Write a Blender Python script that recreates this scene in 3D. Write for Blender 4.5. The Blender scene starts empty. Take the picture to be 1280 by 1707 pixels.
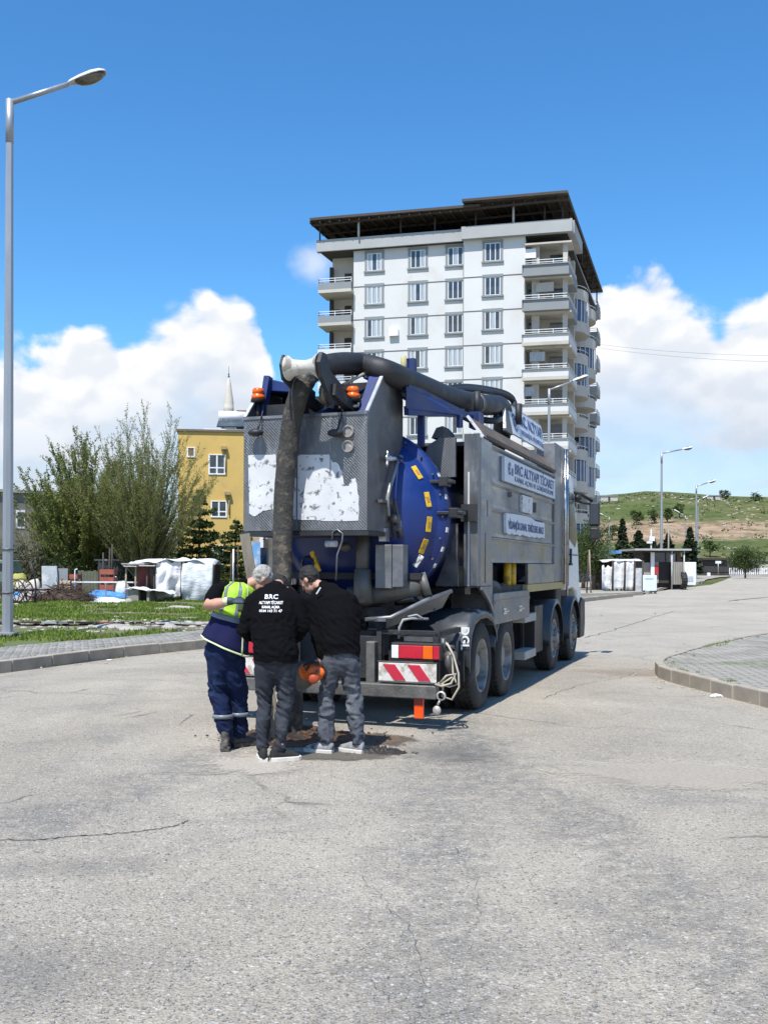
import bpy, bmesh, math, random
from mathutils import Vector, Matrix, noise
from mathutils.bvhtree import BVHTree
random.seed(7)
R = math.radians
SC = bpy.context.scene
COL = SC.collection
# ------------------------------------------------------------------ camera
CAM_H = 1.7
F_PX = 1680.0; CX = 640.0; HY = 943.0          # focal length, centre column and horizon row of the photograph (1280 x 1707)
cd = bpy.data.cameras.new('camera'); cam = bpy.data.objects.new('camera', cd); COL.objects.link(cam)
cam.location = (0, 0, CAM_H); cam.rotation_euler = (R(90), R(-0.25), 0)
cd.sensor_fit = 'HORIZONTAL'; cd.sensor_width = 36; cd.lens = 36*F_PX/1280
cd.shift_y = (HY-853.5)/1280; cd.clip_start = .05; cd.clip_end = 6000
SC.camera = cam
# ------------------------------------------------------------------ light
SUN_EL, SUN_AZ = 61.0, 21.8                    # the light travels towards azimuth 21.8 deg (right of straight ahead)
sl = bpy.data.lights.new('sun', 'SUN'); sl.energy = 4.6; sl.angle = R(.55); sl.color = (1, .96, .9)
so = bpy.data.objects.new('sun', sl); COL.objects.link(so)
sd = Vector((math.sin(R(SUN_AZ))*math.cos(R(SUN_EL)), math.cos(R(SUN_AZ))*math.cos(R(SUN_EL)), -math.sin(R(SUN_EL))))
so.rotation_euler = sd.to_track_quat('-Z', 'Y').to_euler(); so.location = (-20, -30, 60)
SC.view_settings.view_transform = 'Standard'; SC.view_settings.look = 'None'
SC.view_settings.exposure = 0.42; SC.view_settings.gamma = 1; SC.view_settings.use_curve_mapping = False
SC.render.engine = 'CYCLES'
SC.cycles.max_bounces = 5; SC.cycles.transparent_max_bounces = 6

class NT:
    """small helper to write node trees"""
    def __init__(s, tree): s.t = tree; s.n = tree.nodes; s.l = tree.links
    def new(s, typ, **kw):
        n = s.n.new(typ)
        for k, v in kw.items(): setattr(n, k, v)
        return n
    def set(s, sock, v):
        if v is None: return
        if isinstance(v, bpy.types.NodeSocket): s.l.new(v, sock)
        else:
            if isinstance(v, (tuple, list)) and sock.type == 'RGBA' and len(v) == 3: v = (*v, 1)
            sock.default_value = v
    def math(s, op, a, b=None, c=None, clamp=False):
        n = s.new('ShaderNodeMath', operation=op, use_clamp=clamp)
        s.set(n.inputs[0], a); s.set(n.inputs[1], b)
        if c is not None: s.set(n.inputs[2], c)
        return n.outputs[0]
    def mix(s, fac, a, b, mode='MIX'):
        n = s.new('ShaderNodeMix', data_type='RGBA', blend_type=mode)
        s.set(n.inputs[0], fac); s.set(n.inputs[6], a); s.set(n.inputs[7], b)
        return n.outputs[2]
    def noise(s, vec, scale, detail=4, rough=.55, dist=0, dim='3D'):
        n = s.new('ShaderNodeTexNoise', noise_dimensions=dim)
        if vec is not None: s.l.new(vec, n.inputs['Vector'])
        n.inputs['Scale'].default_value = scale; n.inputs['Detail'].default_value = detail
        n.inputs['Roughness'].default_value = rough; n.inputs['Distortion'].default_value = dist
        return n.outputs[0]
    def ramp(s, v, a, b, lo=0.0, hi=1.0, smooth=True):
        n = s.new('ShaderNodeMapRange'); n.interpolation_type = 'SMOOTHSTEP' if smooth else 'LINEAR'
        s.set(n.inputs[0], v); s.set(n.inputs[1], a); s.set(n.inputs[2], b); s.set(n.inputs[3], lo); s.set(n.inputs[4], hi)
        return n.outputs[0]
    def voro(s, vec, scale, feature='F1', rand=1.0):
        n = s.new('ShaderNodeTexVoronoi', feature=feature)
        if vec is not None: s.l.new(vec, n.inputs['Vector'])
        n.inputs['Scale'].default_value = scale; n.inputs['Randomness'].default_value = rand
        return n
    def scale(s, vec, xyz):
        n = s.new('ShaderNodeVectorMath', operation='MULTIPLY'); s.l.new(vec, n.inputs[0]); n.inputs[1].default_value = xyz
        return n.outputs[0]
    def add(s, vec, xyz):
        n = s.new('ShaderNodeVectorMath', operation='ADD'); s.l.new(vec, n.inputs[0]); s.set(n.inputs[1], xyz)
        return n.outputs[0]

# ------------------------------------------------------------------ sky and clouds (by direction)
w = bpy.data.worlds.new('World'); SC.world = w; w.use_nodes = True
N = NT(w.node_tree); N.n.clear()
out = N.new('ShaderNodeOutputWorld'); bg = N.new('ShaderNodeBackground'); N.l.new(bg.outputs[0], out.inputs[0])
bg.inputs[1].default_value = .12
sky = N.new('ShaderNodeTexSky', sky_type='NISHITA', sun_disc=False)
sky.sun_elevation = R(SUN_EL); sky.sun_rotation = R(SUN_AZ+180); sky.altitude = 500; sky.air_density = 1.0; sky.dust_density = .35; sky.ozone_density = 2.2
tc = N.new('ShaderNodeTexCoord'); D0 = tc.outputs['Generated']
sep = N.new('ShaderNodeSeparateXYZ'); N.l.new(D0, sep.inputs[0])
az = N.math('MULTIPLY', N.math('ARCTAN2', sep.outputs[0], sep.outputs[1]), 180/math.pi)
el = N.math('MULTIPLY', N.math('ARCSINE', sep.outputs[2]), 180/math.pi)
crv = N.new('ShaderNodeFloatCurve')
CLOUD_TOPS = [(-180, 9), (-150, 14), (-120, 8), (-95, 12), (-70, 15), (-50, 10), (-34, 12), (-27, 10.5), (-22, 11.4), (-17.5, 11.8), (-14.2, 12.9), (-12.5, 13.2), (-11.2, 15.0), (-9.4, 15.6),
              (-7.8, 15.0), (-6.8, 12.5), (-5.6, 9.2), (-4, 7), (0, 6.5), (5, 8), (9, 12), (11.5, 14.5), (14.5, 15.0), (17, 14.6), (18.6, 14.0), (21, 14.2), (25, 15), (32, 11),
              (45, 8), (60, 13), (80, 16), (100, 10), (125, 12), (150, 15), (180, 9)]
c0 = crv.mapping.curves[0]
for i, (a, h) in enumerate(CLOUD_TOPS):
    x, y = (a+180)/360, h/20
    if i == 0: c0.points[0].location = (x, y)
    elif i == len(CLOUD_TOPS)-1: c0.points[-1].location = (x, y)
    else: c0.points.new(x, y)
crv.mapping.update()
N.set(crv.inputs['Value'], N.math('MULTIPLY_ADD', az, 1/360, .5))
top = N.math('MULTIPLY', crv.outputs[0], 20)
Dd = N.scale(D0, (1, 1, 1.35))
def puff(vec):
    v1 = N.voro(vec, 17, 'SMOOTH_F1'); v1.inputs['Smoothness'].default_value = .35
    n1 = N.noise(vec, 20, 7, .58, .25)
    n2 = N.noise(vec, 7, 4, .5)
    v2 = N.voro(vec, 42, 'SMOOTH_F1'); v2.inputs['Smoothness'].default_value = .3
    a = N.math('ADD', N.math('MULTIPLY', N.math('SUBTRACT', .55, v1.outputs['Distance']), 3.2), N.math('MULTIPLY', N.math('SUBTRACT', .5, v2.outputs['Distance']), 1.3))
    b = N.math('MULTIPLY', N.math('SUBTRACT', n1, .5), 3.6)
    c = N.math('MULTIPLY', N.math('SUBTRACT', n2, .5), 3.0)
    return N.math('ADD', N.math('ADD', a, b), c)
p0 = puff(Dd)
sunv = (-sd).normalized()*.02
p1 = puff(N.add(Dd, (sunv.x, sunv.y, sunv.z)))
dens = N.math('ADD', N.math('SUBTRACT', top, el), p0)
soft = N.noise(D0, 4, 2, .5)
mask = N.ramp(dens, -.1, N.ramp(soft, .35, .65, .3, 1.5))
thin = N.ramp(N.noise(N.scale(D0, (1, 1, 2.6)), 5.5, 6, .6, .4), .44, .62)           # gaps low in the bank
low = N.ramp(N.math('SUBTRACT', top, el), 3.0, 9.0)
gap = N.math('MULTIPLY', N.math('MULTIPLY', low, N.math('SUBTRACT', 1, thin)), .30)
mask = N.math('MULTIPLY', mask, N.math('SUBTRACT', 1, gap))
# one small puff beside the tower block and faint high wisps
pv = N.new('ShaderNodeVectorMath', operation='DISTANCE'); N.l.new(D0, pv.inputs[0])
pdv = Vector(((520-CX)/F_PX, 1, (HY-440)/F_PX)).normalized(); pv.inputs[1].default_value = pdv
pm = N.math('MULTIPLY', N.ramp(N.math('ADD', pv.outputs[1], N.math('MULTIPLY', N.math('SUBTRACT', N.noise(D0, 30, 4), .5), .03)), .026, .002), .55)
mask = N.math('MAXIMUM', mask, pm)
lit = N.ramp(N.math('SUBTRACT', p0, p1), -.9, .9)
depth = N.ramp(N.math('SUBTRACT', top, el), 1.0, 8.5)
shade = N.math('MULTIPLY', N.math('SUBTRACT', 1, N.math('MULTIPLY', depth, .72)), N.math('MULTIPLY_ADD', lit, .42, .58), clamp=True)
ccol = N.mix(shade, (3.5, 4.1, 5.0), (6.7, 6.7, 6.75))
hs = N.new('ShaderNodeHueSaturation'); hs.inputs['Saturation'].default_value = 1.22; hs.inputs['Value'].default_value = 1.0
N.l.new(sky.outputs[0], hs.inputs['Color'])
skyc = N.mix(1.0, hs.outputs[0], (.86, 1.2, 1.32), 'MULTIPLY')
final = N.mix(mask, skyc, ccol)
N.l.new(final, bg.inputs[0])

# ------------------------------------------------------------------ materials
MATS = {}
def mat(name, col, rough=.7, metal=0.0, var=.18, vs=3.0, bump=.15, bs=40.0, col2=None, c2s=2.0, c2lo=.5, c2hi=.65, bdist=.01, sheen=0, stretch=None, spec=None, emit=None):
    if name in MATS: return MATS[name]
    m = bpy.data.materials.new(name); m.use_nodes = True; T = NT(m.node_tree)
    b = T.n['Principled BSDF']
    tc = T.new('ShaderNodeTexCoord'); v = tc.outputs['Object']
    vs_ = T.scale(v, stretch) if stretch else v
    n1 = T.noise(vs_, vs, 5, .6)
    c = T.mix(T.ramp(n1, .3, .7, smooth=False), tuple(x*(1-var) for x in col), tuple(min(1, x*(1+var)) for x in col))
    if col2:
        n2 = T.noise(T.add(vs_, (3.3, 1.7, 9.1)), c2s, 6, .65, .4)
        c = T.mix(T.ramp(n2, c2lo, c2hi), c, col2)
    T.l.new(c, b.inputs['Base Color'])
    b.inputs['Metallic'].default_value = metal
    T.l.new(T.ramp(n1, .3, .7, max(0, rough-.1), min(1, rough+.1)), b.inputs['Roughness'])
    if spec is not None: b.inputs['Specular IOR Level'].default_value = spec
    if sheen: b.inputs['Sheen Weight'].default_value = sheen
    if bump:
        bn = T.new('ShaderNodeBump'); bn.inputs['Strength'].default_value = min(1, bump*2); bn.inputs['Distance'].default_value = bdist
        T.l.new(T.noise(vs_, bs, 5, .6), bn.inputs['Height']); T.l.new(bn.outputs[0], b.inputs['Normal'])
    MATS[name] = m
    return m

def mat_asphalt():
    m = bpy.data.materials.new('asphalt'); m.use_nodes = True; T = NT(m.node_tree); b = T.n['Principled BSDF']
    v = T.new('ShaderNodeTexCoord').outputs['Object']
    big = T.noise(v, .22, 5, .6, .6); mid = T.noise(v, 1.3, 5, .62); fine = T.noise(v, 55, 3, .7)
    c = T.mix(T.ramp(big, .35, .66), (.345, .305, .24), (.48, .428, .34))
    c = T.mix(T.ramp(mid, .46, .74, 0, .45), c, (.25, .235, .205))
    streak = T.noise(T.scale(v, (.9, .16, 1)), .8, 4, .6, .8)                       # worn wheel paths
    c = T.mix(T.ramp(streak, .52, .70, 0, .4), c, (.26, .245, .215))
    sp = T.new('ShaderNodeSeparateXYZ'); T.l.new(v, sp.inputs[0]); wob = T.math('MULTIPLY', T.math('SUBTRACT', T.noise(v, 1.1, 5, .7), .5), 1.6)
    for a_, b_, wd_ in ((-.25, .1, .62), (2.05, -.125, .5), (-4.6, .35, .6)):
        dd = T.math('ABSOLUTE', T.math('ADD', T.math('SUBTRACT', sp.outputs[0], T.math('MULTIPLY_ADD', sp.outputs[1], b_, a_)), wob))
        mk = T.math('MULTIPLY', T.ramp(dd, wd_, .05, 0, .55), T.math('MULTIPLY', T.ramp(sp.outputs[1], 14, 9), T.ramp(T.noise(v, 7, 4, .7), .3, .62)))
        c = T.mix(mk, c, (.13, .128, .122))
    c = T.mix(T.math('MULTIPLY', T.ramp(T.math('ADD', sp.outputs[0], T.math('MULTIPLY', wob, 1.5)), 1.8, 4.5), .45), c, (.50, .455, .375))
    c = T.mix(T.ramp(T.noise(T.add(v, (5, 3, 1)), .7, 6, .7, 1.0), .52, .70, 0, .5), c, (.22, .207, .185))
    # aggregate: small stones of two sizes
    for s, amt in ((150, .5), (75, .75), (34, .5)):
        vo = T.voro(v, s); cell = T.new('ShaderNodeSeparateColor'); T.l.new(vo.outputs['Color'], cell.inputs[0])
        dark = T.ramp(cell.outputs[0], .62, .92, 0, amt); lightm = T.ramp(cell.outputs[1], .78, .97, 0, amt)
        near = T.ramp(vo.outputs['Distance'], .55, .15)
        c = T.mix(T.math('MULTIPLY', dark, near), c, (.065, .062, .06)); c = T.mix(T.math('MULTIPLY', lightm, near), c, (.72, .69, .64))
    c = T.mix(T.ramp(fine, .35, .62, .38, 0), c, (.09, .088, .085)); c = T.mix(T.ramp(T.noise(v, 18, 4, .7), .5, .72, 0, .35), c, (.58, .55, .5))
    # hairline alligator cracks where the surface is tired
    cr = T.voro(T.add(T.scale(v, (1, 1, 0)), T.scale(T.new('ShaderNodeTexNoise').outputs[1], (.3, .3, 0))), .55, 'DISTANCE_TO_EDGE')
    cn = [n for n in T.n if n.type == 'TEX_NOISE' and not n.inputs['Vector'].is_linked][0]; T.l.new(v, cn.inputs['Vector']); cn.inputs['Scale'].default_value = 3; cn.inputs['Detail'].default_value = 6
    crm = T.math('MULTIPLY', T.ramp(cr.outputs['Distance'], .012, .003), T.ramp(T.noise(v, .5, 3), .52, .62, 0, .55))
    c = T.mix(crm, c, (.07, .068, .065))
    # pale dust towards the kerbs at the right
    T.l.new(c, b.inputs['Base Color']); b.inputs['Roughness'].default_value = .93
    b.inputs['Specular IOR Level'].default_value = .25
    bn = T.new('ShaderNodeBump'); bn.inputs['Strength'].default_value = .8; bn.inputs['Distance'].default_value = .009
    vo = T.voro(v, 70)
    h = T.math('ADD', T.math('MULTIPLY', vo.outputs['Distance'], -1.0), T.math('ADD', T.math('MULTIPLY', fine, 1.4), T.math('MULTIPLY', crm, -3)))
    T.l.new(h, bn.inputs['Height']); T.l.new(bn.outputs[0], b.inputs['Normal'])
    MATS['asphalt'] = m; return m

def mat_steel(name, col=(.33, .34, .36), rough=.42, pattern=None, dirt=.5, metal=.85):
    m = bpy.data.materials.new(name); m.use_nodes = True; T = NT(m.node_tree); b = T.n['Principled BSDF']
    v = T.new('ShaderNodeTexCoord').outputs['Object']
    n1 = T.noise(T.scale(v, (1, 1, .35) if pattern else (1, .3, 1.2)), 3.5, 6, .65, .3); n2 = T.noise(v, 1.1, 5, .6); n3 = T.noise(T.scale(v, (2.5, 2.5, .8) if pattern else (1.2, 1.2, 1)), 5, 5, .65)
    c = T.mix(T.ramp(n1, .35, .7), tuple(x*.72 for x in col), col)
    c = T.mix(T.math('MULTIPLY', T.ramp(n3, .5, .7), .75 if pattern else .35), c, tuple(min(1, x*1.5) for x in col))
    c = T.mix(T.math('MULTIPLY', T.ramp(n2, .48, .68), dirt), c, (.105, .10, .092))
    T.l.new(c, b.inputs['Base Color'])
    b.inputs['Metallic'].default_value = metal
    T.l.new(T.ramp(n1, .3, .75, rough-.1, rough+.25), b.inputs['Roughness'])
    bn = T.new('ShaderNodeBump'); bn.inputs['Distance'].default_value = .004
    if pattern == 'checker':
        bn.inputs['Strength'].default_value = .9
        r1 = T.new('ShaderNodeVectorRotate', rotation_type='Y_AXIS'); T.l.new(v, r1.inputs['Vector']); r1.inputs['Angle'].default_value = R(45)
        w1 = T.voro(T.scale(r1.outputs[0], (1, 1, 1.9)), 42, 'F1', 0.0)
        bar = T.ramp(w1.outputs['Distance'], .42, .2)
        T.l.new(T.math('ADD', bar, T.math('MULTIPLY', n1, .6)), bn.inputs['Height'])
        c2 = T.mix(T.math('MULTIPLY', bar, .55), c, tuple(min(1, x*1.9) for x in col)); T.l.new(c2, b.inputs['Base Color'])
    else:
        bn.inputs['Strength'].default_value = .35; bn.inputs['Distance'].default_value = .012
        T.l.new(T.noise(v, 5, 4, .5), bn.inputs['Height'])
    T.l.new(bn.outputs[0], b.inputs['Normal'])
    MATS[name] = m; return m

def mat_decal(name, col, rx, ry, amount=.85, rough=.9, col2=None, edge=.35):
    m = bpy.data.materials.new(name); m.use_nodes = True; T = NT(m.node_tree); b = T.n['Principled BSDF']
    v = T.new('ShaderNodeTexCoord').outputs['Object']; q = T.new('ShaderNodeVectorMath', operation='LENGTH'); T.l.new(T.scale(v, (1/rx, 1/ry, 0)), q.inputs[0])
    n = T.noise(v, 2.2, 7, .7, .6); n2 = T.noise(v, 30, 4, .7)
    a = T.math('ADD', T.math('SUBTRACT', 1, q.outputs[1]), T.math('ADD', T.math('MULTIPLY', T.math('SUBTRACT', n, .5), 1.5), T.math('MULTIPLY', T.math('SUBTRACT', n2, .5), .7)))
    a = T.math('MULTIPLY', T.math('MULTIPLY', T.ramp(a, .15, .15+edge), T.ramp(q.outputs[1], 1.0, .85)), amount)
    c = T.mix(T.ramp(n2, .35, .65), tuple(x*.75 for x in col), col)
    if col2: c = T.mix(T.ramp(T.noise(v, 5, 5, .7), .45, .62), c, col2)
    T.l.new(c, b.inputs['Base Color']); b.inputs['Roughness'].default_value = rough; T.l.new(a, b.inputs['Alpha'])
    bn = T.new('ShaderNodeBump'); bn.inputs['Strength'].default_value = .6; bn.inputs['Distance'].default_value = .008; T.l.new(n2, bn.inputs['Height']); T.l.new(bn.outputs[0], b.inputs['Normal'])
    MATS[name] = m; return m

def mat_leaf(name, c1, c2, trans=.25):
    m = bpy.data.materials.new(name); m.use_nodes = True; T = NT(m.node_tree); b = T.n['Principled BSDF']
    v = T.new('ShaderNodeTexCoord').outputs['Object']
    g = T.new('ShaderNodeNewGeometry')
    f = T.math('ADD', T.math('MULTIPLY', T.noise(v, 1.2, 3), .7), T.math('MULTIPLY', g.outputs['Random Per Island'], .45))
    c = T.mix(T.ramp(f, .3, .85, smooth=False), c1, c2)
    T.l.new(c, b.inputs['Base Color']); b.inputs['Roughness'].default_value = .6; b.inputs['Specular IOR Level'].default_value = .3
    tr = T.new('ShaderNodeBsdfTranslucent'); T.l.new(c, tr.inputs[0])
    mx = T.new('ShaderNodeMixShader'); mx.inputs[0].default_value = trans
    T.l.new(b.outputs[0], mx.inputs[1]); T.l.new(tr.outputs[0], mx.inputs[2]); T.l.new(mx.outputs[0], T.n['Material Output'].inputs[0])
    MATS[name] = m; return m

def mat_glass(name, col=(.02, .03, .04), rough=.06):
    m = bpy.data.materials.new(name); m.use_nodes = True; T = NT(m.node_tree); b = T.n['Principled BSDF']
    b.inputs['Base Color'].default_value = (*col, 1); b.inputs['Roughness'].default_value = rough; b.inputs['Specular IOR Level'].default_value = .8
    MATS[name] = m; return m

# ------------------------------------------------------------------ mesh builder
def V(*a): return Vector(a)
class MB:
    def __init__(s): s.v = []; s.f = []; s.mi = []; s.sm = []
    def add(s, verts, faces, mi=0, sm=False):
        o = len(s.v); s.v.extend([tuple(p) for p in verts])
        for f in faces: s.f.append(tuple(i+o for i in f)); s.mi.append(mi); s.sm.append(sm)
        return s
    def hexa(s, p, mi=0):      # 8 points, bottom ring then top ring
        return s.add(p, [(3, 2, 1, 0), (4, 5, 6, 7), (0, 1, 5, 4), (1, 2, 6, 5), (2, 3, 7, 6), (3, 0, 4, 7)], mi)
    def box(s, x0, x1, y0, y1, z0, z1, mi=0):
        return s.hexa([(x0, y0, z0), (x1, y0, z0), (x1, y1, z0), (x0, y1, z0), (x0, y0, z1), (x1, y0, z1), (x1, y1, z1), (x0, y1, z1)], mi)
    def cbox(s, c, size, rot=None, mi=0):
        c = Vector(c); h = Vector(size)/2; M = rot.to_matrix() if hasattr(rot, 'to_matrix') else (rot or Matrix.Identity(3))
        P = [c + M @ Vector((sx*h.x, sy*h.y, sz*h.z)) for sz in (-1, 1) for sx, sy in ((-1, -1), (1, -1), (1, 1), (-1, 1))]
        return s.hexa(P, mi)
    def bar(s, p, q, a, b=None, mi=0, up=(0, 0, 1)):
        p, q = Vector(p), Vector(q); b = b or a; d = (q-p)
        if d.length < 1e-6: return s
        d.normalize(); u = Vector(up)
        if abs(d.dot(u)) > .98: u = Vector((1, 0, 0)) if abs(d.x) < .9 else Vector((0, 1, 0))
        x = d.cross(u).normalized()*a/2; z = x.cross(d).normalized()*b/2
        return s.hexa([p-x-z, p+x-z, q+x-z, q-x-z, p-x+z, p+x+z, q+x+z, q-x+z], mi)
    def tube(s, pts, r, n=8, mi=0, cap=True, sm=True, flat=1.0):
        pts = [Vector(p) for p in pts]; k = len(pts); rr = r if isinstance(r, (list, tuple)) else [r]*k
        vs = []; prev = None
        for i, p in enumerate(pts):
            t = (pts[min(i+1, k-1)]-pts[max(i-1, 0)]).normalized()
            if prev is None:
                u = Vector((0, 0, 1)) if abs(t.z) < .9 else Vector((1, 0, 0)); x = t.cross(u).normalized()
            else: x = (prev - t*prev.dot(t)).normalized()
            prev = x; y = t.cross(x)
            for j in range(n):
                a = 2*math.pi*j/n; vs.append(p + x*math.cos(a)*rr[i] + y*math.sin(a)*rr[i]*flat)
        fs = [(i*n+j, i*n+(j+1) % n, (i+1)*n+(j+1) % n, (i+1)*n+j) for i in range(k-1) for j in range(n)]
        s.add(vs, fs, mi, sm)
        if cap:
            o = len(s.v)-k*n
            s.f.append(tuple(o+j for j in reversed(range(n)))); s.mi.append(mi); s.sm.append(False)
            s.f.append(tuple(o+(k-1)*n+j for j in range(n))); s.mi.append(mi); s.sm.append(False)
        return s
    def cyl(s, p, q, r, n=12, mi=0, r2=None): return s.tube([p, q], [r, r if r2 is None else r2], n, mi)
    def lathe(s, prof, o=(0, 0, 0), axis='z', n=24, mi=0, sm=True, a0=0, a1=360):
        o = Vector(o); vs = []; full = abs(a1-a0) >= 359.9; m = n if full else n+1
        for (r, h) in prof:
            for j in range(m):
                a = R(a0+(a1-a0)*j/n); c, d = r*math.cos(a), r*math.sin(a)
                vs.append(o + (Vector((c, d, h)) if axis == 'z' else Vector((h, c, d)) if axis == 'x' else Vector((c, h, d))))
        fs = []
        for i in range(len(prof)-1):
            for j in range(n): fs.append((i*m+j, i*m+(j+1) % m, (i+1)*m+(j+1) % m, (i+1)*m+j))
        return s.add(vs, fs, mi, sm)
    def prism(s, poly, h0, h1, plane='xy', mi=0):
        """extrude a 2D outline; plane xy -> along z, yz -> along x, xz -> along y"""
        def P(a, b, h): return (a, b, h) if plane == 'xy' else (h, a, b) if plane == 'yz' else (a, h, b)
        n = len(poly); vs = [P(a, b, h0) for a, b in poly]+[P(a, b, h1) for a, b in poly]
        return s.add(vs, [tuple(reversed(range(n))), tuple(range(n, 2*n))]+[(i, (i+1) % n, n+(i+1) % n, n+i) for i in range(n)], mi)
    def ell(s, c, r, n=12, m=8, mi=0, rot=None):
        c = Vector(c); r = Vector(r if isinstance(r, (tuple, list)) else (r, r, r)); M = rot or Matrix.Identity(3)
        vs = [c + M @ Vector((0, 0, -r.z))]
        for i in range(1, m):
            t = math.pi*i/m
            for j in range(n):
                a = 2*math.pi*j/n; vs.append(c + M @ Vector((r.x*math.sin(t)*math.cos(a), r.y*math.sin(t)*math.sin(a), -r.z*math.cos(t))))
        vs.append(c + M @ Vector((0, 0, r.z))); fs = []
        for j in range(n): fs.append((0, 1+(j+1) % n, 1+j))
        for i in range(m-2):
            for j in range(n): fs.append((1+i*n+j, 1+i*n+(j+1) % n, 1+(i+1)*n+(j+1) % n, 1+(i+1)*n+j))
        L = len(vs)-1; b = 1+(m-2)*n
        for j in range(n): fs.append((L, b+j, b+(j+1) % n))
        return s.add(vs, fs, mi, True)
    def grid(s, fn, nu, nv, mi=0, sm=True):
        vs = [fn(i/nu, j/nv) for j in range(nv+1) for i in range(nu+1)]
        return s.add(vs, [(j*(nu+1)+i, j*(nu+1)+i+1, (j+1)*(nu+1)+i+1, (j+1)*(nu+1)+i) for j in range(nv) for i in range(nu)], mi, sm)
    def mesh(s, name, mats):
        me = bpy.data.meshes.new(name); me.from_pydata(s.v, [], s.f)
        for m in (mats if isinstance(mats, (list, tuple)) else [mats]): me.materials.append(m)
        me.polygons.foreach_set('material_index', s.mi); me.polygons.foreach_set('use_smooth', s.sm); me.update()
        return me
    def build(s, name, mats, parent=None, bevel=0, solid=0, fix=True):
        me = s.mesh(name, mats)
        if fix and len(me.polygons) < 60000:
            bm = bmesh.new(); bm.from_mesh(me); bmesh.ops.recalc_face_normals(bm, faces=bm.faces); bm.to_mesh(me); bm.free()
        o = bpy.data.objects.new(name, me); COL.objects.link(o); o.parent = parent
        if solid:
            md = o.modifiers.new('thickness', 'SOLIDIFY'); md.thickness = solid; md.offset = 0
        if bevel:
            md = o.modifiers.new('bevel', 'BEVEL'); md.width = bevel; md.segments = 2; md.limit_method = 'ANGLE'; md.angle_limit = R(40)
        return o

def tag(o, label=None, cat=None, group=None, kind=None):
    if label: o['label'] = label
    if cat: o['category'] = cat
    if group: o['group'] = group
    if kind: o['kind'] = kind
    return o
def thing(name, label, cat, loc=(0, 0, 0), rz=0, group=None, kind=None):
    o = bpy.data.objects.new(name, None); COL.objects.link(o); o.location = loc; o.rotation_euler = (0, 0, rz); o.empty_display_size = .3
    return tag(o, label, cat, group, kind)
def inst(me, name, parent, loc=(0, 0, 0), rot=(0, 0, 0), scale=None):
    o = bpy.data.objects.new(name, me); COL.objects.link(o); o.parent = parent; o.location = loc; o.rotation_euler = rot
    if scale: o.scale = scale
    return o
KIDS = {}
def dup(o, parent=None, loc=None, rz=None, label=None):
    c = o.copy(); COL.objects.link(c); c.parent = parent
    if loc is not None: c.location = loc
    if rz is not None: c.rotation_euler = (0, 0, rz)
    if label: c['label'] = label
    for k in [k for k in o.children]: dup(k, c)
    return c
# ------------------------------------------------------------------ places: ground height, image ray onto the ground
def gz(y): return max(0.0, y-45)*.0033
def G(px, py):
    """ground point seen at a place of the photograph"""
    y = 20.0
    for _ in range(30):
        y = (CAM_H-gz(y))*F_PX/max(py-HY, 1.5)
    return Vector(((px-CX)/F_PX*y, y, gz(y)))
def A(px, py, y): return Vector(((px-CX)/F_PX*y, y, CAM_H+(HY-py)/F_PX*y))
# ================================================================== GROUND
asph = mat_asphalt()
def ground_sheet(name, poly, m, dz=0.0, sub=None):
    bm = bmesh.new(); vs = [bm.verts.new((x, y, dz)) for x, y in poly]; bm.faces.new(vs)
    bmesh.ops.triangulate(bm, faces=bm.faces[:])
    if sub:
        for _ in range(sub):
            bmesh.ops.subdivide_edges(bm, edges=[e for e in bm.edges if e.calc_length() > 8], cuts=1, use_grid_fill=False)
            bmesh.ops.triangulate(bm, faces=bm.faces[:])
    for v in bm.verts: v.co.z = dz+gz(v.co.y)
    bmesh.ops.recalc_face_normals(bm, faces=bm.faces)
    if bm.faces[:][0].normal.z < 0: bmesh.ops.reverse_faces(bm, faces=bm.faces)
    me = bpy.data.meshes.new(name); bm.to_mesh(me); bm.free(); me.materials.append(m)
    o = bpy.data.objects.new(name, me); COL.objects.link(o); return o

mud = mat('dry_earth', (.23, .19, .14), .95, var=.3, vs=1.5, bump=.5, bs=12, bdist=.03, col2=(.12, .14, .05), c2s=1.2, c2lo=.5, c2hi=.6)
# earth sheet out to the horizon, as a grid with the gentle rise, hills beyond
def hill_z(x, y):
    z = gz(min(y, 260))
    if y > 210:
        t = min(1, (y-210)/470.0)
        # height of the ridge seen along this bearing
        b = x/y*F_PX+CX
        pts = [(-600, 40), (200, 30), (700, 70), (950, 116), (1030, 121), (1085, 127), (1150, 123), (1220, 118), (1300, 117), (1700, 100), (2600, 60)]
        top = pts[0][1]
        for (a, h0), (c, h1) in zip(pts, pts[1:]):
            if a <= b <= c: top = h0+(h1-h0)*(b-a)/(c-a)
            elif b > c: top = h1
        H = 1.7+top/F_PX*680
        prof = [(0, 0), (.10, .06), (.2, .20), (.30, .36), (.36, .50), (.5, .60), (.75, .82), (1, 1)]
        for (a, h0), (c, h1) in zip(prof, prof[1:]):
            if a <= t <= c: p = h0+(h1-h0)*(t-a)/(c-a)
        z += (H-z)*p
        z += noise.noise(V(x*.012, y*.012, 1))*3.2*min(1, t*4)*(1-t*.7) + noise.noise(V(x*.05, y*.05, 4))*1.0*min(1, t*4)*(1-t*.5)
        if y > 680: z -= (y-680)*.06
    return z
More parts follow.
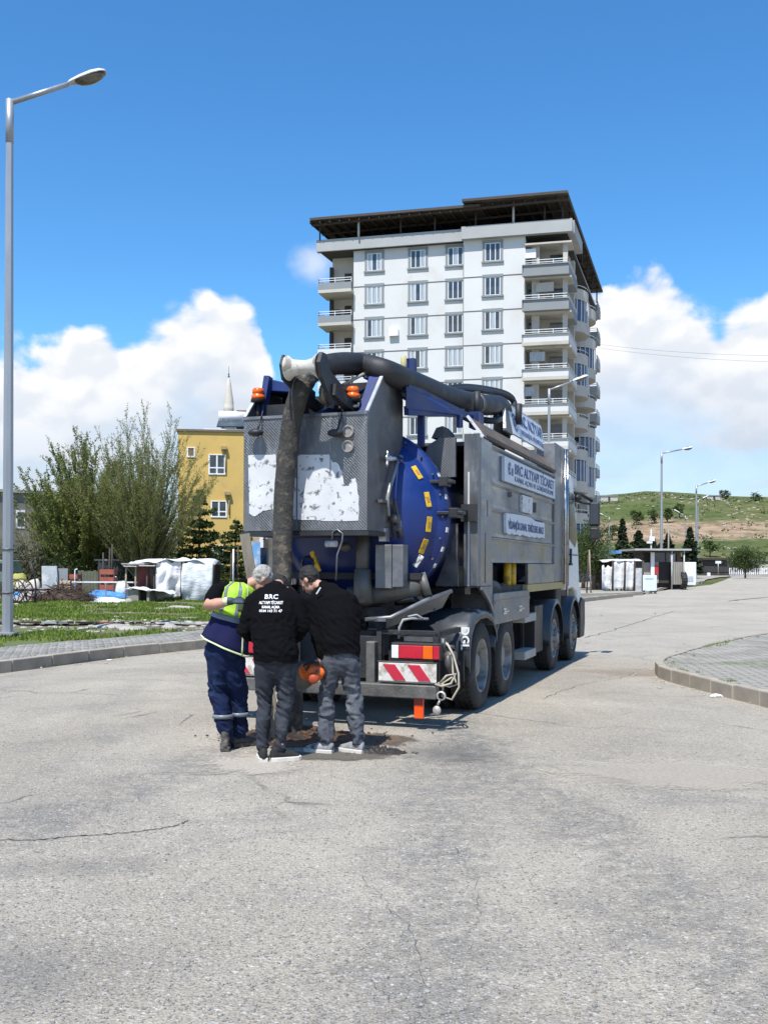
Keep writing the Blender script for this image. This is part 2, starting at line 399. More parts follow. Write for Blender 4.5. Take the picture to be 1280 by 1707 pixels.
def mat_hill():
    m = bpy.data.materials.new('hill_ground'); m.use_nodes = True; T = NT(m.node_tree); b = T.n['Principled BSDF']
    v = T.new('ShaderNodeTexCoord').outputs['Object']; sp = T.new('ShaderNodeSeparateXYZ'); T.l.new(v, sp.inputs[0])
    n = T.noise(T.scale(v, (1, 1, 1)), .03, 6, .65); n2 = T.noise(v, .15, 6, .7)
    grass = T.mix(T.ramp(n, .35, .65), (.085, .115, .035), (.15, .15, .06)); grass = T.mix(T.ramp(n2, .46, .66, 0, .75), grass, (.045, .068, .022)); grass = T.mix(T.ramp(T.noise(v, .09, 6, .75), .56, .7, 0, .8), grass, (.24, .2, .12))
    earth = T.mix(T.ramp(n2, .35, .65), (.24, .16, .10), (.40, .30, .20)); earth = T.mix(T.ramp(T.noise(v, .4, 5, .7), .58, .72), earth, (.55, .48, .38))
    earth = T.mix(T.ramp(T.noise(v, .07, 6, .75, .5), .52, .62, 0, .75), earth, (.10, .12, .045)); earth = T.mix(T.ramp(T.noise(T.scale(v, (.4, 1, 3)), .5, 5, .75), .55, .66, 0, .7), earth, (.12, .075, .05))
    zz = T.math('ADD', sp.outputs[2], T.math('MULTIPLY', T.math('SUBTRACT', n, .5), 14))
    band = T.math('MULTIPLY', T.ramp(zz, 8, 10), T.ramp(zz, 18.5, 15.5))
    c = T.mix(band, grass, earth)
    hi = T.math('MULTIPLY', T.ramp(T.noise(T.scale(v, (1, 1, 1)), .045, 5, .7, .5), .55, .66), T.ramp(sp.outputs[2], 20, 34))
    c = T.mix(T.math('MULTIPLY', hi, .4), c, (.26, .21, .12))
    T.l.new(c, b.inputs['Base Color']); b.inputs['Roughness'].default_value = .95; b.inputs['Specular IOR Level'].default_value = .1
    bn = T.new('ShaderNodeBump'); bn.inputs['Strength'].default_value = .9; bn.inputs['Distance'].default_value = 1.2
    T.l.new(T.noise(v, .3, 6, .7), bn.inputs['Height']); T.l.new(bn.outputs[0], b.inputs['Normal'])
    return m
g = MB()
ys = [-40, 0, 20, 45, 70, 100, 130, 160, 190, 210]+[210+k*9 for k in range(1, 58)]+[760, 900, 1200, 2000, 4000]
nx = 110
vs = []
for y in ys:
    half = max(120, abs(y)*1.1+60)
    for i in range(nx+1):
        x = -half+2*half*i/nx; vs.append((x, y, (hill_z(x, y) if y > 205 else gz(y))-.03))
g.add(vs, [(j*(nx+1)+i, j*(nx+1)+i+1, (j+1)*(nx+1)+i+1, (j+1)*(nx+1)+i) for j in range(len(ys)-1) for i in range(nx)], 0, True)
tag(g.build('hill_terrain', mat_hill(), fix=False), 'green hills with a bare earthy rock band beyond the road', None, kind='structure')

# the road: one sheet from behind the camera to the far bend
road = [(-60, -30), (60, -30), (60, 12), (40, 60), (60, 160), (30, 190), (44, 150), (28, 88), (22, 72), (11.5, 52), (3.5, 36), (-1.5, 25), (-4.5, 18.5), (-6.5, 14.5), (-14, 9), (-60, -4)]
ro = MB()
# road grid: left edge and right edge by distance
LE = [(-30, -60), (4, -40), (9, -14), (12, -8.8), (14.5, -6.4), (18.5, -4.72), (21, -3.3), (25, -1.35), (36, 3.6), (52, 11.6), (72, 20.5), (88, 28.5), (110, 37), (150, 52)]
RE = [(-30, 60), (4, 60), (9, 60), (12, 60), (14.5, 60), (18.5, 60), (21, 60), (25, 60), (36, 60), (52, 70), (72, 90), (88, 100), (110, 110), (150, 120)]
vs = []; nr = 24
for (y, a), (_, b) in zip(LE, RE):
    for i in range(nr+1): vs.append((a+(b-a)*(i/nr)**1.5, y, gz(y)))
ro.add(vs, [(j*(nr+1)+i, j*(nr+1)+i+1, (j+1)*(nr+1)+i+1, (j+1)*(nr+1)+i) for j in range(len(LE)-1) for i in range(nr)], 0, True)
tag(ro.build('road', asph, fix=False), 'pale worn asphalt road with cracks and patches', None, kind='structure')

# ------------------------------------------------------------------ kerbs of single stones
kerb_m = mat('kerb_concrete', (.34, .30, .245), .9, var=.22, vs=2.5, bump=.4, bs=45, col2=(.42, .39, .34), c2s=3.5, c2lo=.55, c2hi=.68)
mortar = mat('pale_mortar', (.5, .48, .44), .95)
def catmull(P, n=12):
    P = [Vector(p) for p in P]; P = [P[0]*2-P[1]]+P+[P[-1]*2-P[-2]]; o = []
    for i in range(1, len(P)-2):
        for k in range(n):
            t = k/n; a, b, c, d = P[i-1:i+3]
            o.append(.5*((2*b)+(-a+c)*t+(2*a-5*b+4*c-d)*t*t+(-a+3*b-3*c+d)*t**3))
    o.append(P[-2]); return o
def resample(P, step):
    o = [P[0].copy()]; acc = 0
    for a, b in zip(P, P[1:]):
        L = (b-a).length
        while acc+L >= step:
            a = a+(b-a).normalized()*(step-acc); L = (b-a).length; o.append(a.copy()); acc = 0
        acc += L
    return o
def offset(P, d):
    o = []
    for i, p in enumerate(P):
        t = (P[min(i+1, len(P)-1)]-P[max(i-1, 0)]).normalized(); o.append(p+Vector((-t.y, t.x))*d)
    return o
def kerb(name, label, pts, step, h, width, side):
    root = thing(name, label, None, kind='structure')
    C = resample(catmull([Vector(p) for p in pts]), step)
    jm = MB()
    O = offset(C, side*width)
    for i in range(len(C)-1):
        a, b, c, d = C[i], C[i+1], O[i+1], O[i]
        t = (b-a).normalized()*.009; dz = random.uniform(-.006, .008); hh = h+dz
        j = Vector((random.uniform(-.006, .006), random.uniform(-.006, .006)))
        a, b, c, d = a+t+j, b-t+j, c-t+j, d+t+j
        mx = (a+b+c+d)/4; z0 = gz(mx.y)
        q = [(p.x-mx.x, p.y-mx.y) for p in (a, b, c, d)]; ins = [(p[0]*.985+(c.x-a.x)*.012, p[1]*.985+(c.y-a.y)*.012) for p in q]
        m = MB(); m.hexa([(*p, -.12) for p in q]+[(*p, hh) for p in q])
        o = m.build('kerb_stone', kerb_m, root, bevel=.014); o.location = (mx.x, mx.y, z0)
    J1 = offset(C, side*.02); J2 = offset(C, side*(width-.02))
    for i in range(len(C)-1):
        a, b, c, d = J1[i], J1[i+1], J2[i+1], J2[i]
        jm.hexa([(p.x, p.y, gz(p.y)-.1) for p in (a, b, c, d)]+[(p.x, p.y, gz(p.y)+h-.012) for p in (a, b, c, d)])
    jm.build('mortar_bed', mortar, root)
    return root, C, O
KL = [(-16, 9.5), (-9.2, 12.3), (-6.5, 14.6), (-5.55, 16.6), (-4.75, 18.5), (-3.45, 20.7), (-1.4, 24.8), (3.5, 35.8), (11.5, 51.8), (14.2, 56.5)]
kl, CL, OL = kerb('kerb', 'brown weathered kerb of concrete stones along the left side of the road', KL, .95, .19, .15, +1)
KR = [(9, 7.5), (5.3, 10.4), (4.62, 12.3), (4.42, 13.5), (4.22, 14.8), (4.24, 15.7), (4.62, 16.9), (5.45, 18.4), (6.8, 20.6), (9.2, 23.8), (16, 31)]
kr, CR, OR = kerb('kerb', 'curved concrete kerb round the tip of the paved island at the right', KR, .62, .185, .13, -1)
# ------------------------------------------------------------------ pavers
pav_m = mat('paver_concrete', (.31, .295, .26), .9, var=.25, vs=1.6, bump=.35, bs=70, col2=(.20, .22, .14), c2s=.8, c2lo=.56, c2hi=.7)
sand_m = mat('joint_sand', (.17, .155, .12), .95, bump=.3)
def inside(p, poly):
    c = False; n = len(poly)
    for i in range(n):
        a, b = poly[i], poly[(i+1) % n]
        if (a[1] > p[1]) != (b[1] > p[1]) and p[0] < (b[0]-a[0])*(p[1]-a[1])/(b[1]-a[1])+a[0]: c = not c
    return c
def paving(name, label, poly, h, ang, area, size=(.2, .1), near=300):
    root = thing(name, label, None, kind='structure')
    s = ground_sheet('sand_bed', poly, sand_m, h-.022); s.parent = root
    ca, sa = math.cos(ang), math.sin(ang); L, W = size; cells = []
    xs = [p[0] for p in area]; yy = [p[1] for p in area]
    cx, cy = sum(xs)/len(xs), sum(yy)/len(yy); rad = max(math.hypot(p[0]-cx, p[1]-cy) for p in area)
    n1, n2 = int(rad/L)+2, int(rad/W)+2
    for j in range(-n2, n2):
        for i in range(-n1, n1):
            u, v = (i+.5*(j % 2))*L, j*W; x, y = cx+u*ca-v*sa, cy+u*sa+v*ca
            if inside((x, y), area): cells.append((x, y))
    cells.sort(key=lambda p: p[1]+abs(p[0]-(p[1]*((1150-640)/1680 if p[0] > 0 else -.33)))*.6)
    m = MB(); a, b = L/2-.006, W/2-.006; c = .012
    m.hexa([(-a, -b, -.05), (a, -b, -.05), (a, b, -.05), (-a, b, -.05), (-a+c, -b+c, .0), (a-c, -b+c, .0), (a-c, b-c, .0), (-a+c, b-c, .0)])
    me = m.mesh('paver', pav_m); rest = MB()
    for k, (x, y) in enumerate(cells):
        dz = h+gz(y)+random.uniform(-.004, .005)+.006*noise.noise(V(x, y, 0)); ax, ay = random.uniform(-.025, .025), random.uniform(-.025, .025)
        if k < near: inst(me, 'paver', root, (x, y, dz), (ax, ay, ang+random.uniform(-.02, .02)))
        else:
            P = [Vector(q) for q in m.v]
            rest.add([(x+q.x*ca-q.y*sa, y+q.x*sa+q.y*ca, dz+q.z) for q in P], m.f)
    if rest.v: tag(rest.build('far_pavers', pav_m, root, fix=False), kind='stuff')
    return root
isl = [(p.x, p.y) for p in OR]
isl_poly = isl+[(30, 31), (30, 7.5)]
vis = [(p.x, p.y) for p in OR if 10.5 < p.y < 25]+[(9.9, 25), (5.6, 12.0)]
paving('pavement', 'grey block pavement inside the curved kerb of the right island', isl_poly, .165, R(-52), vis, near=300)
lw = offset(resample(catmull([Vector(p) for p in KL]), .95), 2.15)
left_poly = [(p.x, p.y) for p in OL]+[(p.x, p.y) for p in reversed(lw)]
vl = [(p.x, p.y) for p in left_poly if 13 < p[1] < 27] if False else [q for q in left_poly if 13.2 < q[1] < 27]
paving('pavement', 'grey paved footpath between the left kerb and the grass', left_poly, .165, R(62), vl, near=300)
# road kerb edge beyond: pieces by the kiosk
# ------------------------------------------------------------------ the grass lot at the left
lot_m = mat('lot_soil', (.155, .13, .085), .95, var=.35, vs=1.6, bump=.6, bs=9, bdist=.04, col2=(.10, .13, .035), c2s=.5, c2lo=.50, c2hi=.62)
lot = MB()
def lot_h(x, y): return gz(y)+.10+.10*noise.noise(V(x*.25, y*.25, 3))+.05*noise.noise(V(x*.9, y*.9, 7))
LWp = [(p.x, p.y) for p in lw]
def lwx(y):
    for (a, b) in zip(LWp, LWp[1:]):
        if min(a[1], b[1]) <= y <= max(a[1], b[1]) and abs(b[1]-a[1]) > 1e-6: return a[0]+(b[0]-a[0])*(y-a[1])/(b[1]-a[1])
    return None
rows = [14+.8*k for k in range(55)]; n = 50; vs = []
for y in rows:
    xr = lwx(y); xr = xr+.05 if xr is not None else 14
    for i in range(n+1):
        x = xr-(i/n)**1.4*60; vs.append((x, y, lot_h(x, y) if i else gz(y)+.15))
lot.add(vs, [(j*(n+1)+i, (j+1)*(n+1)+i, (j+1)*(n+1)+i+1, j*(n+1)+i+1) for j in range(len(rows)-1) for i in range(n)], 0, True)
tag(lot.build('empty_lot', lot_m, fix=False), 'grassy vacant lot behind the footpath', None, kind='structure')
def strip(x, y):          # muddy hollow running across the lot
    return abs(y-(26.6+.05*(x+8)+.8*math.sin(x*.3)))
grass_m = mat_leaf('grass_blades', (.10, .165, .02), (.27, .35, .06), .4)
gr = MB(); cnt = 0
while cnt < 56000:
    y = 15+35*random.random()**1.15; x = -5-random.random()*22 + (y-22)*.45
    xr = lwx(y)
    if xr is None or x > xr-.05 or abs(x/y) > .46: continue
    d = strip(x, y); nz = noise.noise(V(x*.5, y*.5, 2))
    if (d < 2.3 and random.random() < 1.02-.1*d+.9*nz) or nz < -.34+.25*random.random(): continue
    cnt += 1; h = (.035+.065*random.random())*(1+.6*nz)*(1+.01*(y-20)); a = random.random()*6.28; z = lot_h(x, y)-.01; wd = .012+.012*random.random()+.0006*y
    ca, sa = math.cos(a)*wd, math.sin(a)*wd; lx, ly = random.uniform(-.5, .5)*h, random.uniform(-.5, .5)*h
    gr.add([(x-ca, y-sa, z), (x+ca, y+sa, z), (x+lx, y+ly, z+h)], [(0, 1, 2)])
tag(gr.build('grass', grass_m, fix=False), 'short bright green grass on the vacant lot', None, kind='stuff')
# ================================================================== VACUUM TRUCK
TH = R(19.65)
TRo = Vector((-.147, 11.98, 0)); tR = Vector((math.cos(TH), -math.sin(TH), 0)); tD = Vector((math.sin(TH), math.cos(TH), 0))
def L(px, py, ax, c):
    """truck-local point on a plane of the truck, seen at a place of the photograph"""
    r = Vector(((px-CX)/F_PX, 1, (HY-py)/F_PX)); rl = Vector((r.dot(tR), r.dot(tD), r.z)); o = -TRo; ol = Vector((o.dot(tR), o.dot(tD), CAM_H))
    i = 'xyz'.index(ax); t = (c-ol[i])/rl[i]; return ol+rl*t
truck = thing('vacuum_truck', 'large silver and blue sewer vacuum truck with white cab, thick suction hose over its back', 'truck', TRo, -TH)
st_check = mat_steel('checker_plate', (.22, .225, .23), .42, 'checker', .6)
st_plain = mat_steel('stainless_panel', (.27, .28, .30), .36, None, .45, .85)
st_light = mat_steel('light_steel', (.25, .255, .265), .42, None, .45, .7)
st_dirty = mat_steel('dirty_steel', (.20, .195, .18), .6, None, .85, .6)
blue = mat('blue_paint', (.006, .026, .15), .38, var=.25, vs=2, bump=.05, bs=15, col2=(.03, .04, .09), c2s=3, c2lo=.58, c2hi=.78)
blue_dk = mat('blue_frame_paint', (.012, .03, .13), .5, var=.3, vs=3, bump=.1, col2=(.03, .03, .04), c2s=4, c2lo=.55, c2hi=.75)
black = mat('black_plastic', (.022, .023, .026), .55, var=.3, bump=.1)
chassis_m = mat('chassis_black', (.02, .021, .024), .7, var=.4, vs=4, bump=.3, col2=(.07, .06, .05), c2s=3, c2lo=.55, c2hi=.75)
rubber = mat('tyre_rubber', (.028, .028, .028), .85, var=.3, vs=6, bump=.25, bs=60, col2=(.09, .085, .075), c2s=2.2, c2lo=.5, c2hi=.75)
rim_m = mat('rim_steel', (.27, .27, .26), .6, .3, var=.2, bump=.2, col2=(.13, .12, .11), c2s=5, c2lo=.45, c2hi=.7)
hose_m = mat('hose_rubber', (.022, .023, .024), .55, var=.3, vs=4, bump=.15, bs=30)
hose_dirty = mat('muddy_hose_rubber', (.045, .042, .036), .8, var=.45, vs=9, bump=.7, bs=28, bdist=.015, col2=(.15, .125, .09), c2s=9, c2lo=.5, c2hi=.68)
sticker = mat('worn_white_sticker', (.64, .65, .65), .5, var=.08, vs=4, bump=.05, col2=(.17, .17, .17), c2s=13, c2lo=.555, c2hi=.63)
white_p = mat('white_paint', (.78, .79, .80), .35, var=.05, vs=2, bump=.03, col2=(.5, .48, .44), c2s=2, c2lo=.6, c2hi=.8)
sign_w = mat('sign_white', (.62, .68, .74), .45, var=.06, bump=.03, col2=(.48, .55, .62), c2s=5, c2lo=.5, c2hi=.7)
navy_t = mat('navy_print', (.03, .06, .2), .5, var=.1, bump=0)
amber = mat('amber_lens', (.75, .13, .01), .25, var=.1, bump=0)
red_l = mat('red_lens', (.5, .02, .04), .25, var=.15, bump=0)
red_r = mat('red_reflective', (.55, .03, .06), .4, var=.12, bump=0)
orange_r = mat('orange_reflective', (.9, .09, .01), .4, var=.15, bump=0)
yellow_p = mat('yellow_paint', (.66, .40, .015), .45, var=.15, bump=.05, col2=(.3, .2, .03), c2s=9)
glass_d = mat_glass('dark_glass', (.012, .015, .018), .25)
chrome = mat_steel('chrome_fitting', (.62, .62, .62), .25, None, .2, 1)
rope_m = mat('pale_cable', (.42, .38, .30), .8, var=.25, vs=9)
brown_b = mat('rusty_brown_tray', (.155, .105, .075), .8, .2, var=.35, vs=2, bump=.25, col2=(.10, .09, .075), c2s=2.5, c2lo=.42, c2hi=.55)

def P(name, mb, m, par=None, bevel=0, solid=0, label=None):
    o = mb.build(name, m, par or truck, bevel, solid)
    if label: o['label'] = label
    return o
def text_mesh(s, size, m, name, par, org, ux, uz, off=.004, align='LEFT', bold=.0, sx=1.0, extr=.0015, width=None):
    cu = bpy.data.curves.new('t', 'FONT'); cu.body = s; cu.size = size; cu.align_x = align; cu.align_y = 'CENTER'; cu.extrude = extr; cu.offset = bold; cu.resolution_u = 3
    o = bpy.data.objects.new('t', cu); COL.objects.link(o); dg = bpy.context.evaluated_depsgraph_get(); dg.update()
    me = bpy.data.meshes.new_from_object(o.evaluated_get(dg)); bpy.data.objects.remove(o)
    ux = Vector(ux).normalized(); uz = Vector(uz).normalized(); nn = ux.cross(uz)
    if width: sx = width/(max(v.co.x for v in me.vertices)-min(v.co.x for v in me.vertices))
    for v in me.vertices:
        c = v.co.copy(); v.co = Vector(org)+ux*c.x*sx+uz*c.y+nn*(c.z+off)
    me.materials.clear(); me.materials.append(m); me.name = name
    t = bpy.data.objects.new(name, me); COL.objects.link(t); t.parent = par; return t

# chassis
m = MB()
for sx in (-1, 1): m.box(sx*.42-.045, sx*.42+.045, -1.15, 8.3, .72, 1.02)
for y in (-1.1, -.2, .9, 2.5, 3.8, 5.0, 6.3, 8.0): m.box(-.376, .376, y, y+.08, .76, .98)
P('chassis_frame', m, chassis_m)
m = MB()
for y in (.45, 1.78, 5.3, 7.2):
    m.cyl((-1.0, y, .52), (1.0, y, .52), .075, 10); 
    if y < 3: m.ell((0, y, .52), (.26, .22, .24), 12, 8)
    for sx in (-1, 1): m.tube([(sx*.5, y-.55, .83), (sx*.5, y-.25, .66), (sx*.5, y, .62), (sx*.5, y+.25, .66), (sx*.5, y+.55, .83)], .05, 6, flat=.6)
P('axle', m, chassis_m)
# mass of tanks and brackets between the rails
m = MB(); m.box(-1.1, -.5, 2.55, 4.6, .45, 1.15); m.box(.55, 1.05, 2.4, 2.8, .55, 1.1); m.box(-.3, .3, 2.4, 5.5, .5, 1.05)
for i in range(5): m.cyl((.62+.1*(i % 2), 3.85+i*.13, .42), (.62+.1*(i % 2), 3.85+i*.13, 1.15), .06, 8)
P('under_body_tanks', m, black, bevel=.02)
# wheels -----------------------------------------------------------
def tyre_mb(wd, rad):
    m = MB(); h = wd/2; r = rad
    m.lathe([(.30, -h*.82), (.33, -h*.95), (.42, -h), (r-.07, -h*.96), (r-.02, -h*.86), (r, -h*.72), (r, h*.72), (r-.02, h*.86), (r-.07, h*.96), (.42, h), (.33, h*.95), (.30, h*.82)], axis='x', n=44)
    for k in range(44):
        a = 2*math.pi*k/44; c, s_ = math.cos(a), math.sin(a)
        for off, ww in ((-h*.55, h*.3), (-h*.12, h*.2), (h*.3, h*.2), (h*.62, h*.22)):
            b = a+(.03 if off > 0 else 0); c, s_ = math.cos(b), math.sin(b)
            m.cbox((off, c*(r+.003), s_*(r+.003)), (ww, .05, .02), Matrix.Rotation(b-math.pi/2, 3, 'X'))
    return m
tyre_me = tyre_mb(.30, .515).mesh('tyre', rubber)
def rim_mb(deep):
    m = MB()
    if deep:   # rear wheel, dished in
        m.lathe([(.318, .135), (.300, .140), (.285, .12), (.275, -.02), (.20, -.045), (.19, -.03), (.155, -.03), (.15, .06), (.12, .085), (0.001, .09)], axis='x', n=32)
        m.lathe([(.318, .135), (.318, -.13)], axis='x', n=32)
        for k in range(10):
            a = 2*math.pi*k/10; m.cyl((-.04, math.cos(a)*.175, math.sin(a)*.175), (.0, math.cos(a)*.175, math.sin(a)*.175), .017, 6)
    else:      # front wheel, hub standing out with long nuts
        m.lathe([(.318, .135), (.300, .140), (.285, .11), (.27, .05), (.20, .13), (.185, .145), (.13, .145), (.125, .18), (.09, .2), (.001, .2)], axis='x', n=32)
        m.lathe([(.318, .135), (.318, -.13)], axis='x', n=32)
        for k in range(10):
            a = 2*math.pi*k/10; m.cyl((.14, math.cos(a)*.165, math.sin(a)*.165), (.20, math.cos(a)*.165, math.sin(a)*.165), .018, 6, r2=.012)
    return m
rim_r, rim_f = rim_mb(True).mesh('rim', rim_m), rim_mb(False).mesh('rim', rim_m)
for y, rear in ((.45, 1), (1.78, 1), (5.3, 0), (7.2, 0)):
    for sx in (1, -1):
        wl = inst(tyre_me, 'wheel', truck, (sx*1.10, y, .518), (random.random(), 0, 0 if sx > 0 else math.pi))
        wl.name = 'tyre'; inst(rim_r if rear else rim_f, 'rim', wl)
        if rear:
            w2 = inst(tyre_me, 'tyre', truck, (sx*.76, y, .518), (random.random(), 0, 0)); inst(rim_r, 'rim', w2)
# mudguards over the rear pair
def arch(yc, r, a0, a1, x0, x1, n=14, flare=.05, z0=.52):
    m = MB(); pr = []
    for k in range(n+1):
        a = R(a0+(a1-a0)*k/n); pr.append((yc+r*math.cos(a), z0+r*math.sin(a)))
    vs = []
    for (y, z) in pr: vs += [(x0, y, z), (x1, y, z), (x1+.012, y, z-.07)]
    m.add(vs, [(i*3+j, i*3+j+1, (i+1)*3+j+1, (i+1)*3+j) for i in range(n) for j in (0, 1)], 0, True); return m
for sx in (1, -1):
    m = MB(); pts = []
    yy = [(-.27, .58), (-.26, .85), (-.19, 1.02), (-.05, 1.13), (.2, 1.18), (.55, 1.18), (.82, 1.12), (1.0, 1.0), (1.08, .84)]
    xa, xb = (.56*sx, 1.27*sx)
    vs = []
    for (y, z) in yy:
        dz = (1.15-z)*.0; vs += [(xa, y, z), (xb-.05*sx, y, z), (xb, y, z-.03), (xb, y+(.03 if y < .3 else 0), z-.10)]
    m.add(vs, [(i*4+j, i*4+j+1, (i+1)*4+j+1, (i+1)*4+j) for i in range(len(yy)-1) for j in range(3)], 0, True)
    P('mudguard', m, mat('mudguard_black', (.04, .047, .055), .38, var=.25, bump=.06), solid=.012)
    m = arch(1.78, .60, 20, 165, sx*.56, sx*1.2, 14); P('mudguard', m, MATS['mudguard_black'], solid=.012)
m = MB(); m.box(.58, 1.22, -.29, -.275, .40, .72); P('mud_flap', m, black)
text_mesh('DGL', .13, white_p, 'flap_lettering', truck, (1.225, -.287, 1.02), (0, 0, -1), (1, 0, 0), .012, bold=.004)

# rear under-run bar, lights, boards ---------------------------------
m = MB(); m.box(-1.2, 1.21, -1.36, -1.24, .33, .47); m.box(.42, .52, -1.3, -1.0, .4, .9); m.box(-.52, -.42, -1.3, -1.0, .4, .9)
P('rear_bar', m, mat('worn_steel_bar', (.16, .155, .145), .6, .5, var=.35, vs=5, bump=.3), bevel=.012)
for x0, x1 in ((.72, 1.24), (-1.24, -.72)):
    s = 1 if x0 > 0 else -1
    m = MB(); m.box(x0-.01, x1+.01, -1.325, -1.2, .725, .90)
    h = P('tail_light', m, black, bevel=.01)
    segs = [(.0, .08, white_p, 'clear_lens'), (.08, .34, red_l, 'red_lens'), (.34, .45, amber, 'amber_lens'), (.45, .52, red_l, 'red_lens')]
    for a, b, mm, nm in segs:
        q = MB(); xa, xb = (x0+a, x0+b) if s > 0 else (x1-b, x1-a); q.box(xa+.002, xb-.002, -1.345, -1.325, .74, .875); P(nm, q, mm, h, bevel=.006)
    m = MB(); xa = .58 if s > 0 else -1.21
    m.box(xa, xa+.63, -1.345, -1.33, .50, .69); bd = P('warning_board', m, mat('board_white', (.68, .66, .62), .5, var=.12, vs=6, col2=(.4, .36, .3), c2s=8), bevel=.004)
    for k in range(2):
        a = xa+.05+k*.27; q = MB(); w_ = .13; sh = .17
        P('red_stripe', q.prism([(a, .675), (a+w_, .675), (a+w_+.12, .515), (a+.12, .515)], -1.352, -1.3465, 'xz'), red_r, bd)
    q = MB(); q.tube([(xa-.01, -1.34, .49), (xa+.64, -1.34, .49)], .008, 5); q.tube([(xa-.01, -1.34, .7), (xa+.64, -1.34, .7)], .008, 5); P('board_frame', q, st_dirty, bd)
m = MB(); m.box(.96, 1.06, -1.31, -1.28, .12, .36); mk = P('hanging_reflector', m, orange_r, bevel=.005)
q = MB(); q.box(.968, 1.052, -1.3155, -1.3105, .255, .335); P('reflector_band', q, mat('dull_red', (.3, .05, .035), .6), mk)
m = MB(); m.box(-1.1, .46, -1.16, -1.1, .36, 1.0); m.box(.6, 1.12, -1.08, -1.04, .40, .96); P('rear_shadow_panel', m, chassis_m)  # added dark panels behind the bar, closing gaps in the truck's ground shadow
# brackets and frame around the light
m = MB(); m.box(.5, 1.2, -1.18, -1.12, .97, 1.02); m.box(1.14, 1.2, -1.2, -.35, .96, 1.02); m.box(1.13, 1.19, -1.2, -1.14, .45, 1.0); m.box(.5, .56, -1.2, -1.14, .45, 1.0); m.bar((1.16, -1.17, .9), (1.16, -.3, .6), .05); m.box(.1, .5, -1.2, -1.1, .5, .95)
m.box(-1.2, -.5, -1.18, -1.12, .97, 1.02); m.box(-1.2, -1.14, -1.2, -.35, .45, 1.02)
P('light_bracket', m, chassis_m, bevel=.006)
m = MB(); m.ell((1.3, -1.22, .70), (.04, .05, .09)); m.cyl((1.22, -1.15, .86), (1.34, -1.15, .86), .02); m.cyl((1.24, -1.2, .95), (1.24, -1.2, .8), .03); m.box(.8, 1.12, -1.17, -1.12, .905, .96); m.cyl((1.2, -1.0, .75), (1.32, -1.0, .75), .05); P('air_couplings', m, mat('oily_metal', (.12, .115, .11), .5, .5, var=.4))
m = MB()
m.tube([(1.28, -1.2, .90), (1.36, -1.24, .78), (1.42, -1.26, .60), (1.43, -1.27, .46), (1.36, -1.29, .33), (1.26, -1.3, .36), (1.27, -1.3, .5), (1.36, -1.28, .56)], .011, 6)
m.tube([(1.25, -1.35, .50), (1.32, -1.36, .58), (1.40, -1.3, .60), (1.36, -1.32, .50), (1.27, -1.35, .47), (1.2, -1.36, .49)], .012, 6)
m.tube([(1.24, -1.2, .94), (1.33, -1.2, .82), (1.35, -1.22, .6), (1.40, -1.24, .48), (1.33, -1.28, .46), (1.22, -1.33, .5)], .010, 6)
P('hanging_cable', m, rope_m)
m = MB(); 
m.lathe([(.035, -.012), (.05, -.012), (.05, .012), (.035, .012), (.035, -.012)], (1.26, -1.34, .37), 'y', 14); m.ell((1.215, -1.34, .22), (.045, .03, .05)); m.cyl((1.22, -1.34, .27), (1.25, -1.34, .33), .012)
P('ring_hook', m, mat('grey_metal_ring', (.5, .48, .44), .5, .4))
m = MB(); m.tube([(.74, -1.16, .93), (.75, -1.17, 1.05), (.79, -1.17, 1.13), (.86, -1.1, 1.14), (.98, -.9, 1.13)], .014, 6); m.tube([(.82, -1.1, 1.16), (.9, -1.05, 1.18), (.98, -1.02, 1.13)], .012, 6); P('grey_air_line', m, mat('grey_cable', (.35, .36, .36), .6))

# discharge chute & horizontal pipe under the tank
m = MB(); a = L(605, 1040, 'y', -1.1); b = L(635, 1035, 'y', -1.1)
m.tube([(.42, -1.25, 1.13), (.66, -1.2, 1.15), (.95, -.85, 1.33), (1.12, -.5, 1.42)], .022, 6)
m.add([(.62, -1.2, 1.14), (1.12, -.55, 1.40), (1.02, -.5, 1.24), (.60, -1.15, 1.04)], [(0, 1, 2, 3)])
m.bar((.20, -1.22, 1.13), (.62, -1.22, 1.13), .05, .03)
P('chute_lip', m, st_light, solid=.012)
m = MB(); m.cyl((.15, -1.0, 1.33), (.92, -.75, 1.50), .11, 16); m.cyl((.12, -1.01, 1.32), (.22, -.98, 1.34), .145, 16); m.cyl((.86, -.77, 1.48), (.94, -.745, 1.505), .135, 16); P('drain_pipe', m, st_dirty)

# tank ---------------------------------------------------------------
TC = (0, 0, 2.25)
m = MB(); m.lathe([(.02, 6.2), (.9, 6.05), (.97, 5.7), (.97, -.28), (1.055, -.28), (1.055, -.36)], TC, 'y', 56); P('tank', m, blue)
m = MB(); m.lathe([(1.055, -.37), (1.055, -.46), (.975, -.46), (.955, -.50), (.80, -.70), (.62, -.80), (.35, -.87), (.01, -.90)], TC, 'y', 56)
door = P('tank_door', m, blue)
for k in range(26):
    a = R(k*360/26); q = MB(); q.cyl((TC[0]+1.015*math.cos(a), -.485, TC[2]+1.015*math.sin(a)), (TC[0]+1.015*math.cos(a), -.455, TC[2]+1.015*math.sin(a)), .012, 8); P('clamp_bolt', q, st_dirty, door)
def on_dish(ang, r):
    a = R(ang); y = -.50-(.955-r)/(.955-.80)*.20; return Vector((r*math.cos(a), y, TC[2]+r*math.sin(a)))
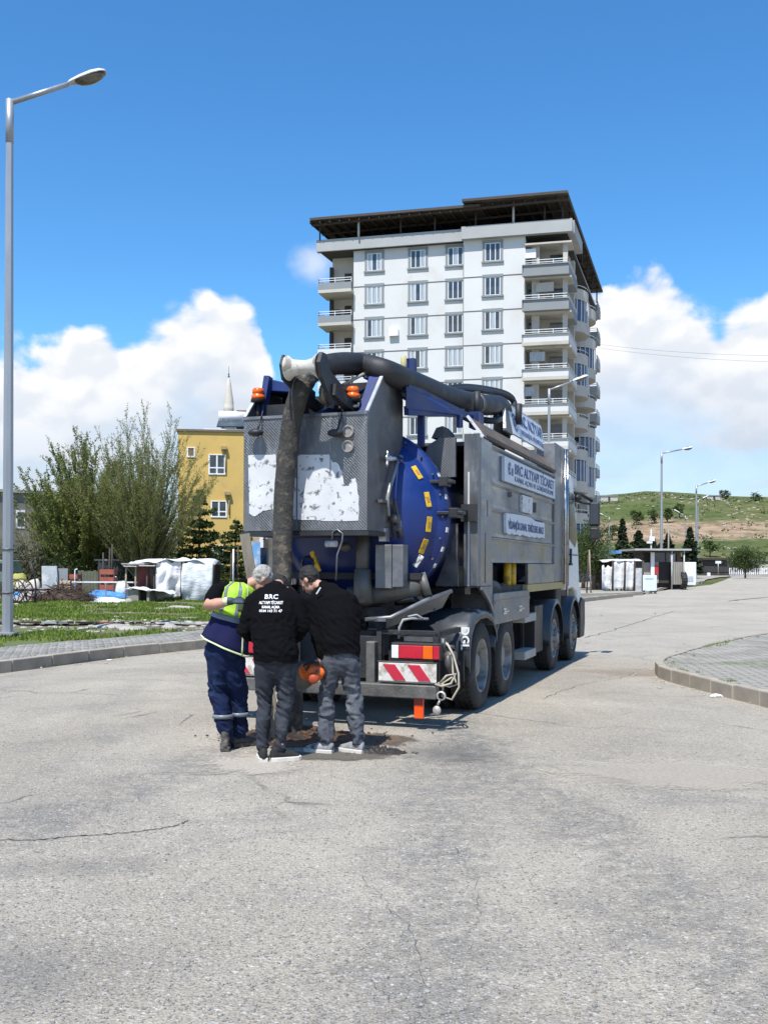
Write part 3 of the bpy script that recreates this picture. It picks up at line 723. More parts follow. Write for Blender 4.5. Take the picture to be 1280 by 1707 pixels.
for px, py in ((697, 783), (714, 831), (717, 874), (707, 912)):
    q = L(px, py, 'y', -.64); ang = math.degrees(math.atan2(q.z-TC[2], q.x)); c = on_dish(ang, .89)
    a = R(ang); rad = Vector((math.cos(a), 0, math.sin(a))); tan = Vector((-math.sin(a), 0, math.cos(a))); ax = (on_dish(ang, .955)-on_dish(ang, .80)).normalized(); nn = ax.cross(tan)
    if nn.y > 0: nn = -nn
    M = Matrix((ax, tan, nn)).transposed(); q = MB(); q.cbox(c+nn*.006, (.07, .17, .012), M); o = P('yellow_plate', q, yellow_p, door, bevel=.02)
    q = MB(); q.cbox(c+nn*.0145, (.03, .06, .004), M); P('plate_print', q, mat('plate_brown', (.35, .22, .05), .6), door)
c = on_dish(-33, .9); q = MB(); q.cbox(c+Vector((0, -.01, 0)), (.09, .015, .15), Matrix.Rotation(R(35), 3, 'Y')); P('white_label', q, sticker, door, bevel=.01)
for ang in (-8, -20, -31, -42, 12, 26):
    a = R(ang); q = MB(); q.cbox((1.062*math.cos(a), -.42, TC[2]+1.062*math.sin(a)), (.012, .07, .055), Matrix.Rotation(-a, 3, 'Y')); P('edge_reflector', q, sticker, door)
# door braces, pointed lug and black clamp arms
m = MB()
for (px, py) in ((740, 803), (757, 855)):
    q = L(px, py, 'y', -.42); m.box(q.x-.22, q.x+.12, -.50, -.38, q.z-.02, q.z+.02); m.box(q.x-.04, q.x+.06, -.52, -.36, q.z-.055, q.z+.055)
m.box(1.10, 1.24, -.38, -.3, 1.9, 2.35) if False else None
P('clamp_arm', m, black, bevel=.008)
m = MB(); m.prism([(.55, 1.62), (.80, 1.55), (.98, 1.22), (.93, 1.19), (.5, 1.5)], -.62, -.5, 'xz'); P('door_lug', m, blue, bevel=.01)
m = MB(); m.bar((.55, -.56, 1.58), (.94, -.64, 1.23), .03, .05); P('lug_edge', m, sticker)
# inner pipe work visible below the cabinet
m = MB(); m.cyl((.30, -1.08, 1.62), (.30, -1.08, 2.05), .075, 12); m.cyl((.30, -1.08, 1.3), (.30, -1.08, 1.66), .11, 12, r2=.09); m.ell((.12, -1.13, 1.9), (.06, .09, .05)); P('sight_pipe', m, st_dirty)
m = MB(); m.tube([L(553, 900, 'y', -1.62), L(555, 886, 'y', -1.62), L(562, 883, 'y', -1.62), L(571, 890, 'y', -1.62), L(570, 903, 'y', -1.60), L(562, 925, 'y', -1.6), L(560, 968, 'y', -1.6)], .009, 6); P('hook_wire', m, st_light)
m = MB(); q = L(552, 907, 'y', -1.5); m.cyl(q-Vector((.06, 0, 0)), q+Vector((.06, 0, 0)), .035, 10); P('small_work_lamp', m, sticker)
m = MB(); m.lathe([(.06, -1.16), (.09, -1.13), (.09, -1.05)], (-.32, 0, 1.72), 'y', 14); P('tank_valve', m, black)
m = MB(); m.prism([(-.30, 1.84), (-.26, 1.86), (-.17, 1.64), (-.22, 1.62)], -1.14, -1.11, 'xz'); P('yellow_tag', m, yellow_p)
m = MB(); m.box(-.95, .9, -.9, -.75, 1.55, 1.62); m.box(-.6, .5, -1.0, -.3, 1.15, 1.25); m.box(-.5, -.3, -.95, -.6, .95, 1.6); m.box(.3, .5, -.9, -.6, .95, 1.4); P('door_brace', m, chassis_m)

# rear cabinet ---------------------------------------------------------
y0, y1, xl, xr, zb, zt = -1.6, -.46, -.87, .54, 2.06, 3.28
m = MB(); m.box(xl, xr, y0, y0+.02, zb, zt); cab_p = P('cabinet_back_panel', m, st_check, bevel=.004, label='dented checker plate panel with worn white stickers')
for x in (xl, xr-.02):
    m = MB(); m.prism([(y0+.02, zb), (y0+.02, zt), (-1.15, 3.70), (-.5, 3.64), (y1, 3.55), (y1, zb)], x, x+.02, 'yz'); P('cabinet_side_panel', m, mat_steel('side_steel', (.19, .185, .18), .5, None, .7, .6) if x == xl else MATS['side_steel'], bevel=.003)
m = MB(); m.box(xl+.02, xr-.02, y0+.02, y1, zb, zb+.03); P('cabinet_floor', m, chassis_m)
m = MB(); m.bar((xr-.01, y0+.01, zt), (xr-.01, -1.15, 3.71), .035, .02); m.bar((xl+.01, y0+.01, zt), (xl+.01, -1.15, 3.71), .035, .02); P('cabinet_edge_trim', m, mat('edge_trim_pale', (.55, .55, .54), .4, .3))
m = MB(); m.box(xl, xr, y0-.012, y0-.001, zt-.03, zt); m.box(-.25, -.235, y0-.006, y0-.001, zb+.02, zt-.03); m.box(.13, .142, y0-.006, y0-.001, zb+.6, zt-.03); P('panel_seam', m, st_light)
m = MB(); m.box(xl-.02, xr+.02, y0-.01, y1, zb-.05, zb-.004); P('cabinet_sill', m, black)
def poly_on_back(pp, y, n='worn_sticker', seedv=0):
    q = [L(px, py, 'y', y) for px, py in pp]; m = MB(); m.prism([(p.x, p.z) for p in q], y-.0015, y, 'xz'); return P(n, m, sticker, cab_p)
def ragged(pts, amp=1.2, n=3):
    o = []
    for a, b in zip(pts, pts[1:]+pts[:1]):
        for k in range(n): t = k/n; o.append((a[0]+(b[0]-a[0])*t+random.uniform(-amp, amp)*(k > 0), a[1]+(b[1]-a[1])*t+random.uniform(-amp, amp)*(k > 0)))
    return o
poly_on_back(ragged([(413, 760), (459, 758), (461, 850), (438, 852), (424, 862), (415, 858)], .9, 4), y0-.003)
poly_on_back(ragged([(486, 759), (548, 758), (553, 770), (560, 771), (570, 786), (574, 811), (581, 810), (584, 799), (592, 797), (595, 815), (598, 830), (597, 868), (560, 869), (486, 866)], .8, 4), y0-.003)
for py in (719, 744):
    q = L(579, py, 'y', y0-.02); m = MB(); m.lathe([(.062, .03), (.062, -.012), (.05, -.012), (.048, .004)], q, 'y', 22, sm=False); ga = P('round_gauge', m, mat('gauge_rim', (.40, .36, .30), .4, .5), cab_p)
    m = MB(); m.lathe([(.048, .003), (.001, .003)], q, 'y', 22, sm=False); P('gauge_face', m, mat('gauge_face', (.25, .235, .22), .4, col2=(.4, .38, .34), c2s=20), ga)
for px in (425, 558):
    q = L(px, 722, 'y', y0-.09); m = MB(); m.ell(q, (.085, .07, .04), 14, 8); m.cyl(q+Vector((.02, .0, .02)), q+Vector((.03, .06, .14)), .012, 6)
    m.cyl(q+Vector((.03, .06, .14)), q+Vector((.04, .09, .24)), .008, 6); P('work_lamp', m, black, cab_p)
# valve & hose on the cabinet side
m = MB(); x = .54+.06
q1, q2 = L(645, 764, 'x', .6), L(667, 764, 'x', .6)
m.cyl(q1, q2, .03, 10); m.ell(q1, (.03, .045, .045)); m.ell(q2, (.03, .05, .045)); m.cyl(q1+Vector((0, 0, .0)), q1+Vector((.03, -.1, -.09)), .015, 6); m.cyl(q1, q1+Vector((0, 0, .08)), .018, 6)
P('tap_fitting', m, chrome)
m = MB(); m.tube([L(661, 768, 'x', .6), L(656, 790, 'x', .6), L(649, 812, 'x', .6), L(645, 830, 'x', .6), L(647, 860, 'x', .6)], .022, 8); P('hydraulic_hose', m, mat('steel_hose', (.30, .30, .29), .45, .5))
m = MB(); q = L(662, 865, 'x', .6); m.ell(q, (.04, .07, .07)); m.cyl(q, q+Vector((.02, .05, -.2)), .04, 8); m.cyl(q+Vector((0, -.05, -.1)), q+Vector((0, .15, -.12)), .035, 8)
m.bar(L(633, 835, 'x', .58), L(650, 838, 'x', .58), .05, .03); m.ell(q+Vector((0, -.12, .0)), .05); m.bar(q, q+Vector((0, -.12, .2)), .04); P('valve_block', m, mat('oily_metal', (.12, .115, .11), .5, .5))
# steel boxes under the cabinet, right
for (pa, pb, nm) in (((625, 908), (653, 981), 'control_box'), ((653, 908), (672, 979), 'control_box')):
    q, r_ = L(*pa, 'y', -1.12), L(*pb, 'y', -1.12); m = MB(); m.box(q.x+.003, r_.x-.003, -1.12, -.95, r_.z, q.z); P(nm, m, st_light, bevel=.006)
q = L(636, 893, 'y', -1.12); m = MB(); m.box(q.x-.04, q.x+.04, -1.1, -.98, q.z-.06, q.z+.08); m.cyl((q.x, -1.12, q.z+.06), (q.x, -1.05, q.z+.06), .03); P('box_latch', m, chrome)
# left side canister pieces, seen left of the hose
m = MB(); q, r_ = L(418, 905, 'y', -.7), L(434, 975, 'y', -.7); m.box(q.x, r_.x, -.7, -.5, 1.2, q.z); P('left_side_box', m, mat('pale_blue_plastic', (.12, .30, .55), .5, var=.3, col2=(.5, .5, .5), c2s=5))
m = MB(); q, r_ = L(434, 882, 'y', -.6), L(440, 975, 'y', -.6); m.box(q.x, r_.x, -.62, -.56, 1.1, q.z); m.box(-1.02, -.98, -.9, -.4, 1.9, 2.0); P('left_rail', m, sticker)
m = MB(); q, r_ = L(446, 882, 'y', -.75), L(466, 975, 'y', -.75); m.box(q.x, r_.x, -.77, -.7, 1.2, q.z); P('left_steel_plate', m, st_dirty)

# beacons --------------------------------------------------------------
for px, py, y in ((429, 657, -1.35), (587, 654, -1.42)):
    q = L(px, py, 'y', y); m = MB(); m.lathe([(.001, .062), (.05, .058), (.062, .04), (.064, .005), (.058, 0), (.058, -.012), (.072, -.018), (.074, -.065), (.001, -.065)], q, 'z', 20)
    b_ = P('beacon', m, amber)
    m = MB(); m.lathe([(.08, -.066), (.08, -.1), (.001, -.1)], q, 'z', 20); m.cyl(q+Vector((0, 0, -.1)), (q.x, q.y, 3.25), .028, 8); m.bar((q.x-.06, q.y, 3.28), (q.x+.12, q.y+.4, 3.3), .06, .03); P('beacon_mount', m, black, b_)
# blue head frame over the back ---------------------------------------
m = MB()
a = L(435, 632, 'y', -.9); b = L(482, 655, 'y', -.9)
m.box(-.99, -.80, -1.3, -.55, 3.30, 3.56) if False else None
q = L(440, 640, 'y', -.8)
w1, w2, w3, w4 = L(438, 630, 'y', -1.2), L(484, 640, 'y', -1.2), L(484, 654, 'y', -1.2), L(452, 652, 'y', -1.2)
m.prism([(w1.x, w1.z), (w2.x, w2.z), (w3.x, w3.z), (w4.x, w4.z), (w1.x, w4.z)], -1.2, -.7, 'xz'); m.bar((w1.x+.02, -1.3, 3.25), (w1.x+.07, -1.22, w1.z), .10, .07)
m.bar((.43, -1.42, 3.28), (.44, -1.1, 3.72), .13, .05); m.bar((.40, -1.1, 3.74), (.44, .3, 3.70), .2, .05)
m.bar((-.02, -1.55, 3.27), (.2, -1.0, 3.55), .10, .07); m.bar((.2, -1.0, 3.55), (.3, -.3, 3.7), .10, .07)
P('blue_head_frame', m, blue_dk, bevel=.006)
m = MB()
m.box(-.85, .5, -.95, -.9, 3.2, 3.45); m.box(-.2, .42, -.75, -.5, 3.2, 3.74); m.box(-.84, -.3, -.72, -.5, 3.2, 3.62); m.box(-.8, -.4, -1.3, -.6, 3.0, 3.45); m.cyl((.1, -1.0, 3.45), (.4, -1.0, 3.45), .1, 12); m.cyl((.05, -.7, 3.6), (.45, -.7, 3.6), .08, 12)
for i in range(14):
    x = -.05+i*.035; m.tube([(x, -1.35, 3.2), (x+.03*math.sin(i), -1.2, 3.5), (x+.05, -.9, 3.6+.04*math.sin(i*2)), (x+.1, -.3, 3.62)], .011, 5)
for i in range(5): m.cyl((-.05+i*.12, -1.25, 3.28), (-.05+i*.12, -1.25, 3.4+.05*(i % 2)), .03, 8)
P('hydraulic_clutter', m, mat('greasy_black', (.025, .025, .027), .45, .2, var=.5))
m = MB(); 
for i in range(3): m.tube([(.02+.14*i, -1.45, 3.36), (.1+.14*i, -1.42, 3.37)], .022, 7)
m.lathe([(.03, -.03), (.10, -.03), (.12, -.01), (.12, .03), (.03, .03)], (.03, -1.5, 3.5), 'x', 18); m.lathe([(.001, .05), (.05, .05), (.05, -.02)], (.12, -1.5, 3.5), 'x', 12)
m.tube([(.15, -1.3, 3.62), (.3, -1.1, 3.76), (.42, -.9, 3.76)], .02, 6)
P('metal_fittings', m, mat('worn_brass_grey', (.34, .32, .27), .45, .4, var=.3))
# guide roller with black cheeks
RC = L(512, 612, 'y', -2.06)
rx = RC.x; rz_ = RC.z; ry = -2.06
m = MB(); m.lathe([(.001, -.19), (.12, -.19), (.125, -.17), (.085, -.12), (.07, -.02), (.07, .03), (.085, .10), (.125, .15), (.12, .165), (.001, .165)], (rx-.04, ry, rz_), 'x', 26); roller = P('guide_roller', m, mat('roller_white', (.52, .50, .44), .6, var=.12, col2=(.2, .18, .15), c2s=7, c2lo=.5, c2hi=.66))
m = MB(); m.lathe([(.001, .168), (.055, .168), (.06, .2), (.001, .2)], (rx-.04, ry, rz_), 'x', 12); m.lathe([(.001, .166), (.125, .166)], (rx-.04, ry, rz_), 'x', 26); P('roller_cap', m, mat('rusty_cap', (.25, .22, .18), .6, .3, var=.4, vs=12), roller)
for sx, ln in ((-1, .20), (1, .34)):
    m = MB(); xx = rx-.04+(-.215 if sx < 0 else .185)
    a_ = Vector((xx, ry, rz_+.13)); 
    m.prism([(ry-.05, rz_+.13), (ry+.06, rz_+.13), (ry+.16, rz_-.02), (ry+.75, rz_-ln*.55), (ry+.75, rz_-ln*.9), (ry+.22, rz_-ln), (ry-.06, rz_-.12), (ry-.11, rz_+.02)], xx-.012, xx+.012+.02*(sx > 0), 'yz'); P('roller_bracket', m, black, bevel=.005)
m = MB(); m.bar((rx+.17, ry+.2, rz_-.2), (rx+.55*.4, ry+.8, rz_-.35), .09, .12); m.bar((rx-.25, ry+.3, rz_-.2), (rx-.2, ry+.8, rz_-.3), .07, .1); P('roller_arm', m, chassis_m)

# suction hose ---------------------------------------------------------
def sm(P_, n=10): return catmull([Vector(p) for p in P_], n)
q = [L(470, 965, 'y', -1.80), L(471, 900, 'y', -1.78), L(473, 820, 'y', -1.78), L(480, 745, 'y', -1.79), L(488, 690, 'y', -1.82), L(499, 652, 'y', -1.84)]
man = Vector((-.93, 10.2, 0))-TRo; hole = Vector((man.dot(tR), man.dot(tD), -.25))
path = [hole, Vector((hole.x+.0, hole.y+.01, .45)), Vector((q[0].x-.02, -1.86, 1.1))]+q
path += [Vector((rx+.0, ry-.10, rz_+.03)), Vector((rx+.02, ry-.02, rz_+.11))]
pts = sm(path[:-2]+[L(510, 632, 'y', -1.76)], 14)
rad = []
for i, p in enumerate(pts): rad.append(.103*(1+.012*math.sin(p.z*55))+.003*noise.noise(p*6))
hm = MB(); hm.tube(pts, rad, 18); hs_o = P('suction_hose', hm, hose_dirty, label='muddy black suction hose hanging into the manhole')
up = [L(504, 642, 'y', -1.81), L(512, 628, 'y', -1.74), L(530, 614, 'y', -1.6), L(562, 606, 'y', -1.35), L(600, 608, 'y', -1.0), L(640, 619, 'x', .52), L(675, 634, 'x', .60), L(712, 649, 'x', .68), L(742, 661, 'x', .74), L(772, 669, 'x', .80), L(805, 674, 'x', .84), L(835, 680, 'x', .86), Vector((.72, 3.6, 3.62)), Vector((.4, 4.2, 3.45))]
# tapering end over the roller, a straight run on top
pu = sm(up, 12); ru = [.104+.036*min(1, max(0, i-14)/60) for i in range(len(pu))]
hm = MB(); hm.tube(pu, ru, 18); P('upper_hose', hm, hose_m, label='smooth black hose lying along the roof')
lo2 = [Vector((.45, 1.0, 3.88)), L(770, 648, 'x', .6), L(815, 652, 'x', .7), L(845, 660, 'x', .85), L(856, 672, 'x', .92), L(848, 686, 'x', .92), L(825, 700, 'x', .95), L(790, 697, 'x', .7)]
hm = MB(); hm.tube(sm(lo2), .045, 10); lo3 = [v+Vector((-.03, .1, .06)) for v in lo2[:-1]]; hm.tube(sm(lo3), .035, 10); P('coiled_hose', hm, hose_m)
m = MB(); m.lathe([(.125, -.035), (.148, -.035), (.148, .035), (.125, .035)], L(790, 672, 'x', .83), 'y', 16); P('hose_clip', m, st_dirty)
# blue boom on the roof -------------------------------------------------
m = MB()
pa, pb = L(684, 598, 'x', .62), L(684, 640, 'x', .62)
m.bar(pa, Vector((pa.x, pa.y, pb.z-.25)), .10, .10)
B1, B2, B3 = L(674, 640, 'x', .62), L(802, 712, 'x', 1.0), L(674, 690, 'x', .62)
m.bar(L(676, 643, 'x', .66), L(800, 706, 'x', 1.0), .06, .09); m.bar(L(676, 684, 'x', .66), L(770, 688, 'x', .95), .06, .10)
m.add([L(676, 643, 'x', .68), L(790, 700, 'x', 1.0), L(760, 690, 'x', .95), L(676, 680, 'x', .68)], [(0, 1, 2, 3)])
m.bar(L(701, 690, 'x', .7), L(701, 742, 'x', .7), .07, .07); m.bar(L(765, 690, 'x', .95), L(765, 712, 'x', .95), .06, .06)
bx = L(794, 700, 'x', 1.0); m.box(bx.x-.08, bx.x+.05, bx.y-.1, bx.y+.15, bx.z-.1, bx.z+.1)
P('blue_boom', m, blue_dk, solid=.0)
m = MB(); q = L(794, 652, 'x', 1.0); q2 = L(794, 690, 'x', 1.0); m.cyl(q, q2, .045, 8); P('boom_post', m, black)
m = MB(); q = L(671, 606, 'x', .6); m.cyl(q+Vector((0, 0, -.15)), q+Vector((0, 0, .08)), .035, 8); P('pale_bottle', m, mat('dirty_yellow', (.40, .36, .18), .7, var=.2))
m = MB(); m.bar(L(670, 599, 'x', .6), L(682, 599, 'x', .6), .015); q = L(863, 672, 'x', 1.05); m.cyl(q, q+Vector((0, 0, -.3)), .05, 8); P('roof_pegs', m, black)

# steel body ------------------------------------------------------------
XS = 1.25
def side_panel(z0, z1, y0_, y1_, sx=1, inset=.0):
    m = MB(); x = sx*(XS-inset); m.box(min(x, x-sx*.03), max(x, x-sx*.03), y0_, y1_, z0, z1); return m
zr = [3.20, 2.75, 2.42, 2.06, 1.74]
for sx in (1, -1):
    for k in range(4):
        zt_, zb_ = zr[k], zr[k+1]
        m = MB(); xo, xi = sx*XS, sx*(XS-.035)
        m.prism([(sx*(XS-.06), zb_+.004), (sx*(XS-.030), zb_+.004), (xi, zb_+.05), (xi, zt_-.05), (xo, zt_-.02), (xo, zt_-.004), (sx*(XS-.06), zt_-.004)], .86, 5.22, 'xz')
        P('side_board', m, st_plain, bevel=.003)
    m = MB(); a_, b_ = sorted((sx*(XS-.05), sx*(XS+.004)))
    m.box(a_, b_, .30, .85, 1.46, 3.22); P('side_end_board', m, st_plain, bevel=.012)
    m = MB(); a_, b_ = sorted((sx*(XS+.004), sx*(XS+.012))); m.box(a_, b_, .52, .78, 1.5, 2.1); m.box(a_, b_, .62, .66, 2.3, 2.5); P('side_door', m, st_plain, bevel=.004)
    # bottom row: opening, then locker lids
    m = MB(); a_, b_ = sorted((sx*(XS-.05), sx*XS)); m.box(a_, b_, 3.1, 3.98, 1.44, 1.735); m.box(a_, b_, 4.0, 5.22, 1.44, 1.735); P('locker_lid', m, st_plain, bevel=.006)
    m = MB(); m.prism([(.30, 1.455), (.85, 1.455), (.85, 1.15), (.66, 1.30)], sx*(XS-.04), sx*XS, 'yz'); m.box(a_, b_, .85, .92, 1.1, 1.74); P('corner_skirt', m, st_light)
    m = MB(); m.prism([(.30, 1.455), (.30, 1.42), (.64, 1.27), (.85, 1.12), (.88, 1.12), (.88, 1.17), (.66, 1.33), (.36, 1.455)], sx*(XS+.001), sx*(XS+.03), 'yz'); P('skirt_trim', m, st_light)
    m = MB(); a_, b_ = sorted((sx*(XS-.08), sx*(XS+.01))); m.box(a_, b_, 3.0, 6.2, 1.33, 1.437); P('yellow_stripe', m, mat('dull_yellow_tape', (.42, .34, .14), .6, var=.2))
    m = MB(); a_, b_ = sorted((sx*.72, sx*(XS+.02))); m.box(a_, b_, .93, 3.1, .97, 1.36); tb = P('tool_locker', m, st_light, bevel=.012)
    for y in (1.5, 2.45):
        m = MB(); xx = sx*(XS+.02); m.tube([(xx, y-.07, 1.12), (xx+sx*.035, y-.07, 1.12), (xx+sx*.035, y+.07, 1.12), (xx, y+.07, 1.12)], .012, 6); m.box(min(xx, xx+sx*.01), max(xx, xx+sx*.01), y-.09, y+.09, 1.08, 1.16); P('locker_handle', m, chrome, tb)
    m = MB(); a_, b_ = sorted((sx*(XS+.02), sx*(XS+.03))); m.box(a_, b_, .95, 3.08, 1.24, 1.27); P('locker_rib', m, st_light, tb)
    # tall front column
    for (ya, yb) in ((5.24, 5.72), (5.74, 6.22)):
        m = MB(); a_, b_ = sorted((sx*.9, sx*(XS+.0))); m.box(a_, b_, ya, yb, 1.44, 3.74); P('front_column', m, st_light, bevel=.02)
    m = MB(); m.cyl((sx*(XS+.04), 6.0, 1.4), (sx*(XS+.04), 6.0, 3.7), .025, 8); m.cyl((sx*(XS+.03), 6.3, 1.2), (sx*(XS+.03), 6.3, 3.7), .02, 8); P('column_pipe', m, chrome)
# interior of the opening
m = MB(); m.box(.75, .8, .95, 3.1, 1.3, 1.75); P('opening_back', m, black)
m = MB(); 
for y in (2.3, 2.62): m.cyl((1.12, y, 1.36), (1.12, y, 1.76), .055, 10)
P('yellow_pipe', m, yellow_p)
m = MB(); m.ell((1.1, 1.5, 1.42), (.1, .3, .1)); m.ell((1.1, 2.0, 1.4), (.08, .2, .08)); P('stored_hose', m, black)
m = MB(); m.box(-XS+.06, XS-.06, .5, 5.2, 1.36, 1.44); P('body_floor', m, chassis_m)
m = MB(); m.box(-XS+.05, XS-.05, .6, 5.25, 3.16, 3.21); P('body_roof', m, st_dirty)
# rear faces of the body wings (checker)
for sx in (1, -1):
    a_, b_ = sorted((sx*1.07, sx*(XS-.002)))
    m = MB(); m.box(a_, b_, .20, .29, 1.46, 3.26); P('wing_edge', m, st_check, bevel=.01)
    m = MB(); m.box(sx*1.135-.01, sx*1.135+.01, .185, .20, 1.46, 2.8); P('wing_strip', m, mat('pale_strip', (.6, .6, .58), .5))
    m = MB(); m.prism([(sx*.74, 2.74), (sx*.998, 2.74), (sx*.998, 3.20), (sx*.80, 3.20), (sx*.66, 3.12), (sx*.62, 3.0)], .10, .15, 'xz'); P('upper_wing_plate', m, st_check)
    m = MB(); m.prism([(sx*.72, 1.46), (sx*.998, 1.46), (sx*.998, 2.2), (sx*.95, 2.2), (sx*.86, 1.8)], .22, .27, 'xz'); P('lower_wing_plate', m, st_plain)
    m = MB(); m.prism([(sx*.66, 3.22), (sx*.9, 3.22), (sx*.86, 3.3), (sx*.8, 3.36), (sx*.72, 3.34)], .24, .5, 'xz'); P('wing_cap', m, st_check)
m = MB(); m.bar((1.12, -.30, 2.32), (1.12, .25, 2.32), .05, .05); m.box(1.06, 1.24, .12, .2, 2.22, 2.42); P('hinge', m, black)
# roof tray and big sign
m = MB(); m.add([(XS-.02, .5, 3.27), (XS-.02, 5.2, 3.27), (1.06, 5.2, 3.48), (1.06, .5, 3.48)], [(0, 1, 2, 3)]); m.bar((XS-.0, .5, 3.25), (XS-.0, 5.2, 3.25), .03, .03)
P('roof_tray', m, brown_b, solid=.02)
m = MB(); m.add([(XS-.01, .46, 3.24), (XS-.01, .5, 3.24), (1.04, .5, 3.50), (1.04, .46, 3.50)], [(0, 1, 2, 3)]); P('tray_end', m, sticker, solid=.03)
s_u = Vector((0, 1, 0)); s_w = Vector((-.22, 0, 1)).normalized()
m = MB(); o_ = Vector((1.06, 2.0, 3.60)); 
S0 = L(853, 722, 'x', 1.05); S1 = L(909, 754, 'x', 1.05); S1.z = S0.z; S2 = S1+Vector((-.10, 0, .44)); S3 = S0+Vector((-.10, 0, .44)); o_ = S0.copy(); SLN = S1.y-S0.y
m.add([S0, S1, S2, S3], [(0, 1, 2, 3)]); bs_ = P('name_board', m, sign_w, solid=.03)
m = MB(); m.add([o_+Vector((0, -.5, -.02)), o_+Vector((0, .0, -.02)), S3, S3+Vector((0, -.12, .0))], [(0, 1, 2, 3)]); P('name_board_side', m, st_dirty, bs_, solid=.03)
m = MB(); m.bar(o_+Vector((0, -.5, 0)), S3+Vector((0, -.12, 0)), .04, .05); m.bar(S3+Vector((0, -.1, .01)), S2+Vector((0, 0, .01)), .03, .03); P('name_board_rim', m, sticker, bs_)
up_ = (S3-S0).normalized(); print('SIGN', S0, S1)
text_mesh('BRC ALTYAPI', .27, navy_t, 'lettering', bs_, S0+Vector((0, .62, 0))+up_*.30, s_u, up_, .02, width=SLN-.72, bold=.006)
text_mesh('VIDANJÖR HİZMETLERİ', .12, navy_t, 'lettering', bs_, S0+Vector((0, .62, 0))+up_*.10, s_u, up_, .02, width=SLN-.74)
m = MB(); cc = S0+Vector((0, .28, 0))+up_*.2
def ring_flat(m, c, u, w_, r0, r1, off, a0=0, a1=360, n=22, asp=1.0):
    nn = Vector(u).cross(Vector(w_)).normalized()*off; vs = []; k = n+1
    for i in range(k):
        a = R(a0+(a1-a0)*i/n); d = Vector(u)*math.cos(a)*asp+Vector(w_)*math.sin(a); vs += [c+d*r0+nn, c+d*r1+nn]
    m.add(vs, [(2*i, 2*i+1, 2*i+3, 2*i+2) for i in range(n)])
ring_flat(m, cc, s_u, up_, .10, .14, .022, 30, 330); ring_flat(m, cc, s_u, up_, .035, .07, .022, 0, 360); P('emblem', m, navy_t, bs_)
# boards with lettering on the side
def board(px4, name, col, ragg=0):
    q = [L(px, py, 'x', XS+.012) for px, py in px4]; m = MB(); m.prism([(p.y, p.z) for p in q], XS-.033, XS+.012, 'yz'); return P(name, m, col), q
b1 = MB(); b1.box(XS-.033, XS+.014, 1.5, 5.18, 2.80, 3.12); B_1 = P('company_banner', b1, sign_w, bevel=.004)
text_mesh('BRC ALTYAPI TİCARET', .19, navy_t, 'lettering', B_1, (XS+.014, 2.08, 3.0), s_u, (0, 0, 1), .003, width=2.95, bold=.004)
text_mesh('KANAL AÇMA VE GÖRÜNTÜLEME', .10, navy_t, 'lettering', B_1, (XS+.014, 2.08, 2.87), s_u, (0, 0, 1), .003, width=2.9)
m = MB(); ring_flat(m, Vector((XS+.014, 1.78, 2.98)), s_u, Vector((0, 0, 1)), .05, .085, .004, 30, 330); ring_flat(m, Vector((XS+.014, 1.78, 2.98)), s_u, Vector((0, 0, 1)), .0, .03, .004); m.box(XS+.015, XS+.018, 1.9, 2.0, 2.90, 3.0); P('emblem', m, navy_t, B_1)
rg = [(1.65, 2.14), (1.62, 2.39), (2.1, 2.40), (2.9, 2.41), (3.3, 2.40), (3.6, 2.37), (4.3, 2.37), (4.33, 2.14)]
low_e = [(4.2-.17*k, 2.13+random.uniform(-.018, .018)) for k in range(15)]
b2 = MB(); b2.prism(rg+low_e, XS-.033, XS+.006, 'yz'); B_2 = P('service_banner', b2, sign_w)
text_mesh('VİDANJÖR KANAL TEMİZLEME ARACI', .145, navy_t, 'lettering', B_2, (XS+.006, 1.75, 2.24), s_u, (0, 0, 1), .003, width=2.45, bold=.003)
q, r_ = L(870, 823, 'x', XS), L(887, 850, 'x', XS); m = MB(); m.box(XS-.034, XS+.002, q.y, r_.y, 2.46, 2.70); P('blank_sticker', m, sticker)
m = MB(); m.box(XS-.034, XS+.01, 3.62, 3.66, 2.5, 2.65); m.box(XS-.034, XS+.01, 1.95, 1.98, 2.62, 2.69); P('latch', m, st_light)

# steps, front mudguards, battery box ------------------------------------
m = MB()
for z in (.95, .42): m.box(1.02, 1.24, 2.95, 3.75, z-.06, z+.06)
P('side_step', m, mat('step_grey', (.40, .40, .37), .7, var=.15, bump=.2), bevel=.01)
m = MB(); m.box(1.0, 1.06, 2.9, 2.96, .35, 1.2); m.box(1.0, 1.06, 3.7, 3.76, .35, 1.2); m.box(.8, 1.2, 3.85, 4.5, .38, 1.1); P('step_frame', m, black, bevel=.01)
for sx in (1, -1):
    for y, a0, a1 in ((5.3, -8, 188), (7.2, 20, 188)):
        xa, xb = sx*.62, sx*1.27; m = arch(y, .64, a0, a1, xa, xb, 18); P('front_mudguard', m, MATS['mudguard_black'], solid=.012)
m = MB(); m.box(-1.15, 1.15, 5.95, 6.45, .5, 1.35); P('battery_box', m, black, bevel=.03)
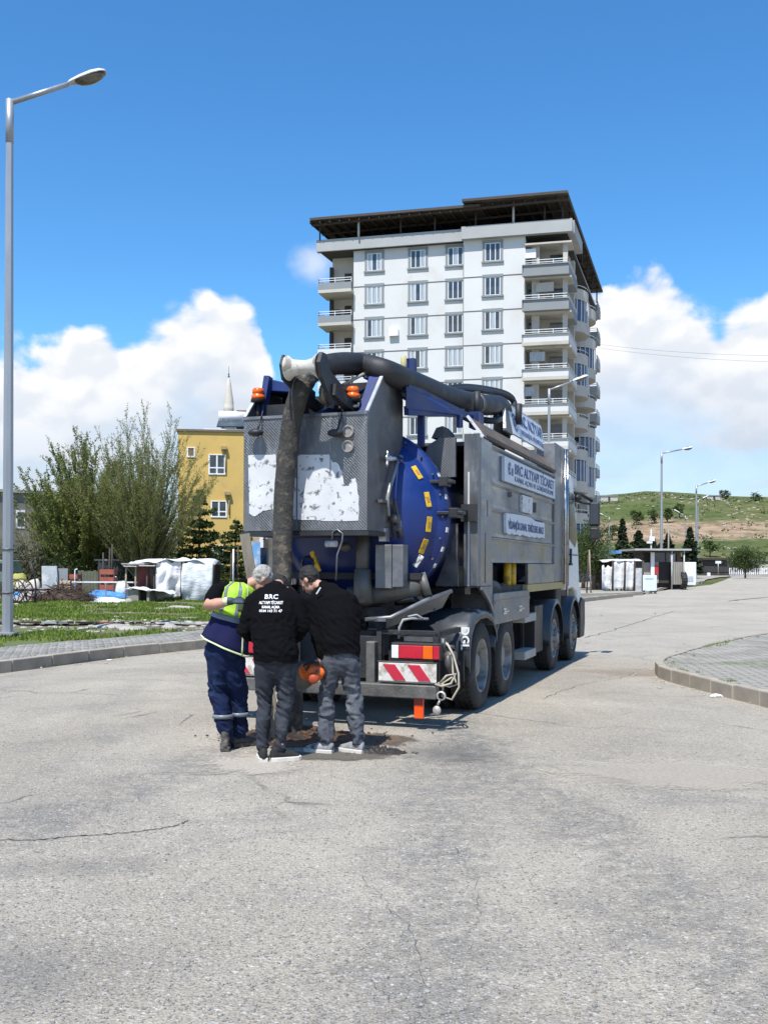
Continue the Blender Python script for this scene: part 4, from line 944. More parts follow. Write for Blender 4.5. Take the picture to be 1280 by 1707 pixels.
# cab ----------------------------------------------------------------------
def cabsec(y): return
m = MB()
prof = [(6.5, 1.25), (6.5, 3.45), (6.7, 3.6), (7.9, 3.6), (8.25, 3.42), (8.72, 2.1), (8.86, 1.4), (8.86, 1.2), (8.02, 1.2), (7.86, 1.36), (7.6, 1.48)] 
prof = [(6.45, 1.28), (6.45, 3.26), (6.6, 3.36), (6.95, 3.36), (7.2, 3.24), (7.74, 2.2), (7.86, 1.95), (7.98, 1.4), (8.38, 1.05), (8.42, .75), (8.02, .75), (7.9, 1.0), (7.66, 1.24), (7.25, 1.32), (6.8, 1.28)]
m.prism(prof, -1.235, 1.235, 'yz'); cab = P('cab', m, white_p, bevel=.05)
for sx in (1, -1):
    m = MB(); a_, b_ = sorted((sx*1.236, sx*1.243)); m.prism([(6.72, 2.2), (6.72, 3.02), (7.18, 3.02), (7.62, 2.2), (7.4, 2.05)], a_, b_, 'yz'); P('side_window', m, glass_d, cab)
    m = MB(); a_, b_ = sorted((sx*1.236, sx*1.246)); m.box(a_, b_, 6.68, 6.69, 1.36, 3.1); m.prism([(6.7, 1.92), (7.7, 1.92), (7.7, 1.90), (6.7, 1.90)], a_, b_, 'yz'); P('door_seam', m, black, cab)
    m = MB(); m.box(*sorted((sx*1.24, sx*1.275)), 6.75, 6.95, 1.72, 1.76); m.box(*sorted((sx*1.24, sx*1.27)), 6.82, 6.88, 1.76, 2.02); P('door_handle', m, black, cab)
    m = MB()
    m.prism([(7.9, .35), (8.4, .35), (8.5, .6), (8.48, 1.05), (8.1, 1.12), (7.9, 1.0)], *sorted((sx*.9, sx*1.27)), 'yz'); P('front_corner', m, black, cab, bevel=.03)
    m = MB(); m.tube([(sx*1.2, 7.2, 3.06), (sx*1.32, 7.6, 3.04), (sx*1.5, 7.75, 2.92)], .03, 8); m.tube([(sx*1.2, 7.3, 2.92), (sx*1.36, 7.6, 2.88), (sx*1.5, 7.75, 2.86)], .022, 8); m.ell((sx*1.28, 7.45, 2.97), (.07, .12, .07)); P('mirror_arm', m, black, cab)
    m = MB(); m.box(*sorted((sx*1.45, sx*1.64)), 7.7, 7.82, 2.45, 2.90); mi = P('mirror', m, black, cab, bevel=.03)
    m = MB(); m.box(*sorted((sx*1.47, sx*1.62)), 7.693, 7.70, 2.49, 2.86); P('mirror_glass', m, mat_glass('mirror_glass', (.05, .06, .07), .15) if sx > 0 else MATS['mirror_glass'], mi)
    m = MB(); m.box(*sorted((sx*1.46, sx*1.63)), 7.7, 7.82, 2.20, 2.43); P('lower_mirror', m, black, cab, bevel=.03)
m = MB(); m.prism([(7.22, 3.22), (7.76, 2.2), (7.775, 2.205), (7.235, 3.23)], -1.12, 1.12, 'yz'); P('windscreen', m, glass_d, cab)
m = MB(); m.prism([(7.885, 1.9), (8.0, 1.42), (8.015, 1.42), (7.9, 1.9)], -1.1, 1.1, 'yz'); P('grille', m, black, cab)
m = MB(); m.box(-1.22, 1.22, 8.38, 8.52, .38, .78); P('front_bumper', m, white_p, cab, bevel=.05)
# ================================================================== APARTMENT TOWER
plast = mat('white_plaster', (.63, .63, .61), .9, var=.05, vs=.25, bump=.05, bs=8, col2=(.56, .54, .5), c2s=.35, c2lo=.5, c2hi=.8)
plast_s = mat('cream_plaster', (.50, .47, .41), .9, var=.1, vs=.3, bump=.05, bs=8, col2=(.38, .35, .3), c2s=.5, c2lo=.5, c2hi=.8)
grey_b = mat('grey_plaster', (.38, .39, .38), .9, var=.08, vs=.5, bump=.05)
dgrey_b = mat('mid_grey_plaster', (.25, .265, .27), .9, var=.08, vs=.5, bump=.05)
surr = mat('window_surround_grey', (.24, .26, .265), .85, var=.08, bump=0)
pvc = mat('white_pvc', (.78, .79, .79), .5, var=.03, bump=0)
curt = mat('net_curtain', (.42, .45, .47), .9, var=.45, vs=6, bump=0, stretch=(5, 5, .3))
pane_m = mat('window_glass', (.045, .055, .065), .08, var=.7, vs=.9, bump=0, spec=.8)
pane_c = mat('curtained_glass', (.34, .38, .40), .15, var=.45, vs=2.2, bump=0, spec=.8, stretch=(7, 7, .25))
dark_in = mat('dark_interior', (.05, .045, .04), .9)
roof_m = mat('dark_roof_sheet', (.07, .055, .045), .8, var=.3, vs=.8, bump=.1, stretch=(1, .2, 1))
roof_t = mat('roof_timber', (.06, .042, .03), .85, var=.4, vs=3)
C0 = Vector((15.65, 86.75, 0)); fd = Vector((-.970, .2435, 0)); sdv = Vector((.299, .954, 0))
fin = Vector((.2435, .970, 0))             # inwards from the front
sin_ = Vector((-.954, .299, 0))            # inwards from the right side
tower = thing('apartment_tower', 'tall white ten storey apartment block with grey bands, balconies and an open dark roof', 'building', C0)
FZ = [-.3+3.0*k for k in range(11)]        # floor levels; 30.4 carries the parapet
def tf(px, d=0):
    """distance along the front (leftwards) of the column px, at depth d"""
    o = C0+fin*d; k = (px-CX)/F_PX; return (o.x-k*o.y)/(k*fd.y-fd.x)
def ts(px, d=0):
    o = C0+sin_*d; k = (px-CX)/F_PX; return (o.x-k*o.y)/(k*sdv.y-sdv.x)
def fbox(m, t0, t1, d0, d1, z0, z1, mi=0):
    a = [fd*t0+fin*d0, fd*t1+fin*d0, fd*t1+fin*d1, fd*t0+fin*d1]
    m.hexa([(p.x, p.y, z0) for p in a]+[(p.x, p.y, z1) for p in a], mi)
def sbox(m, t0, t1, d0, d1, z0, z1, mi=0):
    a = [sdv*t0+sin_*d0, sdv*t1+sin_*d0, sdv*t1+sin_*d1, sdv*t0+sin_*d1]
    m.hexa([(p.x, p.y, z0) for p in a]+[(p.x, p.y, z1) for p in a], mi)
tA, tB, tC, tD, tE = tf(945), tf(873), tf(770), tf(585), tf(530)
zt = 30.45
sb = .45                                   # the left half of the front stands back
# walls: front right, front left, side, inner core
m = MB(); fbox(m, tB, tC, 0, 8, 0, zt)
P('wall', m, plast, tower)
m = MB(); fbox(m, tC+.004, tD, sb, 8, 0, zt); P('wall', m, plast, tower)
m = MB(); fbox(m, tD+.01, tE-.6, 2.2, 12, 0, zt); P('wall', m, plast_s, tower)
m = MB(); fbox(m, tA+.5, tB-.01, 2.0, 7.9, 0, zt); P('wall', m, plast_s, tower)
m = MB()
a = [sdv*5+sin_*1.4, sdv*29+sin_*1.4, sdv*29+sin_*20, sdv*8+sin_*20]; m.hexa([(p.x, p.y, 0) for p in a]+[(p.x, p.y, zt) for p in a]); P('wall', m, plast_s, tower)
# floor joints (thin dark grooves)
for k in range(1, 10):
    z = FZ[k]+.42
    m = MB(); fbox(m, tB+.02, tC-.01, -.03, -.002, z, z+.07); P('floor_band', m, mat('groove_dark', (.13, .13, .13), .9), tower)
    m = MB(); fbox(m, tC+.03, tD-.01, sb-.03, sb-.002, z-.06, z+.01); P('floor_band', m, MATS['groove_dark'], tower)
m = MB(); fbox(m, tC-.05, tC+.02, -.015, sb-.004, 0, zt-.4); P('corner_joint', m, surr, tower)
# windows
def window_meshes(w_, h_):
    f = MB(); s = MB()
    # surround
    for a in ((-w_/2-.22, -w_/2), (w_/2, w_/2+.22)): s.box(a[0], a[1], -.06, .0, -h_/2-.0, h_/2+.2)
    s.box(-w_/2-.24, w_/2+.24, -.09, 0, h_/2, h_/2+.24); s.box(-w_/2-.3, w_/2+.3, -.16, 0, -h_/2-.14, -h_/2)
    for x in (-w_/2, -w_/6-.03, w_/6-.03, w_/2-.07): f.box(x, x+.07, -.035, .0, -h_/2, h_/2)
    f.box(-w_/2, w_/2, -.034, 0, -h_/2, -h_/2+.07); f.box(-w_/2, w_/2, -.034, 0, h_/2-.07, h_/2)
    p = MB(); p.box(-w_/6+.04, w_/6-.03, -.016, -.006, -h_/2+.07, h_/2-.07)
    return s.mesh('window_surround', surr), f.mesh('window_frame', pvc), p
ws, wf, _ = window_meshes(1.35, 1.6)
pb = MB(); pb.box(-.19, .19, -.016, -.006, -.73, .73)
pane_d = pb.mesh('pane', pane_m); pane_l = pb.mesh('pane', pane_c)
fang = math.atan2(-fd.y, -fd.x)
random.seed(11)
pat = {}
for px, d in ((622, sb), (694.5, sb), (757, sb), (819, 0)):
    t = tf(px, d)
    for k in range(10):
        z = 29.25-3.0*k
        if z < 1: continue
        pos = fd*t+fin*(d-.004); w_ = inst(ws, 'window', tower, (pos.x, pos.y, z), (0, 0, fang)); inst(wf, 'window_frame', w_)
        light = random.random()
        tower_win = (px, k, pos, z)
        for j, x in enumerate((-.44, 0, .44)):
            c = random.random() < (.75 if light > .35 else .2); inst(pane_l if c else pane_d, 'pane', w_, (x, 0, 0))
# parapet and roof deck
m = MB(); fbox(m, tA-.35, tC+.1, -.55, .0, 30.42, 31.5); sbox(m, 0, 6.2, -.6, -.0, 30.42, 31.5); P('parapet', m, grey_b, tower)
m = MB(); fbox(m, tC+.11, tE+.25, -.12, .45, 30.4, 31.45); P('parapet', m, grey_b, tower)
m = MB(); sbox(m, 6.21, 29, .4, 1.3, 30.42, 31.4); P('parapet', m, plast_s, tower)
deck = [fd*0-fin*.1, sdv*29, sdv*29+sin_*24, fd*(tE)+fin*.3]
m = MB(); a = [C0*0+sdv*.1+sin_*.1, sdv*29+sin_*.2, sdv*29+fd*tE*.98, fd*tE+fin*.1]; m.hexa([(p.x, p.y, 30.38) for p in a]+[(p.x, p.y, 30.6) for p in a]); P('roof_deck', m, dark_in, tower)
# open steel roof above
e0 = fd*(tf(943, -1.5))-fin*1.5; 
rf = thing('roof_canopy', None, None) if False else None
def roofpt(t, d): return fd*t+fin*d
tR0, tRm, tRl = tf(943, -1.6), tf(767, -1.6), tf(513, -1.2)
cr = roofpt(tR0, -1.6); cm = roofpt(tRm, -1.6); cm2 = roofpt(tRm, -1.1); cl = roofpt(tRl, -1.1)
dvec = sdv*32.5
m = MB()
def slab(p, q, zp, zq, m, back=None, rise=2.2, th=.22):
    """low pitched sheet from the eave p-q to a ridge half way back and down again"""
    b = dvec
    for (u0, z0, u1, z1) in ((0, 0, .5, rise), (.5, rise, 1, 0)):
        A_ = p+b*u0; B_ = q+b*u0; C_ = q+b*u1; D_ = p+b*u1
        m.hexa([(A_.x, A_.y, zp+z0-th), (B_.x, B_.y, zq+z0-th), (C_.x, C_.y, zq+z1-th), (D_.x, D_.y, zp+z1-th), (A_.x, A_.y, zp+z0), (B_.x, B_.y, zq+z0), (C_.x, C_.y, zq+z1), (D_.x, D_.y, zp+z1)])
slab(cr, cm, 33.55, 33.55, m, rise=0.0); P('roof', m, roof_m, tower)
m = MB(); slab(cm2-fd*1.5, cl, 33.2, 33.2, m, rise=0.0); P('roof', m, roof_m, tower)
for k in range(26):
    t = tR0+(tRl-tR0)*k/25; m = MB(); a = roofpt(t, -1.0); b = a+sdv*29.5; zz = 33.3 if t < tRm else 32.95
    m.bar((a.x, a.y, zz-.12), (b.x, b.y, zz-.12), .1, .22); P('rafter', m, roof_t, tower)
for k in range(12):
    a = roofpt(tR0-.05, -1.3)+sdv*(.4+k*2.6); b = roofpt(tRl+.0, -.9)+sdv*(.4+k*2.6); m = MB(); m.bar((a.x, a.y, 33.0), (b.x, b.y, 32.7), .12, .2); P('purlin', m, roof_t, tower)
postm = mat('post_pale', (.5, .5, .48), .7)
for t, z0 in ((tf(853, -.4), 31.5), (tf(597, 0), 31.4)):
    m = MB(); a = roofpt(t, -.35); m.cyl((a.x, a.y, z0), (a.x, a.y, 33.3), .1, 8); P('roof_post', m, postm, tower)
for t in (tf(665), tf(722), tf(790), tf(905), tf(935), tf(532)):
    m = MB(); a = roofpt(t, .1 if t != tf(532) else -.2); m.cyl((a.x, a.y, 31.4), (a.x, a.y, 33.1), .08, 6); P('roof_post', m, dark_in, tower)
for s_ in (3, 8, 13, 18, 23, 28):
    m = MB(); a = sdv*s_+sin_*.2; m.cyl((a.x, a.y, 31.4), (a.x, a.y, 33.3), .08, 6); P('roof_post', m, dark_in, tower)
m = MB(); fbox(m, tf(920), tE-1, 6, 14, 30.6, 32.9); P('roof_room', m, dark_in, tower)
# balconies -------------------------------------------------------------
rail = mat('white_rail', (.72, .72, .7), .5, var=.05, bump=0)
def railing(m, pts, z, n=2, h=.42):
    for k in range(n):
        zz = z+h*(k+1)/n
        for a, b in zip(pts, pts[1:]): m.bar((a.x, a.y, zz), (b.x, b.y, zz), .05, .05)
    for a, b in zip(pts, pts[1:]):
        q = max(1, int((b-a).length/1.2))
        for i in range(q+1):
            p = a+(b-a)*i/q; m.bar((p.x, p.y, z), (p.x, p.y, z+h), .05)
for k in range(10):
    zf = FZ[9]-.05-3*k+.35
    if zf < 0: continue
    band = dgrey_b if k < 2 else plast
    # right corner balcony, wrapping round the corner
    o0 = fd*(tf(868, -.8))-fin*.8; oc = fd*(tf(946, -.8))-fin*.8; oe = oc+sdv*6.2; 
    i0 = fd*tf(873)+fin*.2; ic = sin_*.0+fd*.25+fin*.25; ie = sdv*6.2+sin_*.2
    m = MB(); 
    T1 = .12
    q = [o0, oc, oe, oe+sin_*1.2, C0*0+sdv*1.8+sin_*1.0+fd*.6, i0]
    m.prism([(p.x, p.y) for p in q], zf-.28, zf); P('balcony_slab', m, plast_s if k > 1 else dgrey_b, tower)
    m = MB()
    for a, b, nn in ((o0, oc, fin), (oc, oe, sin_), (o0, i0, -fd)):
        a2, b2 = a+nn*T1, b+nn*T1; m.hexa([(p.x, p.y, zf) for p in (a, b, b2, a2)]+[(p.x, p.y, zf+.62) for p in (a, b, b2, a2)])
    P('balcony_parapet', m, band, tower)
    m = MB(); m.bar(o0+Vector((0, 0, zf+.66))-fin*.04, oc+Vector((0, 0, zf+.66))-fin*.04, .18, .06); P('balcony_coping', m, grey_b, tower)
    m = MB(); railing(m, [o0+fin*.1+fd*-.2, oc+fin*.1+sin_*.1, oe+sin_*.1], zf+.66); P('balcony_rail', m, rail, tower)
    # columns and doorways behind
    m = MB()
    for px in (897,): t = tf(px, .4); fbox(m, t, t+.65, .25, .6, zf, zf+2.7)
    t = tf(944, .2); fbox(m, t, t+.4, .1, .5, zf, zf+2.7); sbox(m, 5.6, 6.2, .05, .6, zf, zf+2.7)
    P('balcony_column', m, plast_s, tower)
    m = MB(); fbox(m, tf(893, 1.9), tf(880, 1.9), 1.85, 1.99, zf, zf+2.3); fbox(m, tf(940, 1.9)+.2, tf(915, 1.9), 1.85, 1.99, zf, zf+2.2); P('balcony_door', m, pane_m, tower)
    m = MB(); fbox(m, tA-.3, tB, -.3, 2.1, zf+2.55, zf+2.70); P('balcony_ceiling', m, plast_s, tower)
    # left balcony
    m = MB(); a0, a1 = tf(584, -.3), tf(529, -.3); fbox(m, a0, a1, -.45, 2.3, zf-.45-.05, zf-.22); P('balcony_slab', m, plast_s, tower)
    m = MB(); zz = zf-.22; fbox(m, a0, a1, -.45, -.33, zz+.003, zz+.6); fbox(m, a1-.12, a1, -.32, 2.2, zz+.003, zz+.6); P('balcony_parapet', m, band, tower)
    m = MB(); railing(m, [fd*a0-fin*.38, fd*(a1-.06)-fin*.38, fd*(a1-.06)+fin*2], zz+.6); P('balcony_rail', m, rail, tower)
    m = MB(); t = tf(553, 1.6); fbox(m, t, t+.3, 1.5, 1.9, zz, zz+2.6); fbox(m, tf(583, 2), tf(572, 2), 2.1, 2.19, zz, zz+2.1); P('balcony_door', m, dark_in, tower)
    # side bays: rounded slabs, some glazed
    for bi, (s0, s1, dd) in enumerate(((7.4, 12.6, .9), (14.6, 19.8, .9))):
        cs = (s0+s1)/2; hw = (s1-s0)/2; ring = []
        for i in range(13):
            a = math.pi*i/12; ring.append(sdv*(cs-hw*math.cos(a))+sin_*(1.35-(1.2+dd)*math.sin(a)**.7))
        m = MB(); rr = ring+[sdv*s1+sin_*1.38, sdv*s0+sin_*1.38]
        m.prism([(p.x, p.y) for p in rr], zf-.28, zf+.02); n_ = len(ring)
        for a, b in zip(ring, ring[1:]):
            m.hexa([(p.x, p.y, zf+.02) for p in (a, b, b+sin_*.1, a+sin_*.1)]+[(p.x, p.y, zf+.72) for p in (a, b, b+sin_*.1, a+sin_*.1)])
        P('bay_parapet', m, plast_s, tower)
        glazed = (bi == 0 and k in (1, 3, 6, 8)) or (bi == 1 and k in (2, 5, 6))
        if glazed:
            for a, b in zip(ring[1:], ring[2:-1]):
                m = MB(); a_, b_ = a+sin_*.06, b+sin_*.06; m.hexa([(p.x, p.y, zf+.74) for p in (a_, b_, b_+sin_*.05, a_+sin_*.05)]+[(p.x, p.y, zf+2.62) for p in (a_, b_, b_+sin_*.05, a_+sin_*.05)])
                P('bay_glass', m, mat('blue_curtain_glass', (.06, .10, .19), .2, var=.5, vs=3, bump=0, stretch=(3, 3, .2)), tower)
            m = MB()
            for a in ring[1:-1]: m.bar((a.x, a.y, zf+.7), (a.x, a.y, zf+2.7), .07)
            P('bay_frame', m, rail, tower)
        else:
            m = MB(); railing(m, [p+sin_*.05 for p in ring[1:-1]], zf+.72, 1, .3); P('bay_rail', m, rail, tower)
            m = MB(); sbox(m, cs-1.5, cs-.3, 1.28, 1.39, zf+.1, zf+2.3); sbox(m, cs+.4, cs+1.4, 1.28, 1.39, zf+.9, zf+2.3); P('bay_door', m, pane_m, tower)
    # window between the bays, air conditioner, downpipe floor pieces
    m = MB(); sbox(m, 13.0, 14.2, 1.3, 1.39, zf+1.0, zf+2.3); sbox(m, 20.6, 22.0, 1.3, 1.39, zf+1.0, zf+2.3); P('side_window', m, pane_m, tower)
    if k in (4, 5, 7): m = MB(); sbox(m, 20.4, 21.2, .9, 1.29, zf+.4, zf+.95); P('air_conditioner', m, pvc, tower)
    # far projecting balcony
    for zq in ([zf+3.0, zf] if k == 0 else [zf]):
        m = MB(); sbox(m, 25.4, 28.8, -.15, 1.39, zq-.3, zq-.02); P('balcony_slab', m, grey_b, tower)
        m = MB(); sbox(m, 25.4, 28.8, -.15, -.03, zq, zq+.6); sbox(m, 25.4, 25.52, -.02, 1.3, zq, zq+.6); P('balcony_parapet', m, dgrey_b if k < 1 else grey_b, tower)
        m = MB(); railing(m, [sdv*25.5+sin_*1, sdv*25.5-sin_*.1, sdv*28.7-sin_*.1], zq+.6); P('balcony_rail', m, rail, tower)
        m = MB(); sbox(m, 25.8, 27.4, .1, 1.2, zq-.75, zq-.31); P('balcony_soffit', m, dgrey_b, tower)
# things people keep on their balconies, dishes and air units on the wall
random.seed(8)
for k in range(9):
    zf = FZ[9]-.05-3*k+.35
    for q in range(random.randint(1, 3)):
        t = tf(random.uniform(880, 935), .6); mm = random.choice((white_p, dgrey_b, MATS['rust_box'] if 'rust_box' in MATS else dgrey_b, grey_b)); m = MB(); h = random.uniform(.6, 1.5); fbox(m, t, t+random.uniform(.3, .9), .7, 1.2, zf+.01, zf+h); P('stored_item', m, mm, tower)
    if random.random() < .6:
        t = tf(random.uniform(880, 925), .1); m = MB(); fbox(m, t, t+random.uniform(.8, 1.8), .02, .05, zf+1.5, zf+2.3); P('laundry', m, random.choice((pvc, curt, plast_s)), tower)
    t = tf(random.uniform(560, 575), .9); m = MB(); fbox(m, t, t+.7, 1.0, 1.5, zf-.2, zf+random.uniform(.5, 1.3)); P('stored_item', m, random.choice((dark_in, white_p, grey_b)), tower)
for px, k in ((655, 2), (722, 4), (655, 5)):
    t = tf(px, sb); z = 28.4-3*k; m = MB(); fbox(m, t-.45, t+.4, sb-.35, sb-.004, z, z+.6); P('air_conditioner', m, pvc, tower)
m = MB()
for s_ in (6.6, 13.9, 23.6):
    p = sdv*s_+sin_*1.25; m.cyl((p.x, p.y, .5), (p.x, p.y, 30.3), .09, 8)
P('downpipe', m, rail, tower)
m = MB(); sbox(m, 6.25, 7.2, .6, 1.39, 0, 30.4); sbox(m, 22.6, 24.8, .6, 1.39, 0, 30.4); P('side_pier', m, plast_s, tower)

# ================================================================== YELLOW HOUSE
yel = mat('yellow_render', (.60, .41, .125), .9, var=.08, vs=.5, bump=.15, bs=12, col2=(.47, .33, .13), c2s=.6, c2lo=.52, c2hi=.8)
YY = 66.0
a = A(296, 720, YY); b = A(407, 720, YY+.55)
yh = thing('yellow_house', 'three storey yellow rendered house with white framed windows behind the trees', 'building', (a.x, a.y, gz(YY)))
wv = Vector((b.x-a.x, b.y-a.y, 0)); wl_ = wv.length; yang = math.atan2(wv.y, wv.x); yh.rotation_euler = (0, 0, yang)
hz = a.z-gz(YY)
m = MB(); m.box(0, wl_, 0, 9, 0, hz); P('wall', m, yel, yh)
m = MB(); m.box(-.12, wl_+.12, -.12, 9.1, hz+.003, hz+.14); P('roof_edge', m, mat('dark_roof_edge', (.16, .13, .09), .8), yh)
m = MB(); m.box(1.6, wl_+2, 1, 8, hz+.145, hz+.35); P('roof_slab', m, white_p, yh)
def ywin(px0, px1, py0, py1, name='window', nb=2):
    p0 = A(px0, py1, YY+.7); p1 = A(px1, py0, YY+.7); u0 = (p0.x-a.x)/math.cos(yang); u1 = (p1.x-a.x)/math.cos(yang); z0 = p0.z-gz(YY); z1 = p1.z-gz(YY)
    m = MB(); t = .09; m.box(u0-t, u1+t, -.06, -.003, z0-t, z0); m.box(u0-t, u1+t, -.06, -.003, z1, z1+t*.6); m.box(u0-t, u0, -.05, -.003, z0, z1); m.box(u1, u1+t, -.05, -.003, z0, z1)
    if nb > 1: c = (u0+u1)/2; m.box(c-.05, c+.05, -.045, -.003, z0, z1)
    if nb > 1: m.box(u0, u1, -.044, -.003, z0+.27*(z1-z0), z0+.27*(z1-z0)+.08)
    w_ = P(name, m, pvc, yh)
    m = MB(); m.box(u0, u1, -.02, -.003, z0, z1); P('pane', m, pane_m if nb > 1 else mat('brown_shutter', (.2, .12, .06), .7), w_)
ywin(351, 374, 761, 791); ywin(355, 377, 838, 862); ywin(316, 325, 750, 763, nb=1); ywin(358, 372, 912, 930)
for px, py, py2 in ((378, 751, 790), (384, 826, 860)):
    p = A(px, py, YY+.9); u = (p.x-a.x); z = p.z-gz(YY); p2 = A(px, py2, YY+.9); m = MB(); m.cyl((u, -.1, z), (u, -.1, p2.z-gz(YY)), .04, 6); m.box(u-.3, u+.1, -.3, -.05, z-.05, z+.15); P('flue_pipe', m, mat('weathered_pipe', (.35, .26, .13), .7), yh)
# roof water heater
wh = thing('solar_water_heater', 'white and brown water tank unit standing on the roof of the yellow house', 'water heater', (a.x+2.6, a.y+2.2, a.z+.36))
m = MB(); m.cyl((-.3, 0, .95), (1.5, .1, .95), .36, 14); P('tank', m, white_p, wh)
m = MB(); 
for x in (0, 1.3): m.bar((x, -.3, 0), (x, -.2, .7), .06); m.bar((x, .4, 0), (x, .3, .7), .06)
P('stand', m, st_dirty, wh)
m = MB(); m.add([(-.3, -.9, .12), (1.7, -.9, .12), (1.7, -.2, .6), (-.3, -.2, .6)], [(0, 1, 2, 3)]); P('collector', m, mat('collector_dark', (.05, .07, .09), .3), wh, solid=.08)
m = MB(); m.box(.9, 2.1, -.1, 1.6, .1, 1.35); P('brown_box', m, mat('rust_box', (.22, .09, .06), .8, var=.3), wh)
# ================================================================== MINARET
mp = A(380, 943, 190)
mn = thing('minaret', 'pale stone minaret with conical top rising behind the yellow house', 'minaret', (mp.x, mp.y, gz(190)))
k_ = 190/F_PX; zb = lambda py: CAM_H+(HY-py)*k_-gz(190)
stone_m = mat('minaret_stone', (.58, .53, .46), .9, var=.1, vs=1)
m = MB(); m.lathe([(.95, 0), (.9, zb(688)), (.98, zb(686)), (.98, zb(680)), (.93, zb(679)), (.93, zb(672)), (.0+.9, zb(670)), (.35, zb(636)), (.10, zb(630))], n=16); P('shaft', m, stone_m, mn)
m = MB(); m.lathe([(.9, zb(720)), (1.7, zb(712)), (1.75, zb(700)), (1.6, zb(700)), (1.6, zb(708)), (.9, zb(709))], n=16); P('gallery', m, stone_m, mn)
m = MB(); m.lathe([(.08, zb(631)), (.22, zb(629)), (.08, zb(627)), (.16, zb(624.5)), (.05, zb(623)), (.03, zb(612)), (.001, zb(611))], n=8); P('finial', m, mat('finial_metal', (.12, .12, .13), .4, .5), mn)
# ================================================================== GREY BUILDING AT THE LEFT
gp = A(-60, 821, 74); g2 = A(262, 842, 82)
gb = thing('grey_building', 'long low unpainted grey building behind the trees at the left', 'building', (gp.x, gp.y, gz(74)))
v_ = g2-gp; gb.rotation_euler = (0, 0, math.atan2(v_.y, v_.x)); gl = math.hypot(v_.x, v_.y); gh = gp.z-gz(74)
m = MB(); m.box(0, gl, 0, 9, 0, gh); P('wall', m, mat('grey_block_wall', (.17, .165, .15), .95, var=.15, vs=.5, bump=.2, bs=4, col2=(.24, .22, .19), c2s=.4), gb)
m = MB(); m.box(-.2, gl+.2, -.25, 9.2, gh+.003, gh+.22); P('roof', m, mat('pale_roof_edge', (.34, .33, .31), .9), gb)
for px, py, pw, ph in ((27, 868, 6, 12), (77, 868, 9, 13)):
    u = (px-(-60))/(262+60)*gl; k = 76/F_PX; z = CAM_H+(HY-py)*k-gz(74); w2, h2 = pw*k/2+.1, ph*k
    m = MB(); m.box(u-w2-.1, u+w2+.1, -.05, -.003, z-h2-.15, z+h2+.15); w_ = P('window', m, pvc, gb); m = MB(); m.box(u-w2, u+w2, -.07, -.051, z-h2, z+h2); P('pane', m, pane_m, w_)

# ================================================================== TREES
bark = mat('bark', (.11, .085, .06), .9, var=.3, vs=8, bump=.5)
twigm = mat('twig_bark', (.19, .175, .10), .9, var=.2, vs=4, bump=0)
lf_y = mat_leaf('leaf_young', (.11, .135, .028), (.27, .28, .07), .4)
lf_g = mat_leaf('leaf_green', (.028, .055, .014), (.10, .14, .035), .3)
lf_d = mat_leaf('leaf_dark', (.012, .026, .010), (.035, .055, .02), .12)
lf_o2 = mat_leaf('leaf_fresh_olive', (.10, .135, .028), (.25, .28, .07), .4)
lf_o = mat_leaf('leaf_olive', (.04, .05, .02), (.10, .11, .045), .2)
def leafq(m, p, s, up=.3):
    d = Vector((random.gauss(0, 1), random.gauss(0, 1), random.gauss(0, 1)+up)).normalized(); x = d.orthogonal().normalized(); x = Matrix.Rotation(random.random()*6.28, 3, d) @ x; y = d.cross(x)
    L_ = s*random.uniform(.7, 1.4); W = s*random.uniform(.3, .55)
    m.add([p-x*L_/2, p+y*W/2, p+x*L_/2, p-y*W/2], [(0, 1, 2, 3)])
def shoot_tree(name, label, cat, base, H, spread, nst, leaf, seed, leafden=1.0, ls=.09, trunk=.22, group=None, lean=0):
    """many long thin ascending shoots from a short trunk, small young leaves along them"""
    random.seed(seed); t = thing(name, label, cat, base, 0, group); w_ = MB(); f = MB()
    w_.tube([(0, 0, -.2), (.05, 0, H*.06), (0, .05, H*.13)], [trunk, trunk*.8, trunk*.7], 8)
    for i in range(nst):
        a = random.random()*6.28; r = random.random()**.55; tilt = r*spread; l = H*(1-.28*r**1.6)*random.uniform(.72, 1.02)
        d = Vector((math.cos(a)*math.sin(tilt), math.sin(a)*math.sin(tilt), math.cos(tilt))); p = Vector((random.uniform(-.12, .12), random.uniform(-.12, .12), H*random.uniform(.03, .14)))
        pts = [p.copy()]; n = 9; dd = d.copy()
        for k in range(n):
            dd = (dd+Vector((random.gauss(0, .055), random.gauss(0, .055), .035+.02*random.random()))).normalized(); p = p+dd*l/n; pts.append(p.copy())
        r0 = trunk*random.uniform(.10, .26); w_.tube(pts, [max(.008, r0*(1-k/(n+.6))) for k in range(n+1)], 4, cap=False)
        for k in range(2, n):
            for q in range(random.randint(1, 3)):
                s0 = pts[k].lerp(pts[k+1], random.random()); dr = (dd*.9+Vector((random.gauss(0, .38), random.gauss(0, .38), random.gauss(.2, .25)))).normalized(); ln = l*random.uniform(.08, .22)*(1.2-k/n*.6)
                e = s0+dr*ln; w_.tube([s0, s0.lerp(e, .5)+Vector((0, 0, -.02)), e], [.012, .010, .006], 3, cap=False)
                for z in range(int(ln*9*leafden)): leafq(f, s0.lerp(e, random.random())+Vector((random.gauss(0, .05), random.gauss(0, .05), random.gauss(0, .05))), ls)
            for z in range(int(l/n*5*leafden)): leafq(f, pts[k].lerp(pts[k+1], random.random())+Vector((random.gauss(0, .05), random.gauss(0, .05), 0)), ls)
    tag(w_.build('branches', twigm, t, fix=False), kind='stuff'); tag(f.build('foliage', leaf, t, fix=False), kind='stuff'); t.children[0].name = 'trunk'; return t
